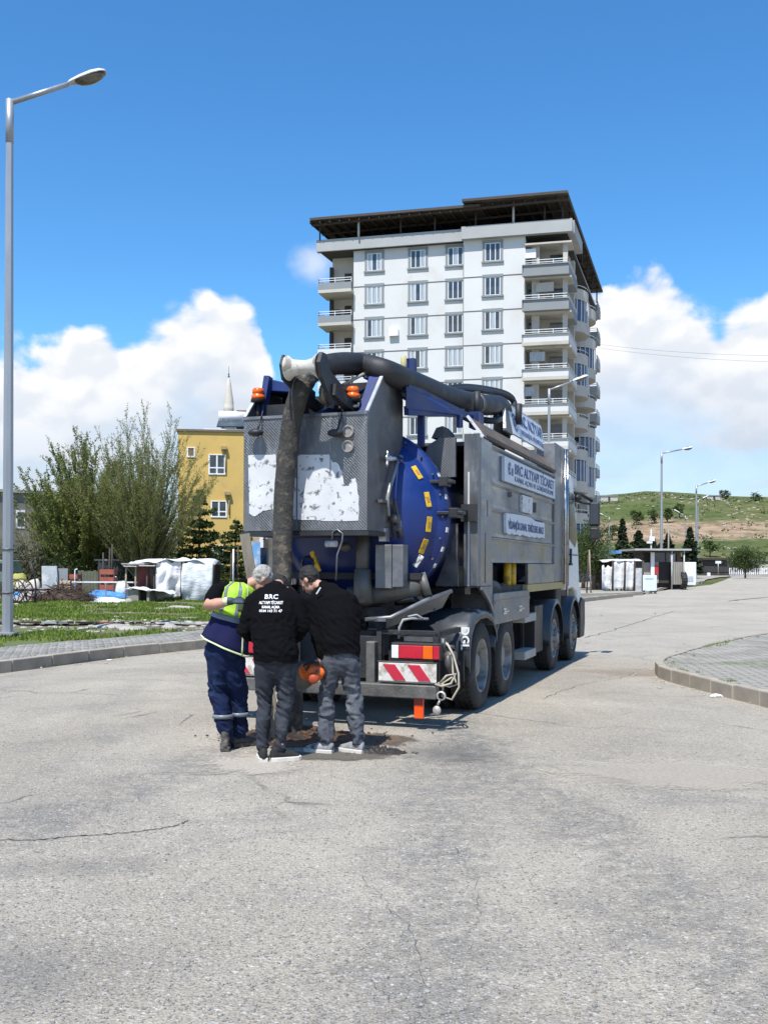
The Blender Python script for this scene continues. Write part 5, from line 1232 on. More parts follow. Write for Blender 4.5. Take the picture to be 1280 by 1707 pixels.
def bushy_tree(name, label, cat, base, H, crown, nb, leaf, seed, ls=.16, dens=1.0, trunk=.16, cz=.55, group=None):
    """short trunk, limbs reaching to leaf clumps spread unevenly through the crown"""
    random.seed(seed); t = thing(name, label, cat, base, 0, group); w_ = MB(); f = MB(); rx_, ry_, rz2 = crown; C = Vector((0, 0, H*cz))
    w_.tube([(0, 0, -.2), (.04, .02, H*.2), (0, .03, H*cz)], [trunk, trunk*.8, trunk*.4], 8)
    for i in range(nb):
        while True:
            q = Vector((random.uniform(-1, 1), random.uniform(-1, 1), random.uniform(-1, 1)))
            if .25 < q.length < 1: break
        q = q*(.85+.3*noise.noise(q*2+Vector((seed, 0, 0)))); c = C+Vector((q.x*rx_, q.y*ry_, q.z*rz2))
        if c.z < .2: c.z = .2+random.random()*.4
        s0 = Vector((0, 0, H*random.uniform(.12, cz))); mid = s0.lerp(c, .5)+Vector((0, 0, .15)); w_.tube([s0, mid, c], [trunk*.25, trunk*.15, .01], 4, cap=False)
        R_ = random.uniform(.22, .42)*min(crown)**.5
        for z in range(int(55*dens)):
            leafq(f, c+Vector((random.gauss(0, R_), random.gauss(0, R_), random.gauss(0, R_*.7))), ls)
    w_.build('trunk', bark, t, fix=False); tag(f.build('foliage', leaf, t, fix=False), kind='stuff'); return t
def conifer(name, label, cat, base, H, rad, leaf, seed, nl=20, ls=.2, group=None, gaps=.0):
    random.seed(seed); t = thing(name, label, cat, base, 0, group); w_ = MB(); f = MB()
    w_.tube([(0, 0, -.2), (0, 0, H*.5), (.02, 0, H)], [H*.018, H*.012, .01], 6)
    for i in range(nl):
        u = (i+random.uniform(-.3, .3))/nl; z = H*(.12+.88*u); r = rad*(1-u)**.8*random.uniform(.75, 1.15)+.05; k = random.randint(5, 8); a0 = random.random()*6
        for j in range(k):
            if random.random() < gaps: continue
            a = a0+6.283*j/k+random.uniform(-.25, .25); rr = r*random.uniform(.7, 1.15); e = Vector((math.cos(a)*rr, math.sin(a)*rr, z+rr*random.uniform(-.12, .25))); s0 = Vector((0, 0, z)); w_.tube([s0, s0.lerp(e, .6)+Vector((0, 0, -.05*rr)), e], [.03, .02, .006], 3, cap=False)
            n_ = int(14+rr*46)
            for q in range(n_):
                s = random.random()**.7; p = s0.lerp(e, s); side = Vector((-math.sin(a), math.cos(a), 0))*random.gauss(0, .18*rr*(1-s*.6)); leafq(f, p+side+Vector((0, 0, random.gauss(0, .05))), ls, .8)
    w_.build('trunk', bark, t, fix=False); tag(f.build('foliage', leaf, t, fix=False), kind='stuff'); return t
def gp_(px, y): return Vector(((px-CX)/F_PX*y, y, gz(y)+.05))
shoot_tree('willow_tree', 'large nearly bare tree, thin shoots fanning from a low trunk before the yellow house', 'tree', gp_(240, 52), 8.8, .82, 150, lf_y, 3, 4.2, .085, .19)
shoot_tree('young_leaf_tree', 'broad tree with fresh olive leaves between the lamp post and the bare tree', 'tree', gp_(144, 55), 7.9, .98, 175, lf_o2, 9, 4.6, .13, .15)
bushy_tree('leafy_tree', 'dense green tree filling the middle behind the lot, left of the bare trunk', 'tree', gp_(128, 57), 5.6, (2.4, 1.8, 2.6), 80, lf_o2, 12, .17, 1.1)
bushy_tree('leafy_tree', 'dark green tree right behind the bare trunk', 'tree', gp_(196, 56), 4.6, (2.2, 1.6, 2.0), 65, lf_g, 13, .16, 1.2)
bushy_tree('leafy_tree', 'rounded fresh green crown rising at the far left behind the young olive tree', 'tree', gp_(136, 56.5), 6.9, (2.1, 1.7, 2.3), 85, lf_o2, 18, .15, 1.0, .14, .64)
bushy_tree('bush', 'low dark bush behind the fallen fence, left of the white slab', 'bush', gp_(52, 56), 2.9, (1.7, 1.4, 1.3), 34, lf_d, 14, .15, 1.2)
bushy_tree('bush', 'bright green bush at the foot of the olive tree', 'bush', gp_(112, 53), 2.4, (1.2, 1, 1.0), 24, lf_g, 15, .13)
bushy_tree('bush', 'dark bush under the bare tree, left of the white shelter', 'bush', gp_(215, 53), 2.6, (1.5, 1.1, 1.2), 34, lf_d, 16, .14, 1.2)
bushy_tree('bush', 'tall dark bush directly behind the white shelter', 'bush', gp_(262, 54), 3.6, (1.3, 1.1, 1.7), 40, lf_g, 17, .14, 1.1)
conifer('cedar_tree', 'dark cedar with drooping tiers before the yellow house wall', 'tree', gp_(332, 56), 5.9, 2.3, lf_g, 21, 17, .24, gaps=.12)
conifer('cedar_tree', 'smaller dark cedar beside the right edge of the yellow house', 'tree', gp_(392, 58), 4.4, 1.9, lf_g, 22, 13, .24, gaps=.12)
bushy_tree('shrub', 'bright yellow green shrub under the cedar', 'shrub', gp_(352, 55), 1.9, (.9, .7, .7), 16, lf_y, 23, .12)
shoot_tree('bare_sapling', 'thin bare grey sapling in front of the grey building', 'tree', gp_(70, 58), 5.2, .7, 45, lf_o, 31, .12, .08, .12)
shoot_tree('bare_sapling', 'short bare sapling close behind the lamp post', 'tree', gp_(35, 60), 4.2, .75, 36, lf_o, 32, .12, .08, .1)
# right side
bushy_tree('leafy_tree', 'dark green tree clump beyond the truck mirror', 'tree', gp_(989, 66), 5.0, (1.1, 1.6, 2.3), 90, lf_g, 41, .16, 1.1)
bushy_tree('leafy_tree', 'dark bushy tree hanging over the white tarpaulin shelter', 'tree', gp_(972, 70), 4.6, (1.2, 1.4, 2.0), 44, lf_d, 42, .16, 1.2)
for i, (px, yb, H, rd, lab) in enumerate(((1037, 120, 7.2, 1.2, 'slim dark conifer at the left end of the row behind the kiosk'), (1064, 122, 5.9, 1.7, 'wide dark conifer second in the row behind the kiosk'), (1087, 124, 5.2, 1.5, 'dark conifer beside the utility pole'), (1113, 122, 5.5, 1.4, 'dark conifer right of the nearer lamp post'), (1150, 118, 6.2, 1.4, 'dark conifer behind the further lamp post'), (1075, 130, 4.6, 1.5, 'low dark conifer between two taller ones'), (1100, 130, 4.4, 1.6, 'low dark conifer over the kiosk roof'))):
    conifer('conifer', lab, 'tree', gp_(px, yb), H, rd*1.15, lf_d, 50+i, 24, .34, 'conifers in a row behind the kiosk')
bushy_tree('round_tree', 'round green roadside tree behind the white railing', 'tree', gp_(1242, 128), 4.0, (2.9, 2.2, 1.55), 60, lf_g, 61, .26, 1.3, .13, .62)
for i, (px, yb) in enumerate(((1060, 330), (1090, 330), (1112, 330), (1132, 340), (1206, 420), (1260, 430), (1020, 300), (1183, 260))):
    z = hill_z(gp_(px, yb).x, yb); p = gp_(px, yb); p.z = z-.1
    bushy_tree('hill_tree', 'small dark tree on the green hillside, %s' % ('far left of the row', 'above the wide conifer', 'beside the near lamp post', 'left of the distant lamp', 'upper one over the round tree', 'rightmost on the slope', 'beside the truck mirror', 'at the foot of the rock band')[i], 'tree', p, 5.5, (2.4, 2, 2.3), 14, lf_g, 70+i, .8, .5, .2, .55, 'small trees on the hillside')
random.seed(91)
# ================================================================== STREET LAMPS
galv = mat('galvanised_steel', (.36, .38, .40), .45, .55, var=.12, vs=2, bump=.05, stretch=(1, 1, .2))
def lamp(base, H, arm_px, arm_dir, label, th=.11, cat='street lamp', head=1.0, nh=1):
    t = thing('street_lamp', label, cat, base, 0, 'street lamps along the road')
    m = MB(); m.tube([(0, 0, 0), (0, 0, H*.5), (0, 0, H)], [th, th*.85, th*.62], 8, sm=False); m.box(-th*1.6, th*1.6, -th*1.6, th*1.6, 0, .03); P('pole', m, galv, t)
    m = MB(); m.tube([(0, 0, H-.9), (0, 0, H+.05)], th*.72, 8); P('pole_sleeve', m, galv, t)
    d = Vector(arm_dir); e = Vector((0, 0, H))+d
    m = MB(); m.tube([(0, 0, H-.02), e], [th*.5, th*.45], 8); P('arm', m, galv, t)
    dn = d.normalized(); up = Vector((0, 0, 1)); sd_ = dn.cross(up).normalized(); u2 = sd_.cross(dn)
    M = Matrix((dn, sd_, u2)).transposed(); s = head
    m = MB(); c = e+dn*.42*s
    pr = [(-.42, .05, .04), (-.35, .09, .07), (-.15, .15, .10), (.1, .19, .115), (.28, .17, .10), (.38, .11, .06), (.41, .03, .02)]
    vs = []; n = 12
    for (x, w_, h_) in pr:
        for j in range(n):
            a = math.pi*j/(n-1); vs.append(c+M @ (Vector((x, math.cos(a)*w_, math.sin(a)*h_))*s))
    m.add(vs, [(i*n+j, i*n+j+1, (i+1)*n+j+1, (i+1)*n+j) for i in range(len(pr)-1) for j in range(n-1)], 0, True)
    hd = P('lamp_head', m, mat('lamp_housing', (.62, .62, .60), .5, var=.06), t, solid=.012)
    m = MB(); m.ell(c+M @ Vector((.05*s, 0, -.0)), (.32*s, .165*s, .13*s), 16, 8, rot=M); P('lamp_bowl', m, mat('lamp_bowl_glass', (.10, .085, .06), .2, var=.4, vs=6, bump=0, spec=.8), hd)
    return t
b = G(13, 1072); b.z = .17
dep = b.y/F_PX
lamp((b.x, b.y, b.z), CAM_H+(HY-172)*dep-b.z, None, (91*dep, .25, 39*dep), 'nearest galvanised street lamp standing at the back of the left footpath', .125, head=1.08)
# small pole fittings
lt = bpy.data.objects['street_lamp']
m = MB()
for z in (.9, 1.85): m.lathe([(.123, -.02), (.133, -.02), (.133, .02), (.123, .02)], (0, 0, z), n=12)
P('pole_band', m, st_dirty, lt)
def flamp(pxb, pyt, y, pxa, pya, label, th=.1, hs=1.5):
    k = y/F_PX; g0 = gz(y); H = CAM_H+(HY-pyt)*k-g0
    lamp(((pxb-CX)*k, y, g0), H, None, ((pxa-pxb)*k, .4, (pyt-pya)*k), label, th, head=hs)
flamp(1102, 753, 87, 1138, 746, 'street lamp beside the kiosk on the right verge', .13, 1.25)
flamp(1160, 808, 122, 1180, 802, 'street lamp further along the bend, right of the kiosk', .14, 1.5)
flamp(914, 648, 57, 955, 632, 'street lamp rising behind the truck body before the tower', .11, 1.25)
flamp(1142, 858, 190, 1134, 853, 'small distant street lamp before the rock band', .14, 1.6)
flamp(1015, 861, 190, 1006, 857, 'small distant street lamp right of the truck mirror', .14, 1.6)
flamp(1163, 832, 175, 1172, 828, 'distant street lamp whose head shows just beside the further post', .12, 1.5)
# utility pole with pale boxes
p = gp_(1085, 112); up_t = thing('utility_pole', 'white utility pole carrying two pale boxes behind the kiosk', 'pole', p)
k = 112/F_PX; m = MB(); m.cyl((0, 0, 0), (0, 0, CAM_H+(HY-880)*k-p.z), .09, 8); P('pole', m, postm, up_t)
m = MB(); m.box(-.25, .35, -.2, .1, CAM_H+(HY-900)*k-p.z, CAM_H+(HY-892)*k-p.z); m.box(-.5, .1, -.2, .1, CAM_H+(HY-904)*k-p.z, CAM_H+(HY-900.5)*k-p.z); P('box', m, white_p, up_t)
p = gp_(1114, 108); up_t = thing('utility_pole', 'plain thin wooden pole right of the kiosk lamp post', 'pole', p); m = MB(); m.cyl((0, 0, 0), (0, 0, 6.0), .08, 8); P('pole', m, mat('grey_wood', (.28, .26, .23), .9), up_t)

# ================================================================== RIGHT VERGE: shelter, kiosk, sign, wall
random.seed(5)
conc = mat('verge_concrete', (.36, .34, .31), .95, var=.2, vs=1, bump=.3, bs=10)
ver = [G(962, 1001), G(1000, 998), G(1040, 992), G(1070, 990), G(1110, 981), G(1150, 973), G(1172, 969), G(1178, 965), G(1200, 961)]
pl = [(v.x, v.y) for v in ver]+[(60, 165), (30, 165), (8, 62)]
vo = MB(); top_ = [(x, y, gz(y)+.10) for x, y in pl]
dirt_v = ground_sheet('verge', pl, mat('verge_dust', (.33, .30, .255), .95, var=.2, vs=.6, bump=.4, bs=5, col2=(.16, .17, .08), c2s=.5, c2lo=.5, c2hi=.68), .10, 3); tag(dirt_v, 'dusty verge and footpath below the kiosk', None, kind='structure')
kb = thing('kerb', 'broken low concrete kerb pieces beside the kiosk', None, kind='structure')
for a, b, brk in ((ver[0], ver[1], 0), (ver[2], ver[3], 0), (ver[3], ver[4], 0), (ver[5]+(ver[6]-ver[5])*.2, ver[6], 0)):
    n = max(1, int((b-a).length/1.6)); 
    for i in range(n):
        if random.random() < .15: continue
        p_, q_ = a.lerp(b, i/n), a.lerp(b, (i+.94)/n); m = MB(); c = (p_+q_)/2
        m.bar(p_-c+Vector((0, 0, .05)), q_-c+Vector((0, 0, .05)), .22, .26); o = m.build('kerb_stone', kerb_m, kb); o.location = c+Vector((random.uniform(-.1, .1), 0, random.uniform(-.03, .02)))
tarp = mat('white_tarpaulin', (.66, .66, .66), .65, var=.12, vs=1.5, bump=.5, bs=2.5, bdist=.08, col2=(.45, .45, .46), c2s=2, c2lo=.55, c2hi=.8)
tarp_g = mat('grey_tarpaulin', (.48, .49, .50), .6, var=.2, vs=2, bump=.5, bs=3, bdist=.06)
tarp_b = mat('blue_tarpaulin', (.08, .25, .55), .55, var=.25, vs=2, bump=.4, bs=4, bdist=.04)
wood_d = mat('dark_wood', (.06, .045, .035), .85, var=.3, vs=4, stretch=(4, 4, .5))
wood_p = mat('pale_wood', (.30, .24, .17), .85, var=.3, vs=4, stretch=(4, 4, .5))
maroon = mat('maroon_cloth', (.16, .045, .04), .85, var=.2, vs=3)
def sheet(pa, pb, z0, z1, depth=0, n=14, amp=.05, nv=8, seed=0, bulge=.0, ragged_=.06):
    """hanging cloth between two ground points, with folds; local to pa"""
    d = Vector((pb[0]-pa[0], pb[1]-pa[1], 0)); nn = Vector((d.y, -d.x, 0)).normalized(); m = MB()
    def f(u, v):
        w_ = math.sin(u*n+1.3*math.sin(v*3+seed))*amp*(.4+.6*(1-v))+noise.noise(V(u*5, v*4, seed))*amp*1.4+bulge*math.sin(math.pi*v)
        z = z0+(z1-z0)*v+(noise.noise(V(u*6, 0, seed+5))*ragged_ if v < .01 else 0)+(noise.noise(V(u*4, 3, seed+5))*ragged_ if v > .99 else 0)
        p = Vector((pa[0], pa[1], 0))+d*u+nn*w_; return (p.x, p.y, z)
    return m.grid(f, n*2, nv)
# tarpaulin shelter (right)
yS = 64; base = gp_(1003, yS); k = yS/F_PX
sh = thing('tarpaulin_shelter', 'small white tarpaulin shelter with dark posts beside the dark trees at the right', 'shelter', base)
W_ = (1070-1003)*k; zt_ = CAM_H+(HY-934)*k-base.z
xs = [0, (1020-1003)*k, (1040-1003)*k, (1056-1003)*k, W_]
for i in range(4):
    h0, h1 = (zt_*(.82 if i == 0 else 1.0)), zt_
    if i == 3: o = P('side_board', MB().box(xs[3]+.1, xs[4], -.05, .0, 0, zt_*.78), tarp_g, sh); continue
    P('tarpaulin', sheet((xs[i], -.02*i), (xs[i+1], -.02*i), .12, h0+.02, n=9, seed=i, amp=.05, ragged_=.15), tarp, sh, solid=.015)
m = MB()
def f(u, v): return (u*W_, v*2.2-.1, zt_+.02+.12*math.sin(v*3.1)+.05*noise.noise(V(u*6, v*4, 9))-.25*max(0, .25-u)*4*.3)
P('roof_tarpaulin', m.grid(f, 16, 8), tarp, sh, solid=.015)
for x in xs[1:]:
    m = MB(); m.cyl((x, -.14, -.1), (x+.03, -.14, zt_+.05), .06, 6); P('post', m, wood_d, sh)
m = MB(); m.box(0, W_, 2.1, 2.15, 0, zt_); P('back_board', m, wood_d, sh)
# pole leaning by the dark trees
for i, (px, t_) in enumerate(((985, 'left'), (978, 'right'))):
    p = gp_(px, 60-i); o = MB().cyl((0, 0, 0), (-.1+.2*i, .05, 2.6-.3*i), .045, 6).build('wooden_post', wood_p if i == 0 else wood_d); o.location = p; tag(o, ('pale slender post' if i == 0 else 'dark slender post')+' standing under the trees left of the right tarpaulin shelter', 'post')
# kiosk
yK = 72; base = gp_(1072, yK); k = yK/F_PX
ki = thing('kiosk', 'weathered roadside kiosk with flat roof, grey board wall and dark windows', 'kiosk', base)
zr_ = CAM_H+(HY-914)*k-base.z; X = lambda px: (px-1072)*k; Z = lambda py: CAM_H+(HY-py)*k-base.z
m = MB(); m.box(X(1053), X(1146), -.9, 4, Z(916), Z(913)); P('flat_roof', m, mat('roof_grey_edge', (.42, .41, .39), .8), ki)
m = MB(); m.box(X(1066), X(1143), -.7, 3.6, Z(919), Z(916)-.003); P('roof_underside', m, dark_in, ki)
for x0, x1, z0, z1, d, mm, nm in ((1083, 1089, 970, 919, -.3, white_p, 'white_pillar'), (1116, 1135, 972, 935, -.6, mat('grey_boards', (.32, .30, .265), .9, var=.2, vs=3, stretch=(5, 5, .3)), 'board_wall'), (1089, 1097, 970, 935, -.1, mat('dusty_wall', (.34, .30, .25), .9, var=.2), 'wall_panel'), (1072, 1083, 972, 936, -.1, MATS['dusty_wall'], 'wall_panel'), (1097, 1116, 970, 935, .2, dark_in, 'doorway'), (1089, 1117, 935, 919, .1, pane_m, 'window'), (1117, 1126, 935, 921, .1, pane_c, 'window'), (1128, 1134, 935, 919, 0, mat('old_maroon_panel', (.14, .09, .085), .9), 'wall_panel')):
    m = MB(); m.box(X(x0), X(x1), d, d+.15, Z(z0), Z(z1)); P(nm, m, mm, ki)
m = MB(); m.box(X(1075), X(1138), .5, 3.3, 0, Z(920)); P('inner_wall', m, dark_in, ki)
m = MB(); m.box(X(1089.5), X(1095.5), -.3, -.12, Z(955), Z(941)); P('red_box', m, mat('red_paint', (.45, .03, .03), .5), ki)
m = MB()
for x in (1115, 1135.3): m.cyl((X(x), -.7, 0), (X(x), -.7, Z(916)), .05, 6)
P('porch_post', m, postm, ki)
m = MB()
for x in range(1118, 1135, 3): m.box(X(x), X(x)+.02, -.625, -.603, Z(971), Z(935.5))
P('board_joint', m, wood_d, ki)
# tractor tyre leaning at the kiosk, white crates
p = gp_(1138, 71.5); ty = thing('old_tyre', 'large old black tyre standing upright against the right end of the kiosk', 'tyre', p)
m = MB(); rr = 14*k; m.lathe([(rr*.55, -.16), (rr*.9, -.2), (rr, -.14), (rr, .14), (rr*.9, .2), (rr*.55, .16)], (0, 0, rr), 'x', 26)
for q in range(20):
    a = q*math.pi/10; m.cbox((0, math.cos(a)*rr, rr+math.sin(a)*rr), (.34, .07, .07), Matrix.Rotation(a, 3, 'X'))
P('tread', m, rubber, ty); m = MB(); m.lathe([(rr*.56, -.1), (rr*.5, 0), (.05, .05)], (0, 0, rr), 'x', 20); P('rim', m, white_p, ty)
p = gp_(1147, 84); o = thing('white_cabinet', 'white boxy cabinet standing beside the further lamp post', 'cabinet', p); k2 = 84/F_PX
m = MB(); m.box(-.4, .55, -.4, .4, 0, CAM_H+(HY-935)*k2-p.z); P('body', m, white_p, o, bevel=.03); m = MB(); m.box(-.2, .3, -.42, -.402, .3, .75); P('vent', m, mat('pale_grey', (.45, .46, .48), .7), o)
# white sign stand
p = G(1083, 988); k = p.y/F_PX; sg = thing('sign_stand', 'blank white board on short dark legs standing at the kerb by the kiosk', 'sign stand', p, R(-6))
w2 = 11.5*k; zz = (988-957)*k
m = MB(); m.box(-w2, w2, -.04, .04, .17, zz); P('board', m, mat('sign_stand_white', (.62, .67, .70), .5, var=.05), sg, bevel=.02)
m = MB(); m.box(-w2*.65, w2*.5, -.05, -.041, zz*.78, zz*.84); P('faded_line', m, mat('faded_print', (.35, .42, .47), .6), sg)
m = MB()
for x in (-w2*.85, w2*.85): m.bar((x, -.05, -.02), (x, -.05, .2), .06); m.bar((x, .0, zz*.9), (x, .45, 0), .04)
m.box(-w2, w2, -.07, .07, .12, .165); P('legs', m, black, sg); bpy.data.objects['legs'].name = 'leg_frame'
# dark stone wall and low building, white railing
yW = 150; a = gp_(1163, yW); b = gp_(1226, yW); k = yW/F_PX
wl2 = thing('stone_wall', 'long dark boundary wall at the end of the road', 'wall', a); h = CAM_H+(HY-931)*k-a.z
m = MB(); m.box(0, b.x-a.x+2, 0, .5, -.3, h); P('wall_body', m, mat('dark_blockwork', (.045, .042, .04), .95, var=.4, vs=2, bump=.5, bs=4), wl2)
m = MB(); m.box(.6, 4.2, -.5, 3, h+.01, h+.3); m.box(-.1, b.x-a.x+2, -.08, -.003, .25*h, .28*h); P('wall_coping', m, wood_d, wl2)
p = gp_(1197, 148); ts_ = thing('traffic_sign', 'small white rectangular road sign in front of the dark wall', 'sign', p); k = 148/F_PX
m = MB(); m.cyl((0, 0, 0), (0, 0, CAM_H+(HY-935)*k-p.z), .06, 6); P('post', m, galv, ts_); m = MB(); m.box(-.42, .42, -.05, -.02, CAM_H+(HY-937)*k-p.z, CAM_H+(HY-934)*k-p.z+.1); P('plate', m, white_p, ts_)
for px, lab in ((1181, 'white stone block at the foot of the dark wall'),):
    p = gp_(px, 146); o = MB().box(-.2, .22, -.2, .2, 0, .5).build('stone_block', white_p, None, bevel=.05); o.location = p; tag(o, lab, 'stone block')
p0 = gp_(1216, 140); p1 = gp_(1330, 140); k = 140/F_PX; rl = thing('railing', 'white picket railing with concrete base at the far edge of the road', 'railing', p0)
Lr = p1.x-p0.x; m = MB(); m.box(0, Lr, -.12, .12, 0, .35); P('base', m, conc, rl)
for x in [i*.30 for i in range(int(Lr/.30))]:
    m = MB(); m.box(x-.055, x+.055, -.04, .04, .352, 1.25); P('picket', m, white_p, rl)
m = MB(); m.box(0, Lr, -.03, .03, 1.10, 1.16); m.box(0, Lr, -.03, .03, .5, .56); P('rail', m, white_p, rl)
# low pale houses far behind the wall (tiny)
for i, (px, py, w_, h_, lab) in enumerate(((1213, 944, 6, 2.8, 'small pale hut above the dark wall'), (1262, 939, 9, 2.6, 'low pale green wall house behind the railing'), (1015, 850, 7, 2.2, 'tiny pale house on the hillside beside the mirror'), (1190, 859, 6, 2.2, 'tiny pale hut on the green slope'))):
    yb = 185 if py > 900 else 420; x = (px-CX)/F_PX*yb; z = hill_z(x, yb); o = thing('hillside_hut' if py < 900 else 'low_house', lab, 'house', (x, yb, z-.2))
    m = MB(); m.box(-w_/2, w_/2, 0, 4, 0, h_); P('wall', m, plast_s, o); m = MB(); m.box(-w_/2-.2, w_/2+.2, -.3, 4.2, h_+.01, h_+.25); P('roof', m, grey_b if i else wood_d, o)
    m = MB(); m.box(-.5, .4, -.05, -.004, .1, 1.9); P('door', m, wood_d, o)
sky_b = gp_(1021, 100); o = thing('blue_canopy', 'small blue sheet roof canopy seen left of the conifers', 'canopy', sky_b); k = 100/F_PX
m = MB(); m.box(-.4, .9, 0, 2, CAM_H+(HY-921)*k-sky_b.z, CAM_H+(HY-916)*k-sky_b.z); P('roof', m, tarp_b, o)
m = MB(); m.bar((-.3, 0, 0), (-.3, 0, 2.7), .08); m.bar((.8, 0, 0), (.8, 0, 2.7), .08); P('post', m, wood_d, o)
# rocks on the hill (one mass)
random.seed(77); m = MB(); rock_m = mat('pale_rock', (.34, .30, .24), .95, var=.25, vs=1, bump=.3, bs=2)
for _ in range(420):
    yb = random.uniform(255, 560); px = random.gauss(1190, 90) if random.random() < .75 else random.uniform(990, 1330); x = (px-CX)/F_PX*yb; z = hill_z(x, yb)
    if yb > 400 and (random.random() < .6 or noise.noise(V(x*.02, yb*.02, 3)) < .1): continue
    s = random.uniform(.2, .8)*(yb/400); m.ell((x, yb, z), (s*1.5, s, s*.55), 5, 4, rot=Matrix.Rotation(random.random()*3, 3, 'Z'))
tag(m.build('hillside_rocks', rock_m, fix=False), 'pale rocks strewn across the hillside', None, kind='stuff')
m = MB()
for _ in range(500):
    yb = random.uniform(230, 560); px = random.uniform(960, 1380); x = (px-CX)/F_PX*yb; z = hill_z(x, yb); s = random.uniform(.3, .9)
    for q in range(7): leafq(m, Vector((x+random.gauss(0, s), yb+random.gauss(0, s), z+abs(random.gauss(0, s*.6)))), s*1.3)
tag(m.build('hillside_scrub', lf_g, fix=False), 'dark scrub scattered over the hillside', None, kind='stuff')

# ================================================================== THE LOT AT THE LEFT
random.seed(19)
yT = 44; base = gp_(238, yT); base.z = lot_h(base.x, yT)-.03; k = yT/F_PX
ls_ = thing('tarpaulin_shelter', 'white sheet covered shelter with maroon curtain at the left behind the grass', 'shelter', base)
X = lambda px: (px-238)*k; Z = lambda py: CAM_H+(HY-py)*k-base.z
P('curtain', sheet((X(228), .15), (X(247), .15), Z(980), Z(946), n=6, amp=.03, seed=2), maroon, ls_, solid=.01)
P('curtain', sheet((X(247), .2), (X(257), .2), Z(980), Z(946), n=4, amp=.03, seed=4), mat('brown_boards', (.13, .085, .07), .9), ls_, solid=.01)
P('sheet', sheet((X(262), -.25), (X(303), -.1), Z(999), Z(936.5), n=7, amp=.16, seed=3, ragged_=.3, bulge=.15, nv=14), tarp, ls_, solid=.012)
P('sheet', sheet((X(306), -.2), (X(357), -.2), Z(1006), Z(936), n=8, amp=.09, seed=6, bulge=.22, ragged_=.22, nv=14), mat('printed_sack_sheet', (.60, .63, .64), .65, var=.1, vs=1.4, bump=.4, bs=3, bdist=.05, col2=(.40, .44, .46), c2s=7, c2lo=.55, c2hi=.7, stretch=(1, 1, 4)), ls_, solid=.012)
m = MB()
def f(u, v):
    x = X(207)+u*(X(357)-X(207)); s = max(0, .38-u)/.38
    return (x, -.3+v*3.0, Z(936)-.18*s**1.3-.02+.05*math.sin(v*3.1)+.20*noise.noise(V(u*7, v*3, 2))-.25*max(0, u-.88)*4)
P('roof_sheet', m.grid(f, 24, 8), tarp, ls_, solid=.02)
for (a0, a1, z_) in ((207, 245, 941), (211, 232, 945), (236, 262, 944)):
    P('roof_board', MB().box(X(a0), X(a1), -.5, -.2, Z(z_+1.6), Z(z_)), mat('pale_board', (.5, .48, .44), .8), ls_)
for px in (212, 228, 247, 259, 304, 357):
    P('post', MB().cyl((X(px), -.25, -.1), (X(px)+.02, -.25, Z(942)), .04, 6), wood_p if px < 230 else wood_d, ls_)
P('back_wall', MB().box(X(225), X(352), 2.5, 2.55, 0, Z(944)), wood_d, ls_); P('dark_inside', MB().box(X(301), X(308), .3, .35, 0, Z(950)), dark_in, ls_)
# low dog house in front
p = gp_(232, 42.5); p.z = lot_h(p.x, 42.5)-.02; k = 42.5/F_PX; dg_ = thing('low_hutch', 'low hutch under a crumpled white sheet in front of the left shelter', 'hutch', p)
m = MB(); m.box(-.45, .0, -.1, 1, 0, .55); m.box(.35, .45, -.1, 1, 0, .55); P('side_board', m, mat('old_grey_board', (.28, .26, .22), .9, var=.2), dg_)
P('opening', MB().box(0, .35, .3, .35, 0, .55), dark_in, dg_)
m = MB(); m.grid(lambda u, v: (-.6+u*2.0, -.25+v*1.4, .58+.09*noise.noise(V(u*5, v*5, 1))-.5*max(0, u-.6)*(1.2)+.05*math.sin(u*9)), 20, 10); P('cover_sheet', m, tarp, dg_, solid=.012)
# grey white standing slab
p = gp_(83, 47); p.z = lot_h(p.x, 47); k = 47/F_PX; sl_ = thing('concrete_slab', 'tall pale slab standing upright left of the twig pile', 'slab', p, R(4)); hh = (976-922)*k
m = MB(); m.prism([(-.33, 0), (.42, 0), (.33, hh), (-.36, hh*1.0)], -.06, .06, 'xz'); P('slab_body', m, mat('pale_slab', (.42, .45, .46), .8, var=.2, vs=1.5, col2=(.66, .66, .64), c2s=1, c2lo=.45, c2hi=.6), sl_, bevel=.01)
m = MB(); m.box(.36, .8, .1, .15, 0, hh*.93); P('dark_backing', m, dgrey_b, sl_)
# twig pile
p = gp_(108, 42.5); p.z = lot_h(p.x, 42.5); tw = MB()
for _ in range(520):
    r = random.random()**.6*1.15; a = random.random()*6.28; c = Vector((r*math.cos(a)*1.15, r*math.sin(a)*.6, .05+random.random()*.75*(1-(r/1.2)**1.6))); d = Vector((random.gauss(0, 1), random.gauss(0, .5), random.gauss(0, .35))).normalized()*random.uniform(.2, .6)
    tw.tube([c-d, c+Vector((0, 0, random.gauss(0, .04))), c+d], [.012, .012, .006], 3, cap=False)
o = tw.build('twig_pile', mat('twig_dark', (.075, .05, .035), .9, var=.4, vs=5), None, fix=False); o.location = p; tag(o, 'heap of dark brushwood between the cart and the blue sheeting', 'twig pile', kind='stuff')
m = MB(); m.ell((0, 0, .0), (1.2, .6, .55), 14, 8); o = m.build('brush_core', mat('twig_dark', (.075, .05, .035), .9)); o.parent = bpy.data.objects['twig_pile']
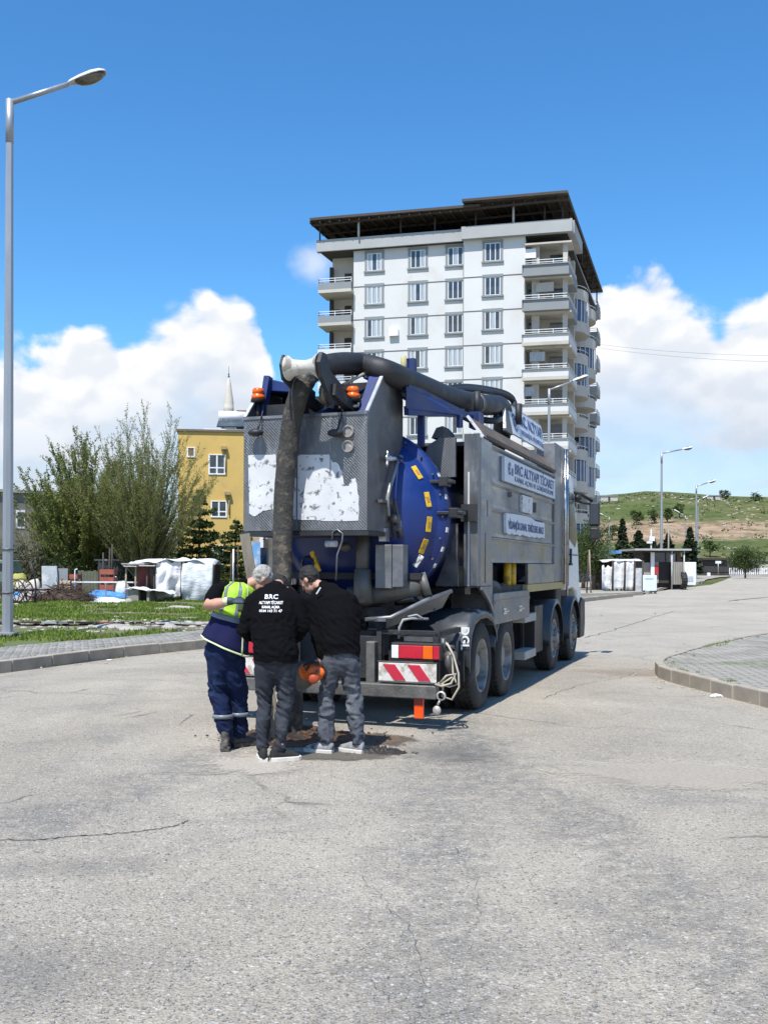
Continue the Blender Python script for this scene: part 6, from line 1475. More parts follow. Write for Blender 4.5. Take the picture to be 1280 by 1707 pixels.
# crumpled sheets on the ground
def crumple(name, px0, px1, y, h, dep_, mm, label, cat, seed, op=.0):
    a, b = gp_(px0, y), gp_(px1, y); w_ = b.x-a.x; z0 = lot_h((a.x+b.x)/2, y)
    m = MB()
    def f(u, v):
        e = math.sin(math.pi*u)**.5*math.sin(math.pi*v)**.5 if 0 < u < 1 and 0 < v < 1 else 0
        return ((u-.5)*w_, (v-.5)*dep_, -.03+h*e*(.6+.5*noise.noise(V(u*w_*1.3, v*3, seed)))+.07*e*noise.noise(V(u*w_*5, v*dep_*5, seed)))
    m.grid(f, 34, 14, sm=False); o = m.build(name, mm, None, solid=.01, fix=False); o.location = ((a.x+b.x)/2, y, z0); tag(o, label, cat); return o
crumple('blue_sheet', 128, 218, 46, .45, 2.2, tarp_b, 'blue plastic sheeting spread on the ground beyond the white one', 'plastic sheet', 1)
crumple('white_sheet', 140, 214, 43, .38, 1.6, mat('plastic_white', (.72, .75, .77), .5, var=.08, bump=.4, bs=6, bdist=.03), 'crumpled white plastic sheeting on the ground left of the shelter', 'plastic sheet', 2)
crumple('blue_sheet', 18, 82, 45, .85, 2.0, tarp_b, 'blue sheet over the heap behind the wooden cart', 'plastic sheet', 3)
crumple('grey_blanket', 32, 105, 43.5, .95, 1.8, mat('pinkish_blanket', (.32, .28, .27), .85, var=.2, bump=.5, bs=5, bdist=.04), 'pale pinkish grey blanket thrown over a heap behind the cart', 'blanket', 4)
# cart with wheels
p = gp_(42, 41); p.z = lot_h(p.x, 41); k = 41/F_PX; ct = thing('cart', 'old horse cart with spoked wheels and an upright curved pole beside the lamp post', 'cart', p)
def cartwheel(x, y, r):
    m = MB(); m.lathe([(r-.05, -.03), (r, -.03), (r, .03), (r-.05, .03), (r-.05, -.03)], (x, y, r), 'y', 24); m.lathe([(.001, -.06), (.06, -.06), (.06, .06), (.001, .06)], (x, y, r), 'y', 10)
    for i in range(10): a = i*math.pi/5; m.bar((x, y, r), (x+math.cos(a)*(r-.03), y, r+math.sin(a)*(r-.03)), .03)
    P('wheel', m, wood_d, ct)
cartwheel(-.35, -.4, .52); cartwheel(-.35, .5, .52); cartwheel(.45, -.3, .33)
P('bed', MB().box(-.7, .9, -.3, .45, .55, .62), wood_d, ct); m = MB(); m.tube([(.55, -.4, .0), (.58, -.4, .7), (.50, -.4, 1.3), (.33, -.38, 1.75)], .035, 6); P('curved_pole', m, black, ct)
m = MB(); m.bar((-.7, 0, .6), (-1.6, -.2, .2), .05); m.bar((.8, .3, .5), (1.4, .4, .1), .05); P('shaft', m, wood_d, ct)
# sacks, crates, coloured clutter behind
ctr = mat('cream_sack', (.55, .50, .40), .85, var=.2, vs=3); orr = mat('rusty_red', (.36, .09, .05), .8, var=.3, vs=3)
cl = [(34, 45.6, .45, ctr, 'sack', 'cream sack left of the standing slab, nearest to the lamp post'), (46, 46.2, .42, white_p, 'sack', 'white sack between the lamp post and the slab'), (56, 46, .5, ctr, 'sack', 'cream sack close beside the standing slab'), (30, 47, .6, mat('yellow_green_sack', (.35, .33, .08), .8), 'sack', 'yellowish sack highest of the group by the lamp post'), (196, 47.5, .4, ctr, 'sack', 'cream sack at the left of the group near the shelter'), (204, 47.2, .42, white_p, 'sack', 'white sack in the middle of the group near the shelter'), (188, 48, .5, white_p, 'sack', 'white sack behind the blue sheet'), (210, 47.6, .36, ctr, 'sack', 'cream sack next to the shelter post')]
for i, (px, y, r, mm, nm, lab) in enumerate(cl):
    p = gp_(px, y); m = MB(); m.ell((0, 0, r*.9), (r*.75, r*.6, r), 10, 8)
    for v in range(len(m.v)): q = Vector(m.v[v]); q += Vector((1, 1, 1))*noise.noise(q*4+Vector((i*3, 0, 0)))*.12; m.v[v] = tuple(q)
    o = m.build(nm, mm); o.location = (p.x, y, lot_h(p.x, y)); tag(o, lab, nm, 'sacks lying behind the lot')
def clutter(px, y, w_, h_, mm, name, lab, cat, dep_=.5):
    p = gp_(px, y); t = thing(name, lab, cat, (p.x, y, lot_h(p.x, y)-.02)); m = MB(); 
    for i in range(4): m.box(-w_/2, w_/2, -dep_/2, dep_/2, h_*(i/4)+.01, h_*(i/4)+h_*.17)
    P('slat', m, mm, t); m = MB(); 
    for x in (-w_/2, w_/2-.06):
        for yy in (-dep_/2-.03, dep_/2): m.box(x, x+.06, yy, yy+.03, 0, h_)
    P('corner_post', m, wood_d, t); return t
clutter(111, 46.5, .62, .95, mat('cream_crate', (.55, .42, .28), .8), 'crate', 'cream slatted crate right of the standing slab', 'crate')
clutter(118, 47.5, .9, 1.25, orr, 'rack', 'rusty red slatted rack behind the cream crate', 'rack')
clutter(180, 47.5, .8, 1.45, orr, 'rack', 'rusty red rack left of the shelter beyond the blue sheet', 'rack')
# greenish board fence panel & pipe post
p = gp_(151, 50); t = thing('board_screen', 'grey green board screen between the pale pipe and the red rack', 'screen', (p.x, 50, lot_h(p.x, 50)))
k = 50/F_PX
for i in range(8): P('board', MB().box(-.62*1+i*.155, -.62+i*.155+.145, -.02, .02+.01*(i % 2), 0, (975-944)*k+.3+random.uniform(-.04, .04)), mat('greenish_board', (.12, .13, .09), .9, var=.25, vs=3), t)
p = gp_(125, 45.5); o = MB().tube([(0, 0, 0), (0, 0, 1.30), (.02, 0, 1.36), (.12, 0, 1.38)], .028, 6).build('pipe_post', white_p); o.location = (p.x, p.y, lot_h(p.x, p.y)); tag(o, 'thin white pipe post with bent top standing at the end of the white rail', 'post')
p = gp_(120, 45); t = thing('white_rail_fence', 'thin white rail running behind the blue sheeting', 'fence', (p.x, 45, lot_h(p.x, 45)))
P('rail', MB().box(0, 2.95, -.02, .02, .78, .84), white_p, t)
for x in (.05, 1.5, 2.9): P('post', MB().box(x, x+.04, -.02, .02, 0, .779), wood_p, t)
# loose lean poles behind
for i, px in enumerate((172, 181, 187, 384, 389, 395)):
    y = 49.5+.3*i; p = gp_(px, y); hh = 2.2+.2*(i % 3); o = MB().cyl((0, 0, 0), (.06*(i % 2), 0, hh), .045, 6).build('fence_post', wood_d if i != 4 else white_p); o.location = (p.x, y, lot_h(p.x, y)-.05); tag(o, ('first', 'second', 'third', 'fourth', 'pale fifth', 'last')[i]+' thin upright post in the loose row behind the shelter, counted from the left', 'post', 'loose posts behind the lot')
p = gp_(192, 53); t = thing('tin_shed', 'small grey tin shed behind the red rack under the trees', 'shed', (p.x, 53, lot_h(p.x, 53))); P('wall', MB().box(-.9, .9, 0, 1.5, 0, 1.75), mat('tin_grey', (.25, .26, .28), .6, .3, var=.2), t); P('roof', MB().box(-1.05, 1.05, -.2, 1.6, 1.753, 1.83), grey_b, t)
p = gp_(-12, 50); t = thing('parked_van', 'dull green van mostly hidden at the left edge behind the lamp post', 'van', (p.x, 50, lot_h(p.x, 50)))
m = MB(); m.prism([(-1.4, .35), (1.2, .35), (1.25, 1.1), (1.05, 1.7), (-1.4, 1.75)], -.8, .8, 'xz'); P('body', m, mat('dull_green_van', (.12, .17, .14), .5), t, bevel=.05)
for x in (-.9, .75): m = MB(); m.cyl((x, -.84, .33), (x, -.7, .33), .33, 16); P('wheel', m, rubber, t)
P('window', MB().box(.2, .95, -.806, -.8005, 1.15, 1.55), glass_d, t)
# pale slabs, stones and litter on the grass and in the hollow
stn = mat('pale_stone', (.36, .335, .29), .9, var=.2, vs=3, bump=.4, bs=12)
random.seed(29)
def stone(p, r, mm, flat=.5, seedn=0):
    m = MB(); m.ell((0, 0, 0), (r, r*random.uniform(.6, .9), r*flat), 9, 6)
    for v in range(len(m.v)): q = Vector(m.v[v]); q *= 1+.35*noise.noise(q*(1.6/r)+Vector((seedn, 0, 0))); m.v[v] = tuple(q)
    o = m.build('stone', mm); o.location = p; o.rotation_euler = (0, 0, random.random()*6); return o
sl2 = [(190, 1045, .62, .14, 'long flat pale slab lying at the near edge of the muddy hollow'), (222, 1050, .5, .18, 'pale slab right of the long one in the hollow'), (285, 1048, .32, .4, 'upright pale stone before the path at the hollow end'), (300, 1014, .7, .2, 'mound of pale rubble in front of the white shelter'), (272, 1016, .5, .14, 'low pale stone left of the rubble mound'), (215, 1005, .28, .7, 'round white stone beside the hutch'), (310, 1030, .5, .15, 'flat stone between rubble and hollow')]
for i, (px, py, r, fl, lab) in enumerate(sl2):
    g_ = G(px, py); y = (CAM_H-.15)*F_PX/(py-HY); x = (px-CX)/F_PX*y; o = stone((x, y, lot_h(x, y)), r, stn, fl, i*7); tag(o, lab, 'stone', 'pale stones and slabs on the lot')
m = MB()
for _ in range(900):
    y = random.uniform(23, 44) if random.random() < .3 else 26.6+random.gauss(0, 1.2); x = -4-random.random()*20+(y-22)*.4; xr = lwx(y)
    if xr is None or x > xr-.1: continue
    s = random.uniform(.02, .10); m.ell((x, y, lot_h(x, y)), (s*1.4, s, s*.5), 6, 4)
tag(m.build('rubble', stn, fix=False), 'small pale rubble scattered over the lot', None, kind='stuff')
pud = MB(); pud.lathe([(.001, 0), (1, 0)], n=30)
for v in range(len(pud.v)): x, y, z = pud.v[v]; f_ = 1+.25*noise.noise(V(x*2, y*2, 0)); pud.v[v] = (x*3.2*f_, y*.5*f_, 0)
o = pud.build('puddle', mat_glass('puddle_water', (.05, .045, .035), .05)); y = 26.6; x = (150-CX)/F_PX*y; o.location = (x, y, lot_h(x, y)+.05); tag(o, 'muddy puddle in the hollow of the lot', None, kind='structure')

for i, (y0_, y1_) in enumerate(((572, 590), (578, 601))):
    a, b = A(996, y0_, 108), A(1330, y1_, 84); m = MB(); m.tube([a.lerp(b, t/8)-Vector((0, 0, 1.2*4*(t/8)*(1-t/8)*.25)) for t in range(9)], .009, 4); tag(m.build('overhead_wire', black), ('upper' if i == 0 else 'lower')+' thin wire running from the tower out to the right across the cloud', 'wire')
# ================================================================== PEOPLE
skin = mat('skin', (.50, .27, .19), .55, var=.12, vs=12, bump=.05, bs=80)
cloth_k = mat('black_sweatshirt', (.0045, .0045, .0055), .95, var=.3, vs=6, bump=.15, bs=90, spec=.08)
denim_g = mat('charcoal_denim', (.034, .038, .048), .9, var=.3, vs=5, bump=.2, bs=120, spec=.2, col2=(.07, .077, .09), c2s=5, c2lo=.5, c2hi=.7)
denim_l = mat('grey_denim', (.075, .082, .098), .9, var=.3, vs=5, bump=.2, bs=120, spec=.2, col2=(.14, .15, .168), c2s=4, c2lo=.5, c2hi=.7)
denim_b = mat('blue_work_trousers', (.009, .017, .055), .9, spec=.2, var=.35, vs=5, bump=.2, bs=90, col2=(.03, .06, .14), c2s=5, c2lo=.55, c2hi=.72)
hiv = mat('hi_vis_lime', (.36, .62, .03), .7, var=.12, vs=5, bump=.1)
navy_c = mat('vest_navy', (.008, .010, .05), .85, spec=.2, var=.3, vs=4, bump=.15, bs=30)
refl = mat('reflective_grey', (.17, .20, .22), .4, var=.1, vs=5, bump=0)
pipe_c = mat('vest_piping', (.62, .72, .42), .6, var=.08, bump=0)
hair_d = mat('dark_hair', (.012, .010, .009), .6, var=.3, vs=20, bump=.5, bs=90)
hair_g = mat('grey_hair', (.36, .34, .31), .7, var=.3, vs=20, bump=.6, bs=90)
glove_m = mat('dark_glove', (.03, .05, .07), .7, var=.3, vs=10)
shoe_k = mat('black_suede', (.02, .019, .018), .9, var=.3, vs=9); shoe_g = mat('grey_trainer', (.30, .30, .31), .8, var=.4, vs=14, col2=(.08, .08, .085), c2s=14, c2lo=.5, c2hi=.6)
boot_m = mat('dusty_boot', (.07, .062, .055), .9, var=.3, vs=9, col2=(.22, .2, .17), c2s=8, c2lo=.5, c2hi=.7); sole_w = mat('white_sole', (.6, .58, .52), .8, var=.1)
def loft(m, pts, rx_, ry_, side=(1, 0, 0), n=16):
    pts = [Vector(p) for p in pts]; k = len(pts); side = Vector(side)
    def arr(r): return r if isinstance(r, (list, tuple)) else [r]*k
    rx_, ry_ = list(arr(rx_)), list(arr(ry_))
    # rounded ends
    t0 = (pts[0]-pts[1]).normalized(); t1 = (pts[-1]-pts[-2]).normalized(); e0, e1 = min(rx_[0], ry_[0]), min(rx_[-1], ry_[-1])
    P_ = [pts[0]+t0*e0*.9, pts[0]+t0*e0*.6]+pts+[pts[-1]+t1*e1*.6, pts[-1]+t1*e1*.9]; X_ = [rx_[0]*.35, rx_[0]*.78]+rx_+[rx_[-1]*.78, rx_[-1]*.35]; Y_ = [ry_[0]*.35, ry_[0]*.78]+ry_+[ry_[-1]*.78, ry_[-1]*.35]
    vs = []; K = len(P_)
    for i, p in enumerate(P_):
        t = (P_[min(i+1, K-1)]-P_[max(i-1, 0)]).normalized(); x = side-t*side.dot(t)
        if x.length < .1: x = t.orthogonal()
        x.normalize(); y = t.cross(x)
        for j in range(n): a = 2*math.pi*j/n; vs.append(p+x*math.cos(a)*X_[i]+y*math.sin(a)*Y_[i])
    m.add(vs, [(i*n+j, i*n+(j+1) % n, (i+1)*n+(j+1) % n, (i+1)*n+j) for i in range(K-1) for j in range(n)]+[tuple(reversed(range(n))), tuple(range((K-1)*n, K*n))], 0, True)
def organic(name, m, mm, parent, voxel=.010, smooth_=6, fold=None, cut=None):
    me = m.mesh('tmp', mm); bm = bmesh.new(); bm.from_mesh(me); bmesh.ops.recalc_face_normals(bm, faces=bm.faces); bm.to_mesh(me); bm.free()
    o = bpy.data.objects.new('tmp', me); COL.objects.link(o)
    r = o.modifiers.new('r', 'REMESH'); r.mode = 'VOXEL'; r.voxel_size = voxel; r.use_smooth_shade = True
    s_ = o.modifiers.new('s', 'SMOOTH'); s_.iterations = smooth_; s_.factor = .5
    dg = bpy.context.evaluated_depsgraph_get(); dg.update(); e = bpy.data.meshes.new_from_object(o.evaluated_get(dg)); bpy.data.objects.remove(o)
    if fold:
        nn = [v.normal.copy() for v in e.vertices]
        for v, q in zip(e.vertices, nn): v.co += q*fold(v.co)
    if cut:
        bm = bmesh.new(); bm.from_mesh(e); bmesh.ops.delete(bm, geom=[v for v in bm.verts if cut(v.co)], context='VERTS'); bm.to_mesh(e); bm.free()
    e.materials.clear(); e.materials.append(mm); e.polygons.foreach_set('use_smooth', [True]*len(e.polygons)); e.name = name
    o = bpy.data.objects.new(name, e); COL.objects.link(o); o.parent = parent; return o
def hand(m, wrist, d, up, curl=.5, s=1.0, thumb=1):
    """palm and five fingers; d points along the hand, up is the back of the hand, thumb leaves on the side"""
    d = Vector(d).normalized(); up = Vector(up); up = (up-d*up.dot(d)).normalized(); x = d.cross(up)*thumb; w_ = Vector(wrist)
    loft(m, [w_-d*.02*s, w_+d*.045*s, w_+d*.085*s], [.026*s, .040*s, .038*s], [.02*s, .017*s, .014*s], x, 12)
    for i, (ln, o_) in enumerate(((.072, .030), (.080, .010), (.075, -.010), (.060, -.029))):
        b = w_+d*.085*s+x*o_*s; a = curl; p = [b-d*.02*s, b]; dd = d.copy()
        for f_ in (.45, .32, .23):
            M = Matrix.Rotation(-a*(1.0), 3, d.cross(up)); dd = (M @ dd).normalized(); b = b+dd*ln*s*f_; p.append(b.copy())
        m.tube(p, [.010*s, .0098*s, .0095*s, .009*s, .0075*s], 8)
    b = w_+d*.025*s+x*.032*s; td = (d*.6+x*.75-up*.35*curl).normalized(); p = [b-x*.015*s, b+td*.03*s, b+td*.052*s+(d*.4-up*.5*curl)*.02*s, b+td*.06*s+(d*.8-up*.7*curl)*.04*s]; m.tube(p, [.014*s, .0125*s, .011*s, .009*s], 8)
def head(m, c, fwd, upv, s=1.0):
    """cranium, jaw, nose, ears, brow; fwd is where the face looks"""
    f = Vector(fwd).normalized(); u = Vector(upv); u = (u-f*u.dot(f)).normalized(); r = f.cross(u); M = Matrix((r, f, u)).transposed(); c = Vector(c)
    m.ell(c+u*.02*s, (.076*s, .097*s, .10*s), 18, 12, rot=M); m.ell(c+f*.03*s-u*.055*s, (.056*s, .062*s, .068*s), 14, 10, rot=M)
    m.ell(c+f*.055*s-u*.10*s, (.03*s, .025*s, .02*s), 10, 6, rot=M)
    m.tube([c+f*.088*s+u*.02*s, c+f*.105*s-u*.02*s, c+f*.112*s-u*.035*s], [.009*s, .012*s, .014*s], 8); m.ell(c+f*.085*s+u*.035*s, (.045*s, .012*s, .010*s), 10, 6, rot=M)
    m.ell(c+f*.085*s-u*.065*s, (.022*s, .012*s, .006*s), 10, 6, rot=M); m.ell(c+f*.083*s-u*.077*s, (.020*s, .012*s, .007*s), 10, 6, rot=M)
    for s_ in (-1, 1):
        m.ell(c+r*s_*.078*s-f*.005*s-u*.01*s, (.010*s, .02*s, .032*s), 8, 8, rot=M); m.ell(c+r*s_*.045*s+f*.06*s-u*.02*s, (.02*s, .02*s, .018*s), 8, 6, rot=M)
    return c, f, u, r, M
def eyes(par, H, s=1.0):
    c, f, u, r, M = H
    for s_ in (-1, 1): m = MB(); m.ell(c+r*s_*.031*s+f*.086*s+u*.012*s, (.014*s, .008*s, .009*s), 10, 6, rot=M); P('eye', m, mat('eye', (.10, .07, .05), .3), par)
def hair(par, H, mm, s=1.0, ext=.6):
    c, f, u, r, M = H; m = MB(); m.ell(c+u*.028*s-f*.012*s, (.084*s, .102*s, .105*s), 30, 22, rot=M)
    def fold(v): return .009*noise.noise(v*30)+.007*noise.noise(Vector((v.x*90, v.y*90, v.z*30)))
    def cut(v):
        q = v-(c+u*.028*s); return q.dot(f)*1.15-q.dot(u)*.75 > .045*s*1.0 or q.dot(u) < -.085*s or (q.dot(u) < -.02*s and q.dot(f) > .0)
    return organic('hair', m, mm, par, .007, 2, fold, cut)
def fold_fn(amp, seed, lo=None):
    def f(v):
        a = amp*(.6+.8*(1 if lo and any(abs(v.z-z) < w_ for z, w_ in lo) else 0))
        q = Vector((v.x*11+seed+v.z*7*math.sin(seed), v.y*11, v.z*17+v.x*9)); r_ = 1-2*abs(noise.noise(q))
        return a*.55*(r_-.6)+a*.8*noise.noise(Vector((v.x*4, v.y*4+seed, v.z*7)))
    return f
def shoe(par, pos, yaw, up_m, so_m, s=1.0, high=0.0):
    M = Matrix.Rotation(yaw, 3, 'Z'); pos = Vector(pos)
    out_ = [(-.032, -.075), (.032, -.075), (.040, -.03), (.038, .06), (.046, .12), (.042, .165), (.022, .195), (-.012, .198), (-.036, .175), (-.045, .12), (-.038, .05), (-.040, -.03)]
    ol = [M @ Vector((x*s*1.2, y*s*1.06, 0))+pos for x, y in out_]; m = MB(); m.prism([(p.x, p.y) for p in ol], pos.z+.001, pos.z+.040*s); P('shoe_sole', m, so_m, par, bevel=.006)
    m = MB(); Q = lambda x, y, z: pos+M @ Vector((x*s, y*s, z*s))
    loft(m, [Q(0, -.055, .06), Q(0, 0, .065), Q(0, .07, .055), Q(0, .13, .045), Q(0, .17, .04)], [x*s for x in (.036, .040, .042, .042, .034)], [x*s for x in (.055, .052, .042, .032, .024)], M @ Vector((1, 0, 0)), 14)
    loft(m, [Q(0, -.035, .06), Q(0, -.03, .10+high)], [.038*s, .040*s], [.042*s, .044*s], M @ Vector((1, 0, 0)), 12)
    return organic('shoe', m, up_m, par, .008, 3, lambda v: .003*noise.noise(v*25), lambda v: v.z < pos.z+.03*s)

# ---- man in the middle: black printed sweatshirt, charcoal jeans -------------------------------
pB = thing('person', 'man in black sweatshirt with white lettering on his back, bending over the hose', 'person', (-.96, 8.72, 0), 0, 'men at the manhole')
hB = MB(); 
loft(hB, [(.03, .0, .92), (.02, .03, 1.1), (.0, .09, 1.28), (.0, .15, 1.42)], [.15, .14, .16, .13], [.10, .10, .11, .09])
loft(hB, [(0, .17, 1.44), (.01, .26, 1.51), (.015, .32, 1.52)], .055, .055)
HB = head(hB, (.02, .40, 1.49), (.05, .55, -.85), (0, .8, .5), 1.0)
for (kx, ky, ax_, ay_, hx) in ((-.085, .05, -.09, .0, -.06), (.115, .06, .075, .0, .10)):
    loft(hB, [(hx, .01, .9), (kx, ky, .5), (ax_, ay_, .12)], [.075, .05, .035], [.075, .05, .035]); loft(hB, [(ax_, ay_, .13), (ax_, ay_+.02, .05)], .035, .04)
for sx, el_, wr in ((-1, (-.285, .08, 1.13), (-.17, .30, 1.02)), (1, (.27, .10, 1.15), (.15, .34, 1.02))):
    loft(hB, [(sx*.16, .16, 1.42), el_, wr], [.05, .042, .028], [.05, .042, .028]); hand(hB, wr, (-.1*sx, .8, -.5), (0, .4, .8), .7, 1, -sx)
bodyB = organic('body', hB, skin, pB, .008, 4); eyes(bodyB, HB); hair(bodyB, HB, hair_d)
m = MB(); loft(m, [(.03, .0, .89), (.03, .0, .84)], [.19, .185], [.13, .13])
for (kx, ky, ax_, ay_, hx) in ((-.085, .05, -.09, .0, -.065), (.115, .06, .075, .0, .125)):
    loft(m, [(hx, .0, .86), (hx*.6+kx*.4, .03, .70), (kx, ky, .54), (ax_*.6+kx*.4, .02, .34), (ax_, ay_, .19), (ax_, ay_, .145)], [.108, .095, .080, .070, .058, .060], [.115, .10, .082, .076, .062, .064])
organic('jeans', m, denim_g, pB, .010, 5, fold_fn(.022, 1, [(.5, .14), (.18, .12)]))
m = MB(); loft(m, [(.03, .0, .76), (.03, .0, .88), (.025, .0, .97), (.01, .03, 1.10), (.0, .085, 1.26), (.0, .135, 1.38), (.0, .17, 1.46)], [.20, .21, .213, .215, .232, .22, .13], [.15, .15, .15, .14, .15, .14, .10])
for sx, el_, wr in ((-1, (-.285, .08, 1.13), (-.185, .28, 1.03)), (1, (.27, .10, 1.15), (.165, .32, 1.03))):
    loft(m, [(sx*.13, .155, 1.43), (sx*.20, .14, 1.37), tuple(Vector((sx*.2, .14, 1.37)).lerp(Vector(el_), .6)), el_, tuple(Vector(el_).lerp(Vector(wr), .5)), wr], [.075, .085, .078, .072, .062, .05], [.08, .09, .078, .07, .06, .05])
loft(m, [(.0, .17, 1.45), (.005, .22, 1.50)], .075, .07)
hoodB = organic('sweatshirt', m, cloth_k, pB, .010, 6, fold_fn(.016, 5, [(1.0, .08), (1.2, .05)]), lambda v: v.z < .875+.01*math.sin(v.x*30) and abs(v.x-.03) < .24)
m = MB(); loft(m, [(.03, .0, .80), (.03, .0, .89)], [.207, .207], [.147, .147]); organic('sweatshirt_hem', m, mat('charcoal_knit', (.012, .0125, .014), .95, bump=.2, spec=.1), pB, .010, 3, None, lambda v: v.z < .845)
# lettering laid on the curved back
dgx = bpy.context.evaluated_depsgraph_get(); bvh = BVHTree.FromPolygons([v.co for v in hoodB.data.vertices], [p.vertices for p in hoodB.data.polygons])
tmat = mat('print_white', (.8, .8, .8), .7, var=.02, bump=0)
for s_, sz, z, sx_ in (('BRC', .046, 1.425, .125), ('ALTYAPI TİCARET', .030, 1.375, .225), ('KANAL AÇMA', .026, 1.338, .165), ('0544 143 71 47', .026, 1.305, .215)):
    cu = bpy.data.curves.new('t', 'FONT'); cu.body = s_; cu.size = sz*1.15; cu.align_x = 'CENTER'; cu.align_y = 'CENTER'; cu.offset = .0008; cu.resolution_u = 2
    o = bpy.data.objects.new('t', cu); COL.objects.link(o); dg = bpy.context.evaluated_depsgraph_get(); dg.update(); me = bpy.data.meshes.new_from_object(o.evaluated_get(dg)); bpy.data.objects.remove(o)
    wd_ = max(v.co.x for v in me.vertices)-min(v.co.x for v in me.vertices)
    for v in me.vertices:
        x, y = v.co.x*sx_/wd_-.015, v.co.y+z; hit = bvh.ray_cast(Vector((x, -2, y)), Vector((0, 1, 0))); yy = hit[0].y if hit[0] else -.05
        v.co = Vector((x, yy-.005, y))
    me.materials.clear(); me.materials.append(tmat); o = bpy.data.objects.new('back_lettering', me); COL.objects.link(o); o.parent = hoodB
shoe(pB, (-.085, -.0, 0), R(12), shoe_k, sole_w); shoe(pB, (.065, .0, 0), R(-68), shoe_k, sole_w, 1.02)

# ---- man at the right: black sweatshirt, grey jeans, holding the saw -------------------------------
pC = thing('person', 'man in plain black sweatshirt and grey jeans holding an orange saw', 'person', (-.406, 9.1, 0), 0, 'men at the manhole')
m = MB()
loft(m, [(.02, .0, .9), (.01, .04, 1.08), (-.04, .10, 1.26), (-.08, .15, 1.41)], [.15, .14, .16, .13], [.10, .10, .11, .09])
loft(m, [(-.12, .16, 1.44), (-.2, .20, 1.51), (-.25, .22, 1.53)], .055, .055)
HC = head(m, (-.295, .235, 1.565), (-.62, .35, -.55), (-.25, .2, .9), 1.02)
LC = ((-.115, .05, -.12, .0, -.075), (.145, .05, .18, .0, .105))
for (kx, ky, ax_, ay_, hx) in LC:
    loft(m, [(hx, .01, .88), (kx, ky, .5), (ax_, ay_, .12)], [.075, .05, .035], [.075, .05, .035]); loft(m, [(ax_, ay_, .13), (ax_-.01, ay_, .05)], .035, .04)
AC = (((-.26, .12, 1.37), (-.22, .04, 1.10), (-.165, -.02, .885)), ((.10, .14, 1.38), (.20, .2, 1.16), (.06, .38, 1.02)))
for i, (a_, b_, c_) in enumerate(AC):
    loft(m, [a_, b_, c_], [.05, .042, .028], [.05, .042, .028])
    if i == 0: hand(m, c_, (.12, -.02, -1), (.2, -.9, .1), .75, 1.05, 1)
    else: hand(m, c_, (-.5, .7, -.4), (0, .4, .8), .6, 1, -1)
bodyC = organic('body', m, skin, pC, .0075, 4); eyes(bodyC, HC, 1.02); hair(bodyC, HC, hair_d, 1.03)
m = MB(); loft(m, [(.012, .0, .91), (.012, .0, .88), (.012, .0, .82)], [.172, .176, .17], [.125, .128, .12])
for (kx, ky, ax_, ay_, hx) in LC:
    loft(m, [(hx, .0, .84), (hx*.6+kx*.4, .03, .68), (kx, ky, .52), (ax_*.6+kx*.4, .02, .33), (ax_, ay_, .18), (ax_, ay_, .13)], [.105, .094, .082, .080, .078, .078], [.11, .10, .084, .084, .078, .08])
organic('jeans', m, denim_l, pC, .010, 5, fold_fn(.024, 11, [(.5, .14), (.2, .14)]))
m = MB(); loft(m, [(.015, .0, .80), (.015, .0, .915), (.01, .0, .97), (-.0, .04, 1.10), (-.04, .10, 1.26), (-.075, .14, 1.38), (-.10, .165, 1.455)], [.185, .19, .197, .21, .225, .205, .12], [.14, .145, .148, .145, .15, .14, .09])
for i, (a_, b_, c_) in enumerate(AC):
    a_, b_, c_ = Vector(a_), Vector(b_), Vector(c_); c2 = b_.lerp(c_, .93); s0 = Vector((-.20 if i == 0 else .03, .15, 1.42))
    loft(m, [s0, a_, a_.lerp(b_, .55), b_, b_.lerp(c2, .5), c2], [.07, .078, .07, .066, .058, .046], [.08, .085, .07, .066, .058, .046])
loft(m, [(-.11, .165, 1.44), (-.17, .19, 1.49)], .078, .07)
organic('sweatshirt', m, cloth_k, pC, .010, 6, fold_fn(.016, 15, [(1.0, .08), (1.2, .05)]), lambda v: v.z < .905+.01*math.sin(v.x*25) and abs(v.x) < .19 and not (v.x < -.14 and v.y < -.0))
m = MB(); m.bar((-.215, .03, 1.44), (-.175, .02, 1.50), .012, .012); P('white_collar', m, sticker, pC)
shoe(pC, (-.125, -.01, 0), R(72), shoe_g, sole_w, 1.03); shoe(pC, (.175, .0, 0), R(55), shoe_g, sole_w, 1.03)
# orange saw in his hand
sp_ = thing('power_saw', 'orange petrol cut-off saw held low between the two men in black', 'saw', (-.406-.20, 9.06, .72))
m = MB(); loft(m, [(-.11, .0, .02), (-.04, .0, .03), (.04, .0, .02)], [.05, .06, .055], [.075, .085, .07], (0, 1, 0)); m.ell((-.02, -.06, -.03), (.055, .03, .05), 12, 8); organic('engine_housing', m, mat('saw_orange', (.70, .13, .015), .45, var=.35, vs=14, col2=(.25, .06, .02), c2s=12, c2lo=.55, c2hi=.7), sp_, .008, 2)
m = MB(); m.tube([(.07, -.03, -.04), (.10, -.04, .03), (.06, -.045, .095), (-.03, -.045, .115), (-.1, -.03, .09), (-.12, -.02, .03)], .013, 8); m.tube([(-.07, -.06, .06), (-.05, -.07, .1), (.02, -.07, .1)], .01, 6); P('handle', m, black, sp_)
m = MB(); m.lathe([(.001, -.098), (.035, -.096), (.045, -.085), (.045, -.07)], (-.02, 0, -.035), 'y', 16); P('starter_cover', m, mat('saw_dark_red', (.35, .05, .015), .5, var=.2), sp_)
m = MB(); m.cyl((.02, -.085, .03), (.02, -.06, .03), .018, 8); m.cyl((-.08, -.08, .05), (-.08, -.05, .05), .015, 8); P('cap', m, black, sp_)
m = MB(); m.lathe([(.001, .095), (.13, .095), (.13, .100), (.001, .100)], (-.14, 0, -.02), 'y', 24); P('cutting_disc', m, st_dirty, sp_)

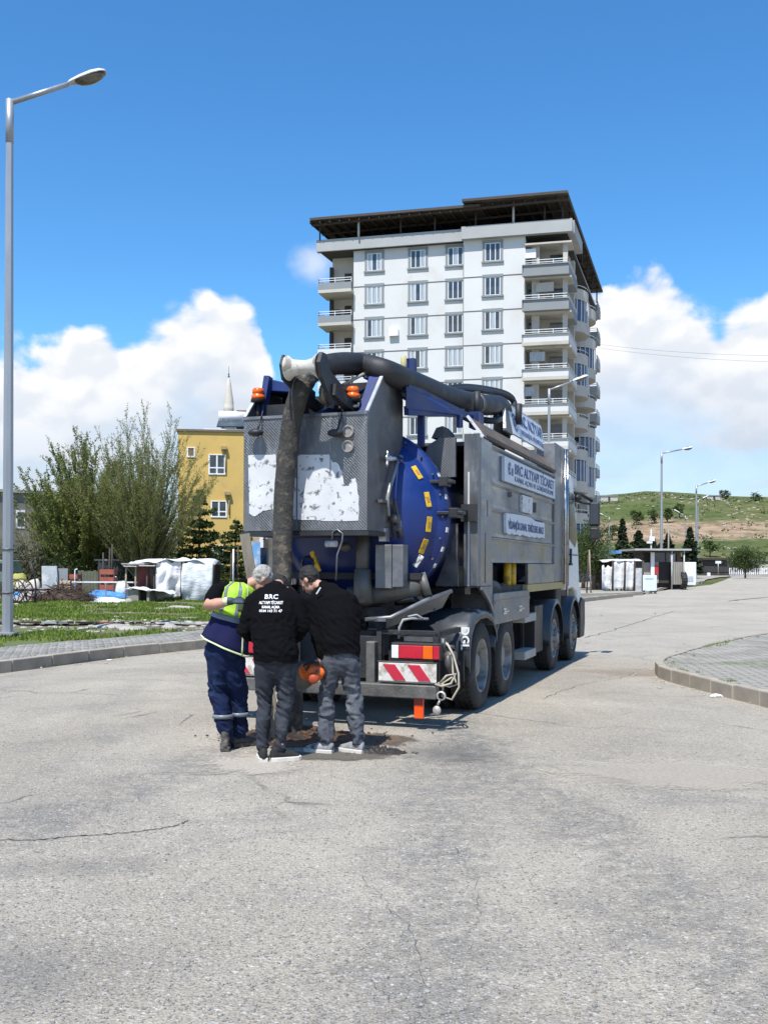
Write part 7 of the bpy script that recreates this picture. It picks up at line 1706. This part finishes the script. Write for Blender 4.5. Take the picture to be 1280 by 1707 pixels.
# ---- man at the left: hi-vis vest over black T-shirt, blue work trousers -------------------------------
pA = thing('person', 'grey haired man in lime and navy reflective vest and dark blue work trousers', 'person', (-1.404, 9.25, 0), 0, 'men at the manhole')
m = MB()
loft(m, [(-.05, .0, .9), (-.04, .04, 1.1), (-.0, .09, 1.3), (.03, .13, 1.44)], [.15, .15, .16, .13], [.10, .10, .11, .09])
loft(m, [(.08, .13, 1.47), (.18, .15, 1.53), (.24, .16, 1.55)], .055, .055)
HA = head(m, (.285, .17, 1.57), (.65, .35, -.60), (.25, .15, .9), 1.02)
LA = ((-.12, .05, -.045, -.02, -.12), (.07, .10, .065, .16, .02))
for (kx, ky, ax_, ay_, hx) in LA:
    loft(m, [(hx, .01, .88), (kx, ky, .5), (ax_, ay_, .12)], [.075, .05, .035], [.075, .05, .035]); loft(m, [(ax_, ay_, .13), (ax_, ay_+.02, .05)], .035, .04)
el_ = Vector((-.20, -.13, 1.335)); wr = Vector((.045, -.215, 1.375)); sh_ = Vector((-.135, .03, 1.465))
loft(m, [sh_, sh_.lerp(el_, .5), el_, el_.lerp(wr, .35), el_.lerp(wr, .75), wr], [.06, .055, .050, .052, .040, .030], [.06, .055, .052, .052, .038, .028], (0, 0, 1))
loft(m, [(.15, .17, 1.44), (.22, .3, 1.25), (.26, .42, 1.30)], [.05, .042, .028], [.05, .042, .028])
hand(m, (.26, .42, 1.30), (.3, .8, .3), (0, -.2, .9), .7, 1, 1); hand(m, wr, (1, .15, .05), (-.1, -.5, .8), .65, 1, -1)
bodyA = organic('body', m, skin, pA, .0075, 4); eyes(bodyA, HA, 1.02); hair(bodyA, HA, hair_g, 1.03)
m = MB(); hand(m, wr+Vector((.005, 0, 0)), (1, .15, .05), (-.1, -.5, .8), .65, 1.16, -1); loft(m, [wr-Vector((.045, 0, 0)), wr], .036, .034, (0, 0, 1)); organic('glove', m, glove_m, pA, .006, 2)
m = MB(); loft(m, [wr-Vector((.06, 0, .0)), wr-Vector((.045, 0, 0))], .037, .035, (0, 0, 1)); organic('glove_cuff', m, pipe_c, pA, .006, 1)
m = MB(); loft(m, [(-.055, .0, .95), (-.055, .0, .88), (-.055, .0, .82)], [.205, .21, .19], [.14, .145, .13])
for (kx, ky, ax_, ay_, hx) in LA:
    loft(m, [(hx, .0, .84), (hx*.6+kx*.4, .03, .68), (kx, ky, .52), (ax_*.5+kx*.5, .5*(ky+ay_), .33), (ax_, ay_, .18), (ax_, ay_, .13)], [.125, .11, .096, .092, .085, .07], [.12, .11, .095, .09, .085, .07])
pass
organic('work_trousers', m, denim_b, pA, .010, 5, fold_fn(.026, 21, [(.5, .12), (.2, .14)]))
for (kx, ky, ax_, ay_, hx) in LA:
    c_ = Vector((ax_*.62+kx*.38, ky*.38+ay_*.62, .315)); m = MB(); m.lathe([(.103, -.018), (.106, 0), (.103, .018)], c_, n=24); P('reflective_band', m, refl, pA, solid=.006)
m = MB(); loft(m, [(-.05, .0, .86), (-.045, .01, .98), (-.03, .05, 1.15), (.0, .09, 1.32), (.02, .12, 1.41), (.05, .13, 1.46)], [.15, .155, .16, .165, .15, .10], [.11, .11, .115, .12, .11, .08])
loft(m, [(-.03, .09, 1.46), sh_+Vector((-.02, 0, -.02)), tuple(sh_.lerp(el_, .62))], [.082, .088, .080], [.085, .086, .078]); loft(m, [(.12, .15, 1.45), (.19, .25, 1.32)], .075, .075)
loft(m, [(.05, .13, 1.48), (.11, .14, 1.515)], .07, .07)
organic('t_shirt', m, cloth_k, pA, .010, 5, fold_fn(.008, 25))
# vest: tilted rings, lime above, navy below with grey band and piping
def vest_ring(u):
    """u 0 at the shoulders, 1 at the hem"""
    c = Vector((.055, .12, 1.54)).lerp(Vector((-.05, -.01, .955)), u); s_ = min(1, u*8); s_ = s_*(2-s_); rx_ = .075+.088*s_+.02*u+.05*max(0, u-.5)/.5; ry_ = .07+.078*s_+.03*max(0, u-.5)/.5
    tilt = -.06-.45*max(0, u-.2); return c, rx_, ry_, tilt
def vest_pt(u, a):
    c, rx_, ry_, tl = vest_ring(u); w_ = 1+.025*math.sin(a*7+u*5)+.09*noise.noise(V(math.cos(a)*2, math.sin(a)*2, u*5)); x, y = math.cos(a)*rx_*w_, math.sin(a)*ry_*w_
    return c+Vector((x, y, x*tl))
def vest_part(name, u0, u1, mm, a0=0, a1=360, off=0.0, par=None, hgt=6):
    m = MB(); n = 44
    def f(s_, t_):
        u = u0+(u1-u0)*t_; a = R(a0+(a1-a0)*s_); p = vest_pt(u, a); c = vest_ring(u)[0]; return p+(p-Vector((c.x, c.y, p.z))).normalized()*off
    m.grid(f, n, hgt); return P(name, m, mm, par or pA, solid=.006)
v1 = vest_part('vest', .0, .52, hiv, 205, 430); vest_part('vest', .52, 1.0, navy_c, 150, 440)
vest_part('vest_band', .52, .60, refl, 150, 440, .006); vest_part('vest_strap', .0, .52, refl, 236, 248, .006); vest_part('vest_strap', .0, .52, refl, 285, 296, .006); vest_part('vest_piping', .0, .5, pipe_c, 205, 210, .007, hgt=10)
vest_part('vest_piping', .985, 1.01, pipe_c, 150, 440, .006, hgt=2); vest_part('vest_piping', .03, 1.0, pipe_c, 318, 322, .007, hgt=12)
m = MB(); 
vest_part('vest_pocket', .30, .42, mat('pocket_dark', (.05, .09, .04), .7), 292, 314, .008)
m = MB()
shoe(pA, (-.045, -.02, 0), R(8), boot_m, boot_m, 1.08, .05); shoe(pA, (.065, .16, 0), R(-50), boot_m, boot_m, 1.05, .05)

# ---- plank pole beside the hose -------------------------------
a = Vector((-1.33, 9.62, 2.0)); b = Vector((-1.02, 9.72, .0)); o = thing('wooden_plank', 'weathered wooden plank standing slanted between the vest man and the man with lettering', 'plank', b)
m = MB(); m.bar((0, 0, .0), a-b, .095, .03, up=(0, 1, 0)); P('board', m, mat('weathered_plank', (.25, .22, .17), .9, var=.25, vs=4, bump=.3, stretch=(6, 6, .5), bs=30), o)

# ================================================================== MANHOLE, MUD, PATCH, CRACKS
random.seed(44)
mh = thing('manhole', 'open manhole with rusty rim where the muddy hose goes down', None, (-.93, 10.2, 0), kind='structure')
m = MB(); m.lathe([(.30, .008), (.30, .02), (.40, .02), (.43, .004)], n=36); P('rim', m, mat('rusty_iron', (.11, .06, .035), .85, .3, var=.4, vs=8, bump=.4), mh)
m = MB(); m.lathe([(.001, .0062), (.30, .0062)], n=30); P('shaft_opening', m, mat('shaft_dark', (.012, .010, .008), .9), mh)
mudw = mat('wet_brown_mud', (.11, .058, .028), .5, var=.4, vs=6, bump=.8, bs=18, bdist=.02, col2=(.03, .022, .016), c2s=4, c2lo=.45, c2hi=.6)
mudk = mat('black_muck', (.022, .018, .014), .45, var=.4, vs=9, bump=.8, bs=30, bdist=.02, col2=(.07, .05, .035), c2s=9, c2lo=.52, c2hi=.65)
def blob_sheet(name, c, rx_, ry_, h, mm, label, seed, cat=None, n=52, dens=3.0):
    m = MB()
    def f(u, v):
        a = u*2*math.pi; r = v; rr = 1+.28*noise.noise(V(math.cos(a)*1.6, math.sin(a)*1.6, seed))+.14*noise.noise(V(math.cos(a)*5, math.sin(a)*5, seed)); x, y = math.cos(a)*r*rx_*rr, math.sin(a)*r*ry_*rr
        z = .004+h*max(0, 1-r**2)*(.45+.9*max(0, noise.noise(V(x*dens*4, y*dens*5, seed)))+.5*noise.noise(V(x*dens*11, y*dens*11, seed))); return (x, y, max(.004, z) if r < .999 else -.004)
    m.grid(f, n, 22); o = m.build(name, mm, None, fix=False); o.location = c
    return tag(o, label, cat, None, 'structure' if cat is None else None)
def flatm(m, name): return m
blob_sheet('wet_mud', (-.85, 9.95, 0), .72, .50, .05, mudw, 'rust brown wet mud spread around the manhole', 3)
if False: blob_sheet('damp_stain', (-.62, 9.95, 0), .95, .42, .002, mat('damp_asphalt', (.13, .12, .105), .85, var=.4, vs=9, bump=.6, bs=60, col2=(.24, .23, .21), c2s=5, c2lo=.45, c2hi=.6), 'dark damp stain on the asphalt behind the men', 8)
q_ = G(636, 1256)
for i in range(1):
    tag(blob_sheet('muck_heap', (q_.x, q_.y, .0), .23, .12, .075, mudk, 'small heap of black wet muck at the right foot of the man with the saw', 5, 'muck', dens=5), 'small heap of black wet muck beside the shoes of the man with the saw', 'muck')
m = MB()
for _ in range(520):
    x, y = random.gauss(-.8, .35), random.gauss(9.98, .16); s = random.uniform(.003, .013); m.ell((x, y, s*.5+.01), (s*1.4, s, s*.8), 6, 4)
for _ in range(160):
    x, y = random.gauss(q_.x-.1, .2), random.gauss(q_.y, .05); s = random.uniform(.003, .01); m.ell((x, y, s*.5+.005), (s*1.4, s, s*.8), 6, 4)
tag(m.build('mud_clods', mudw, None, fix=False), 'clods of mud and muck around the manhole', None, kind='stuff')
pc = [(360, 1262), (392, 1250), (430, 1253), (470, 1262), (500, 1272), (503, 1290), (470, 1296), (430, 1297), (395, 1298), (352, 1296), (366, 1284), (378, 1272)]
def patch(px_, name, mm, label, dz=.004, am=1.2):
    pts = ragged([tuple(p) for p in catmull([Vector(p) for p in px_+px_[:1]], 4)][:-1], am, 2); q = [G(*p) for p in pts]; m = MB(); m.add([(p.x, p.y, p.z+dz) for p in q], [tuple(range(len(q)))]); o = m.build(name, mm, None)
    if o.data.polygons[0].normal.z < 0: o.data.flip_normals()
    return tag(o, label, None, kind='structure')
def stain(name, px, py, rx_, ry_, m, label, dz=.0045):
    p = G(px, py); q = MB(); q.lathe([(.001, 0), (1.02, 0)], n=36)
    q.v = [(x*rx_, y*ry_, 0) for x, y, z in q.v]; o = q.build(name, m, None); o.location = (p.x, p.y, p.z+dz)
    if o.data.polygons[0].normal.z < 0: o.data.flip_normals()
    return tag(o, label, None, kind='structure')
stain('concrete_patch', 432, 1276, .62, .62, mat_decal('pale_concrete', (.50, .45, .375), .62, .62, .8, edge=.45), 'pale worn concrete patch in the road under the feet of the men', .0085)
stain('damp_stain', 540, 1234, 1.15, .62, mat_decal('damp_asphalt', (.10, .088, .07), 1.15, .62, .9, .75, (.17, .10, .05), edge=.3), 'dark damp dirt on the asphalt behind the men')
stain('oil_stain', 560, 1262, .75, .26, mat_decal('muddy_film', (.14, .125, .10), .75, .26, .8, .8), 'thin muddy film around the shoes of the men', .012)
stain('road_stain', 755, 1255, .8, .9, mat_decal('grey_wear', (.17, .165, .155), .8, .9, .45, edge=.9), 'dark worn area of asphalt beside the rear wheel', .0065)
stain('road_stain', 1050, 1120, 1.6, 1.2, mat_decal('brown_dust', (.36, .28, .21), 1.6, 1.2, .45, edge=.9), 'brownish dust washed against the island tip', .0065)
stain('road_stain', 130, 1450, .9, .35, mat_decal('blue_wear', (.22, .22, .215), .9, .35, .3, edge=1.2), 'greyer worn patch below the long crack at the lower left', .0065)
stain('road_stain', 60, 1620, .9, .6, mat_decal('dark_wear', (.20, .20, .195), .9, .6, .3, edge=1.2), 'dark worn patch in the lower left corner', .0075)
stain('road_stain', 1130, 1290, 1.3, .9, mat_decal('pale_wear', (.56, .5, .41), 1.3, .9, .5), 'pale dusty patch in front of the island', .0095)
# cracks as dark grooves with raised ragged edges
crk = mat('crack_dark', (.05, .047, .043), .95, var=.3, bump=0)
def crack(px_, wd, label, seed, n=9, amp=.03, g0=.0045, cm=None):
    P_ = catmull([G(*p) for p in px_], n); m = MB(); L_, R_ = [], []
    for i, p in enumerate(P_):
        t = (P_[min(i+1, len(P_)-1)]-P_[max(0, i-1)]).normalized(); nn = Vector((-t.y, t.x, 0)); o_ = nn*amp*(.7*noise.noise(V(i*.45, seed, 0))+.6*noise.noise(V(i*1.9, seed, 3))); w_ = wd*(.35+.9*abs(noise.noise(V(i*.8, seed, 5)))+.4*random.random())
        L_.append(p+o_+nn*w_); R_.append(p+o_-nn*w_)
    vs = [(q.x, q.y, q.z+g0) for pr in zip(L_, R_) for q in pr]; m.add(vs, [(2*i, 2*i+1, 2*i+3, 2*i+2) for i in range(len(L_)-1)]); o = m.build('crack', cm or crk, None)
    return tag(o, label, None, kind='structure')
crack([(-20, 1404), (60, 1404), (120, 1398), (180, 1394), (240, 1388), (290, 1380), (318, 1370)], .008, 'long thin crack across the road at the lower left', 1, 14, .035)
crack([(905, 1165), (940, 1150), (985, 1137), (1030, 1130), (1065, 1118)], .005, 'crack in the road between the truck and the island', 2, 10, .09)
crack([(1215, 1000), (1240, 997), (1290, 992)], .12, 'dark sealed crack across the far road at the right edge', 3, 6, .2)
crack([(975, 1062), (1040, 1044), (1100, 1024), (1170, 1008), (1240, 1003)], .018, 'thin long crack along the far road', 4, 14, .22)
crack_b = crack
crack([(600, 1460), (640, 1500), (690, 1560), (705, 1640), (700, 1707)], .0018, 'hairline crack at the bottom centre', 5, 12,.045, .0105, mat('faint_crack', (.13, .125, .115), .95, bump=0))
crack([(760, 1410), (790, 1470), (800, 1530), (770, 1565), (735, 1572)], .0014, 'hairline crack right of the bottom centre', 6, 12,.045, .0105, mat('faint_crack', (.13, .125, .115), .95, bump=0))
crack([(560, 1640), (620, 1640), (670, 1680), (700, 1700), (770, 1690)], .0018, 'hairline crack near the lower edge', 7, 10,.045, .0105, mat('faint_crack', (.13, .125, .115), .95, bump=0))
crack([(700, 1150), (760, 1240), (800, 1300)], .0012, 'faint crack ahead of the truck wheel', 8, 10,.045, .0105, mat('faint_crack', (.13, .125, .115), .95, bump=0))
# loose grit and stones on the road
m = MB(); random.seed(31)
for _ in range(5200):
    py = 1110+600*random.random()**.7; px = random.uniform(-20, 1300); p = G(px, py)
    if p.y > 15 and p.x < -3.5: continue
    s = random.uniform(.0025, .007)*(1+.4*(random.random() < .05)); m.ell((p.x, p.y, s*.3), (s*1.5, s*1.1, s*.7), 5, 3)
tag(m.build('road_grit', mat('grit_grey', (.24, .235, .22), .9, var=.6, vs=90, bump=0), None, fix=False), 'loose grit on the asphalt', None, kind='stuff')
m = MB()
for _ in range(420):
    i = random.randrange(len(CR)-1) if random.random() < .6 else None
    if i is not None: p = CR[i].lerp(CR[i+1], random.random())+Vector((-abs(random.gauss(0, .25)), random.gauss(0, .1)))
    else: j = random.randrange(len(CL)-1); p = CL[j].lerp(CL[j+1], random.random())+Vector((abs(random.gauss(0, .25)), random.gauss(0, .1)))
    s = random.uniform(.005, .02); m.ell((p.x, p.y, gz(p.y)+s*.4), (s*1.5, s, s*.8), 6, 4)
tag(m.build('gutter_gravel', stn, None, fix=False), 'gravel gathered along the kerbs', None, kind='stuff')
p = G(1195, 1160); m = MB()
m.grid(lambda u, v: ((u-.5)*.17, (v-.5)*.06+.03*u, .012+.028*math.sin(math.pi*u)*math.sin(math.pi*v)+.02*noise.noise(V(u*7, v*5, 2))), 12, 6, sm=False); o = m.build('paper_scrap', white_p, None, solid=.003, fix=False); o.location = p; tag(o, 'crumpled white paper scrap lying against the front of the right kerb', 'litter')
p = G(183, 1104); m = MB(); m.ell((0, 0, .015), (.06, .03, .015), 8, 5); o = m.build('litter_scrap', white_p, None); o.location = p; tag(o, 'tiny white scrap lying before the left kerb', 'litter')
m = MB(); random.seed(66)
for _ in range(900):
    r = random.random()
    if r < .45: j = random.randrange(len(OL)-1); p = OL[j].lerp(OL[j+1], random.random())+Vector((-abs(random.gauss(0, .05)), 0)); z = .17
    elif r < .75: j = random.randrange(len(OR)-1); p = OR[j].lerp(OR[j+1], random.random())+Vector((abs(random.gauss(0, .12)), 0)); z = .165
    else: j = random.randrange(len(CL)-1); p = CL[j].lerp(CL[j+1], random.random())+Vector((abs(random.gauss(0, .02)), 0)); z = 0
    if noise.noise(V(p.x*1.3, p.y*1.3, 4)) < .05: continue
    for q in range(7):
        h = random.uniform(.02, .07); a = random.random()*6.28; x, y = p.x+random.gauss(0, .03), p.y+random.gauss(0, .03); zz = z+gz(y)
        m.add([(x-.006*math.cos(a), y-.006*math.sin(a), zz), (x+.006*math.cos(a), y+.006*math.sin(a), zz), (x+random.gauss(0, .02), y+random.gauss(0, .02), zz+h)], [(0, 1, 2)])
tag(m.build('kerb_weeds', grass_m, None, fix=False), 'small weeds growing along the kerbs', None, kind='stuff')
pB.scale = (.93, 1, 1); pC.scale = (.95, 1, 1); pA.scale = (.92, 1, 1)
# overhead wires beyond the tower

# ------------------------------------------------------------------ loose pieces become parts of their own
def clusters(me):
    n = len(me.vertices); par = list(range(n))
    def find(i):
        while par[i] != i: par[i] = par[par[i]]; i = par[i]
        return i
    for e in me.edges:
        a, b = find(e.vertices[0]), find(e.vertices[1])
        if a != b: par[a] = b
    box = {}
    for v in me.vertices:
        r = find(v.index); c = v.co
        if r not in box: box[r] = [list(c), list(c)]
        else:
            for k in range(3): box[r][0][k] = min(box[r][0][k], c[k]); box[r][1][k] = max(box[r][1][k], c[k])
    ks = list(box)
    if len(ks) < 2 or len(ks) > 60: return None
    g = {k: k for k in ks}
    def fg(k):
        while g[k] != k: k = g[k]
        return k
    e = .012
    for i, a in enumerate(ks):
        for b in ks[i+1:]:
            A_, B_ = box[a], box[b]
            if all(A_[0][k] <= B_[1][k]+e and B_[0][k] <= A_[1][k]+e for k in range(3)):
                x, y = fg(a), fg(b)
                if x != y: g[x] = y
    lab = [fg(find(i)) for i in range(n)]; u = sorted(set(lab))
    return (lab, u) if 2 <= len(u) <= 8 else None
SKIP = ('lettering', 'back_lettering', 'emblem', 'tyre', 'rim', 'hydraulic_clutter', 'metal_fittings', 'railing')
for o in [o for o in bpy.data.objects if o.type == 'MESH']:
    if o.get('kind') or o.data.users > 1 or len(o.data.vertices) > 2500 or o.name.split('.')[0] in SKIP or 'category' in o: continue
    r = clusters(o.data)
    if not r: continue
    lab, u = r; src = o.data; base = o.name.split('.')[0]; keep = None
    for k in u:
        me = src.copy(); bm = bmesh.new(); bm.from_mesh(me); bm.verts.ensure_lookup_table()
        bmesh.ops.delete(bm, geom=[v for v in bm.verts if lab[v.index] != k], context='VERTS'); bm.to_mesh(me); bm.free()
        if keep is None: keep = o; o.data = me
        else:
            c = o.copy(); c.data = me; COL.objects.link(c); c.parent = o.parent; c.name = base
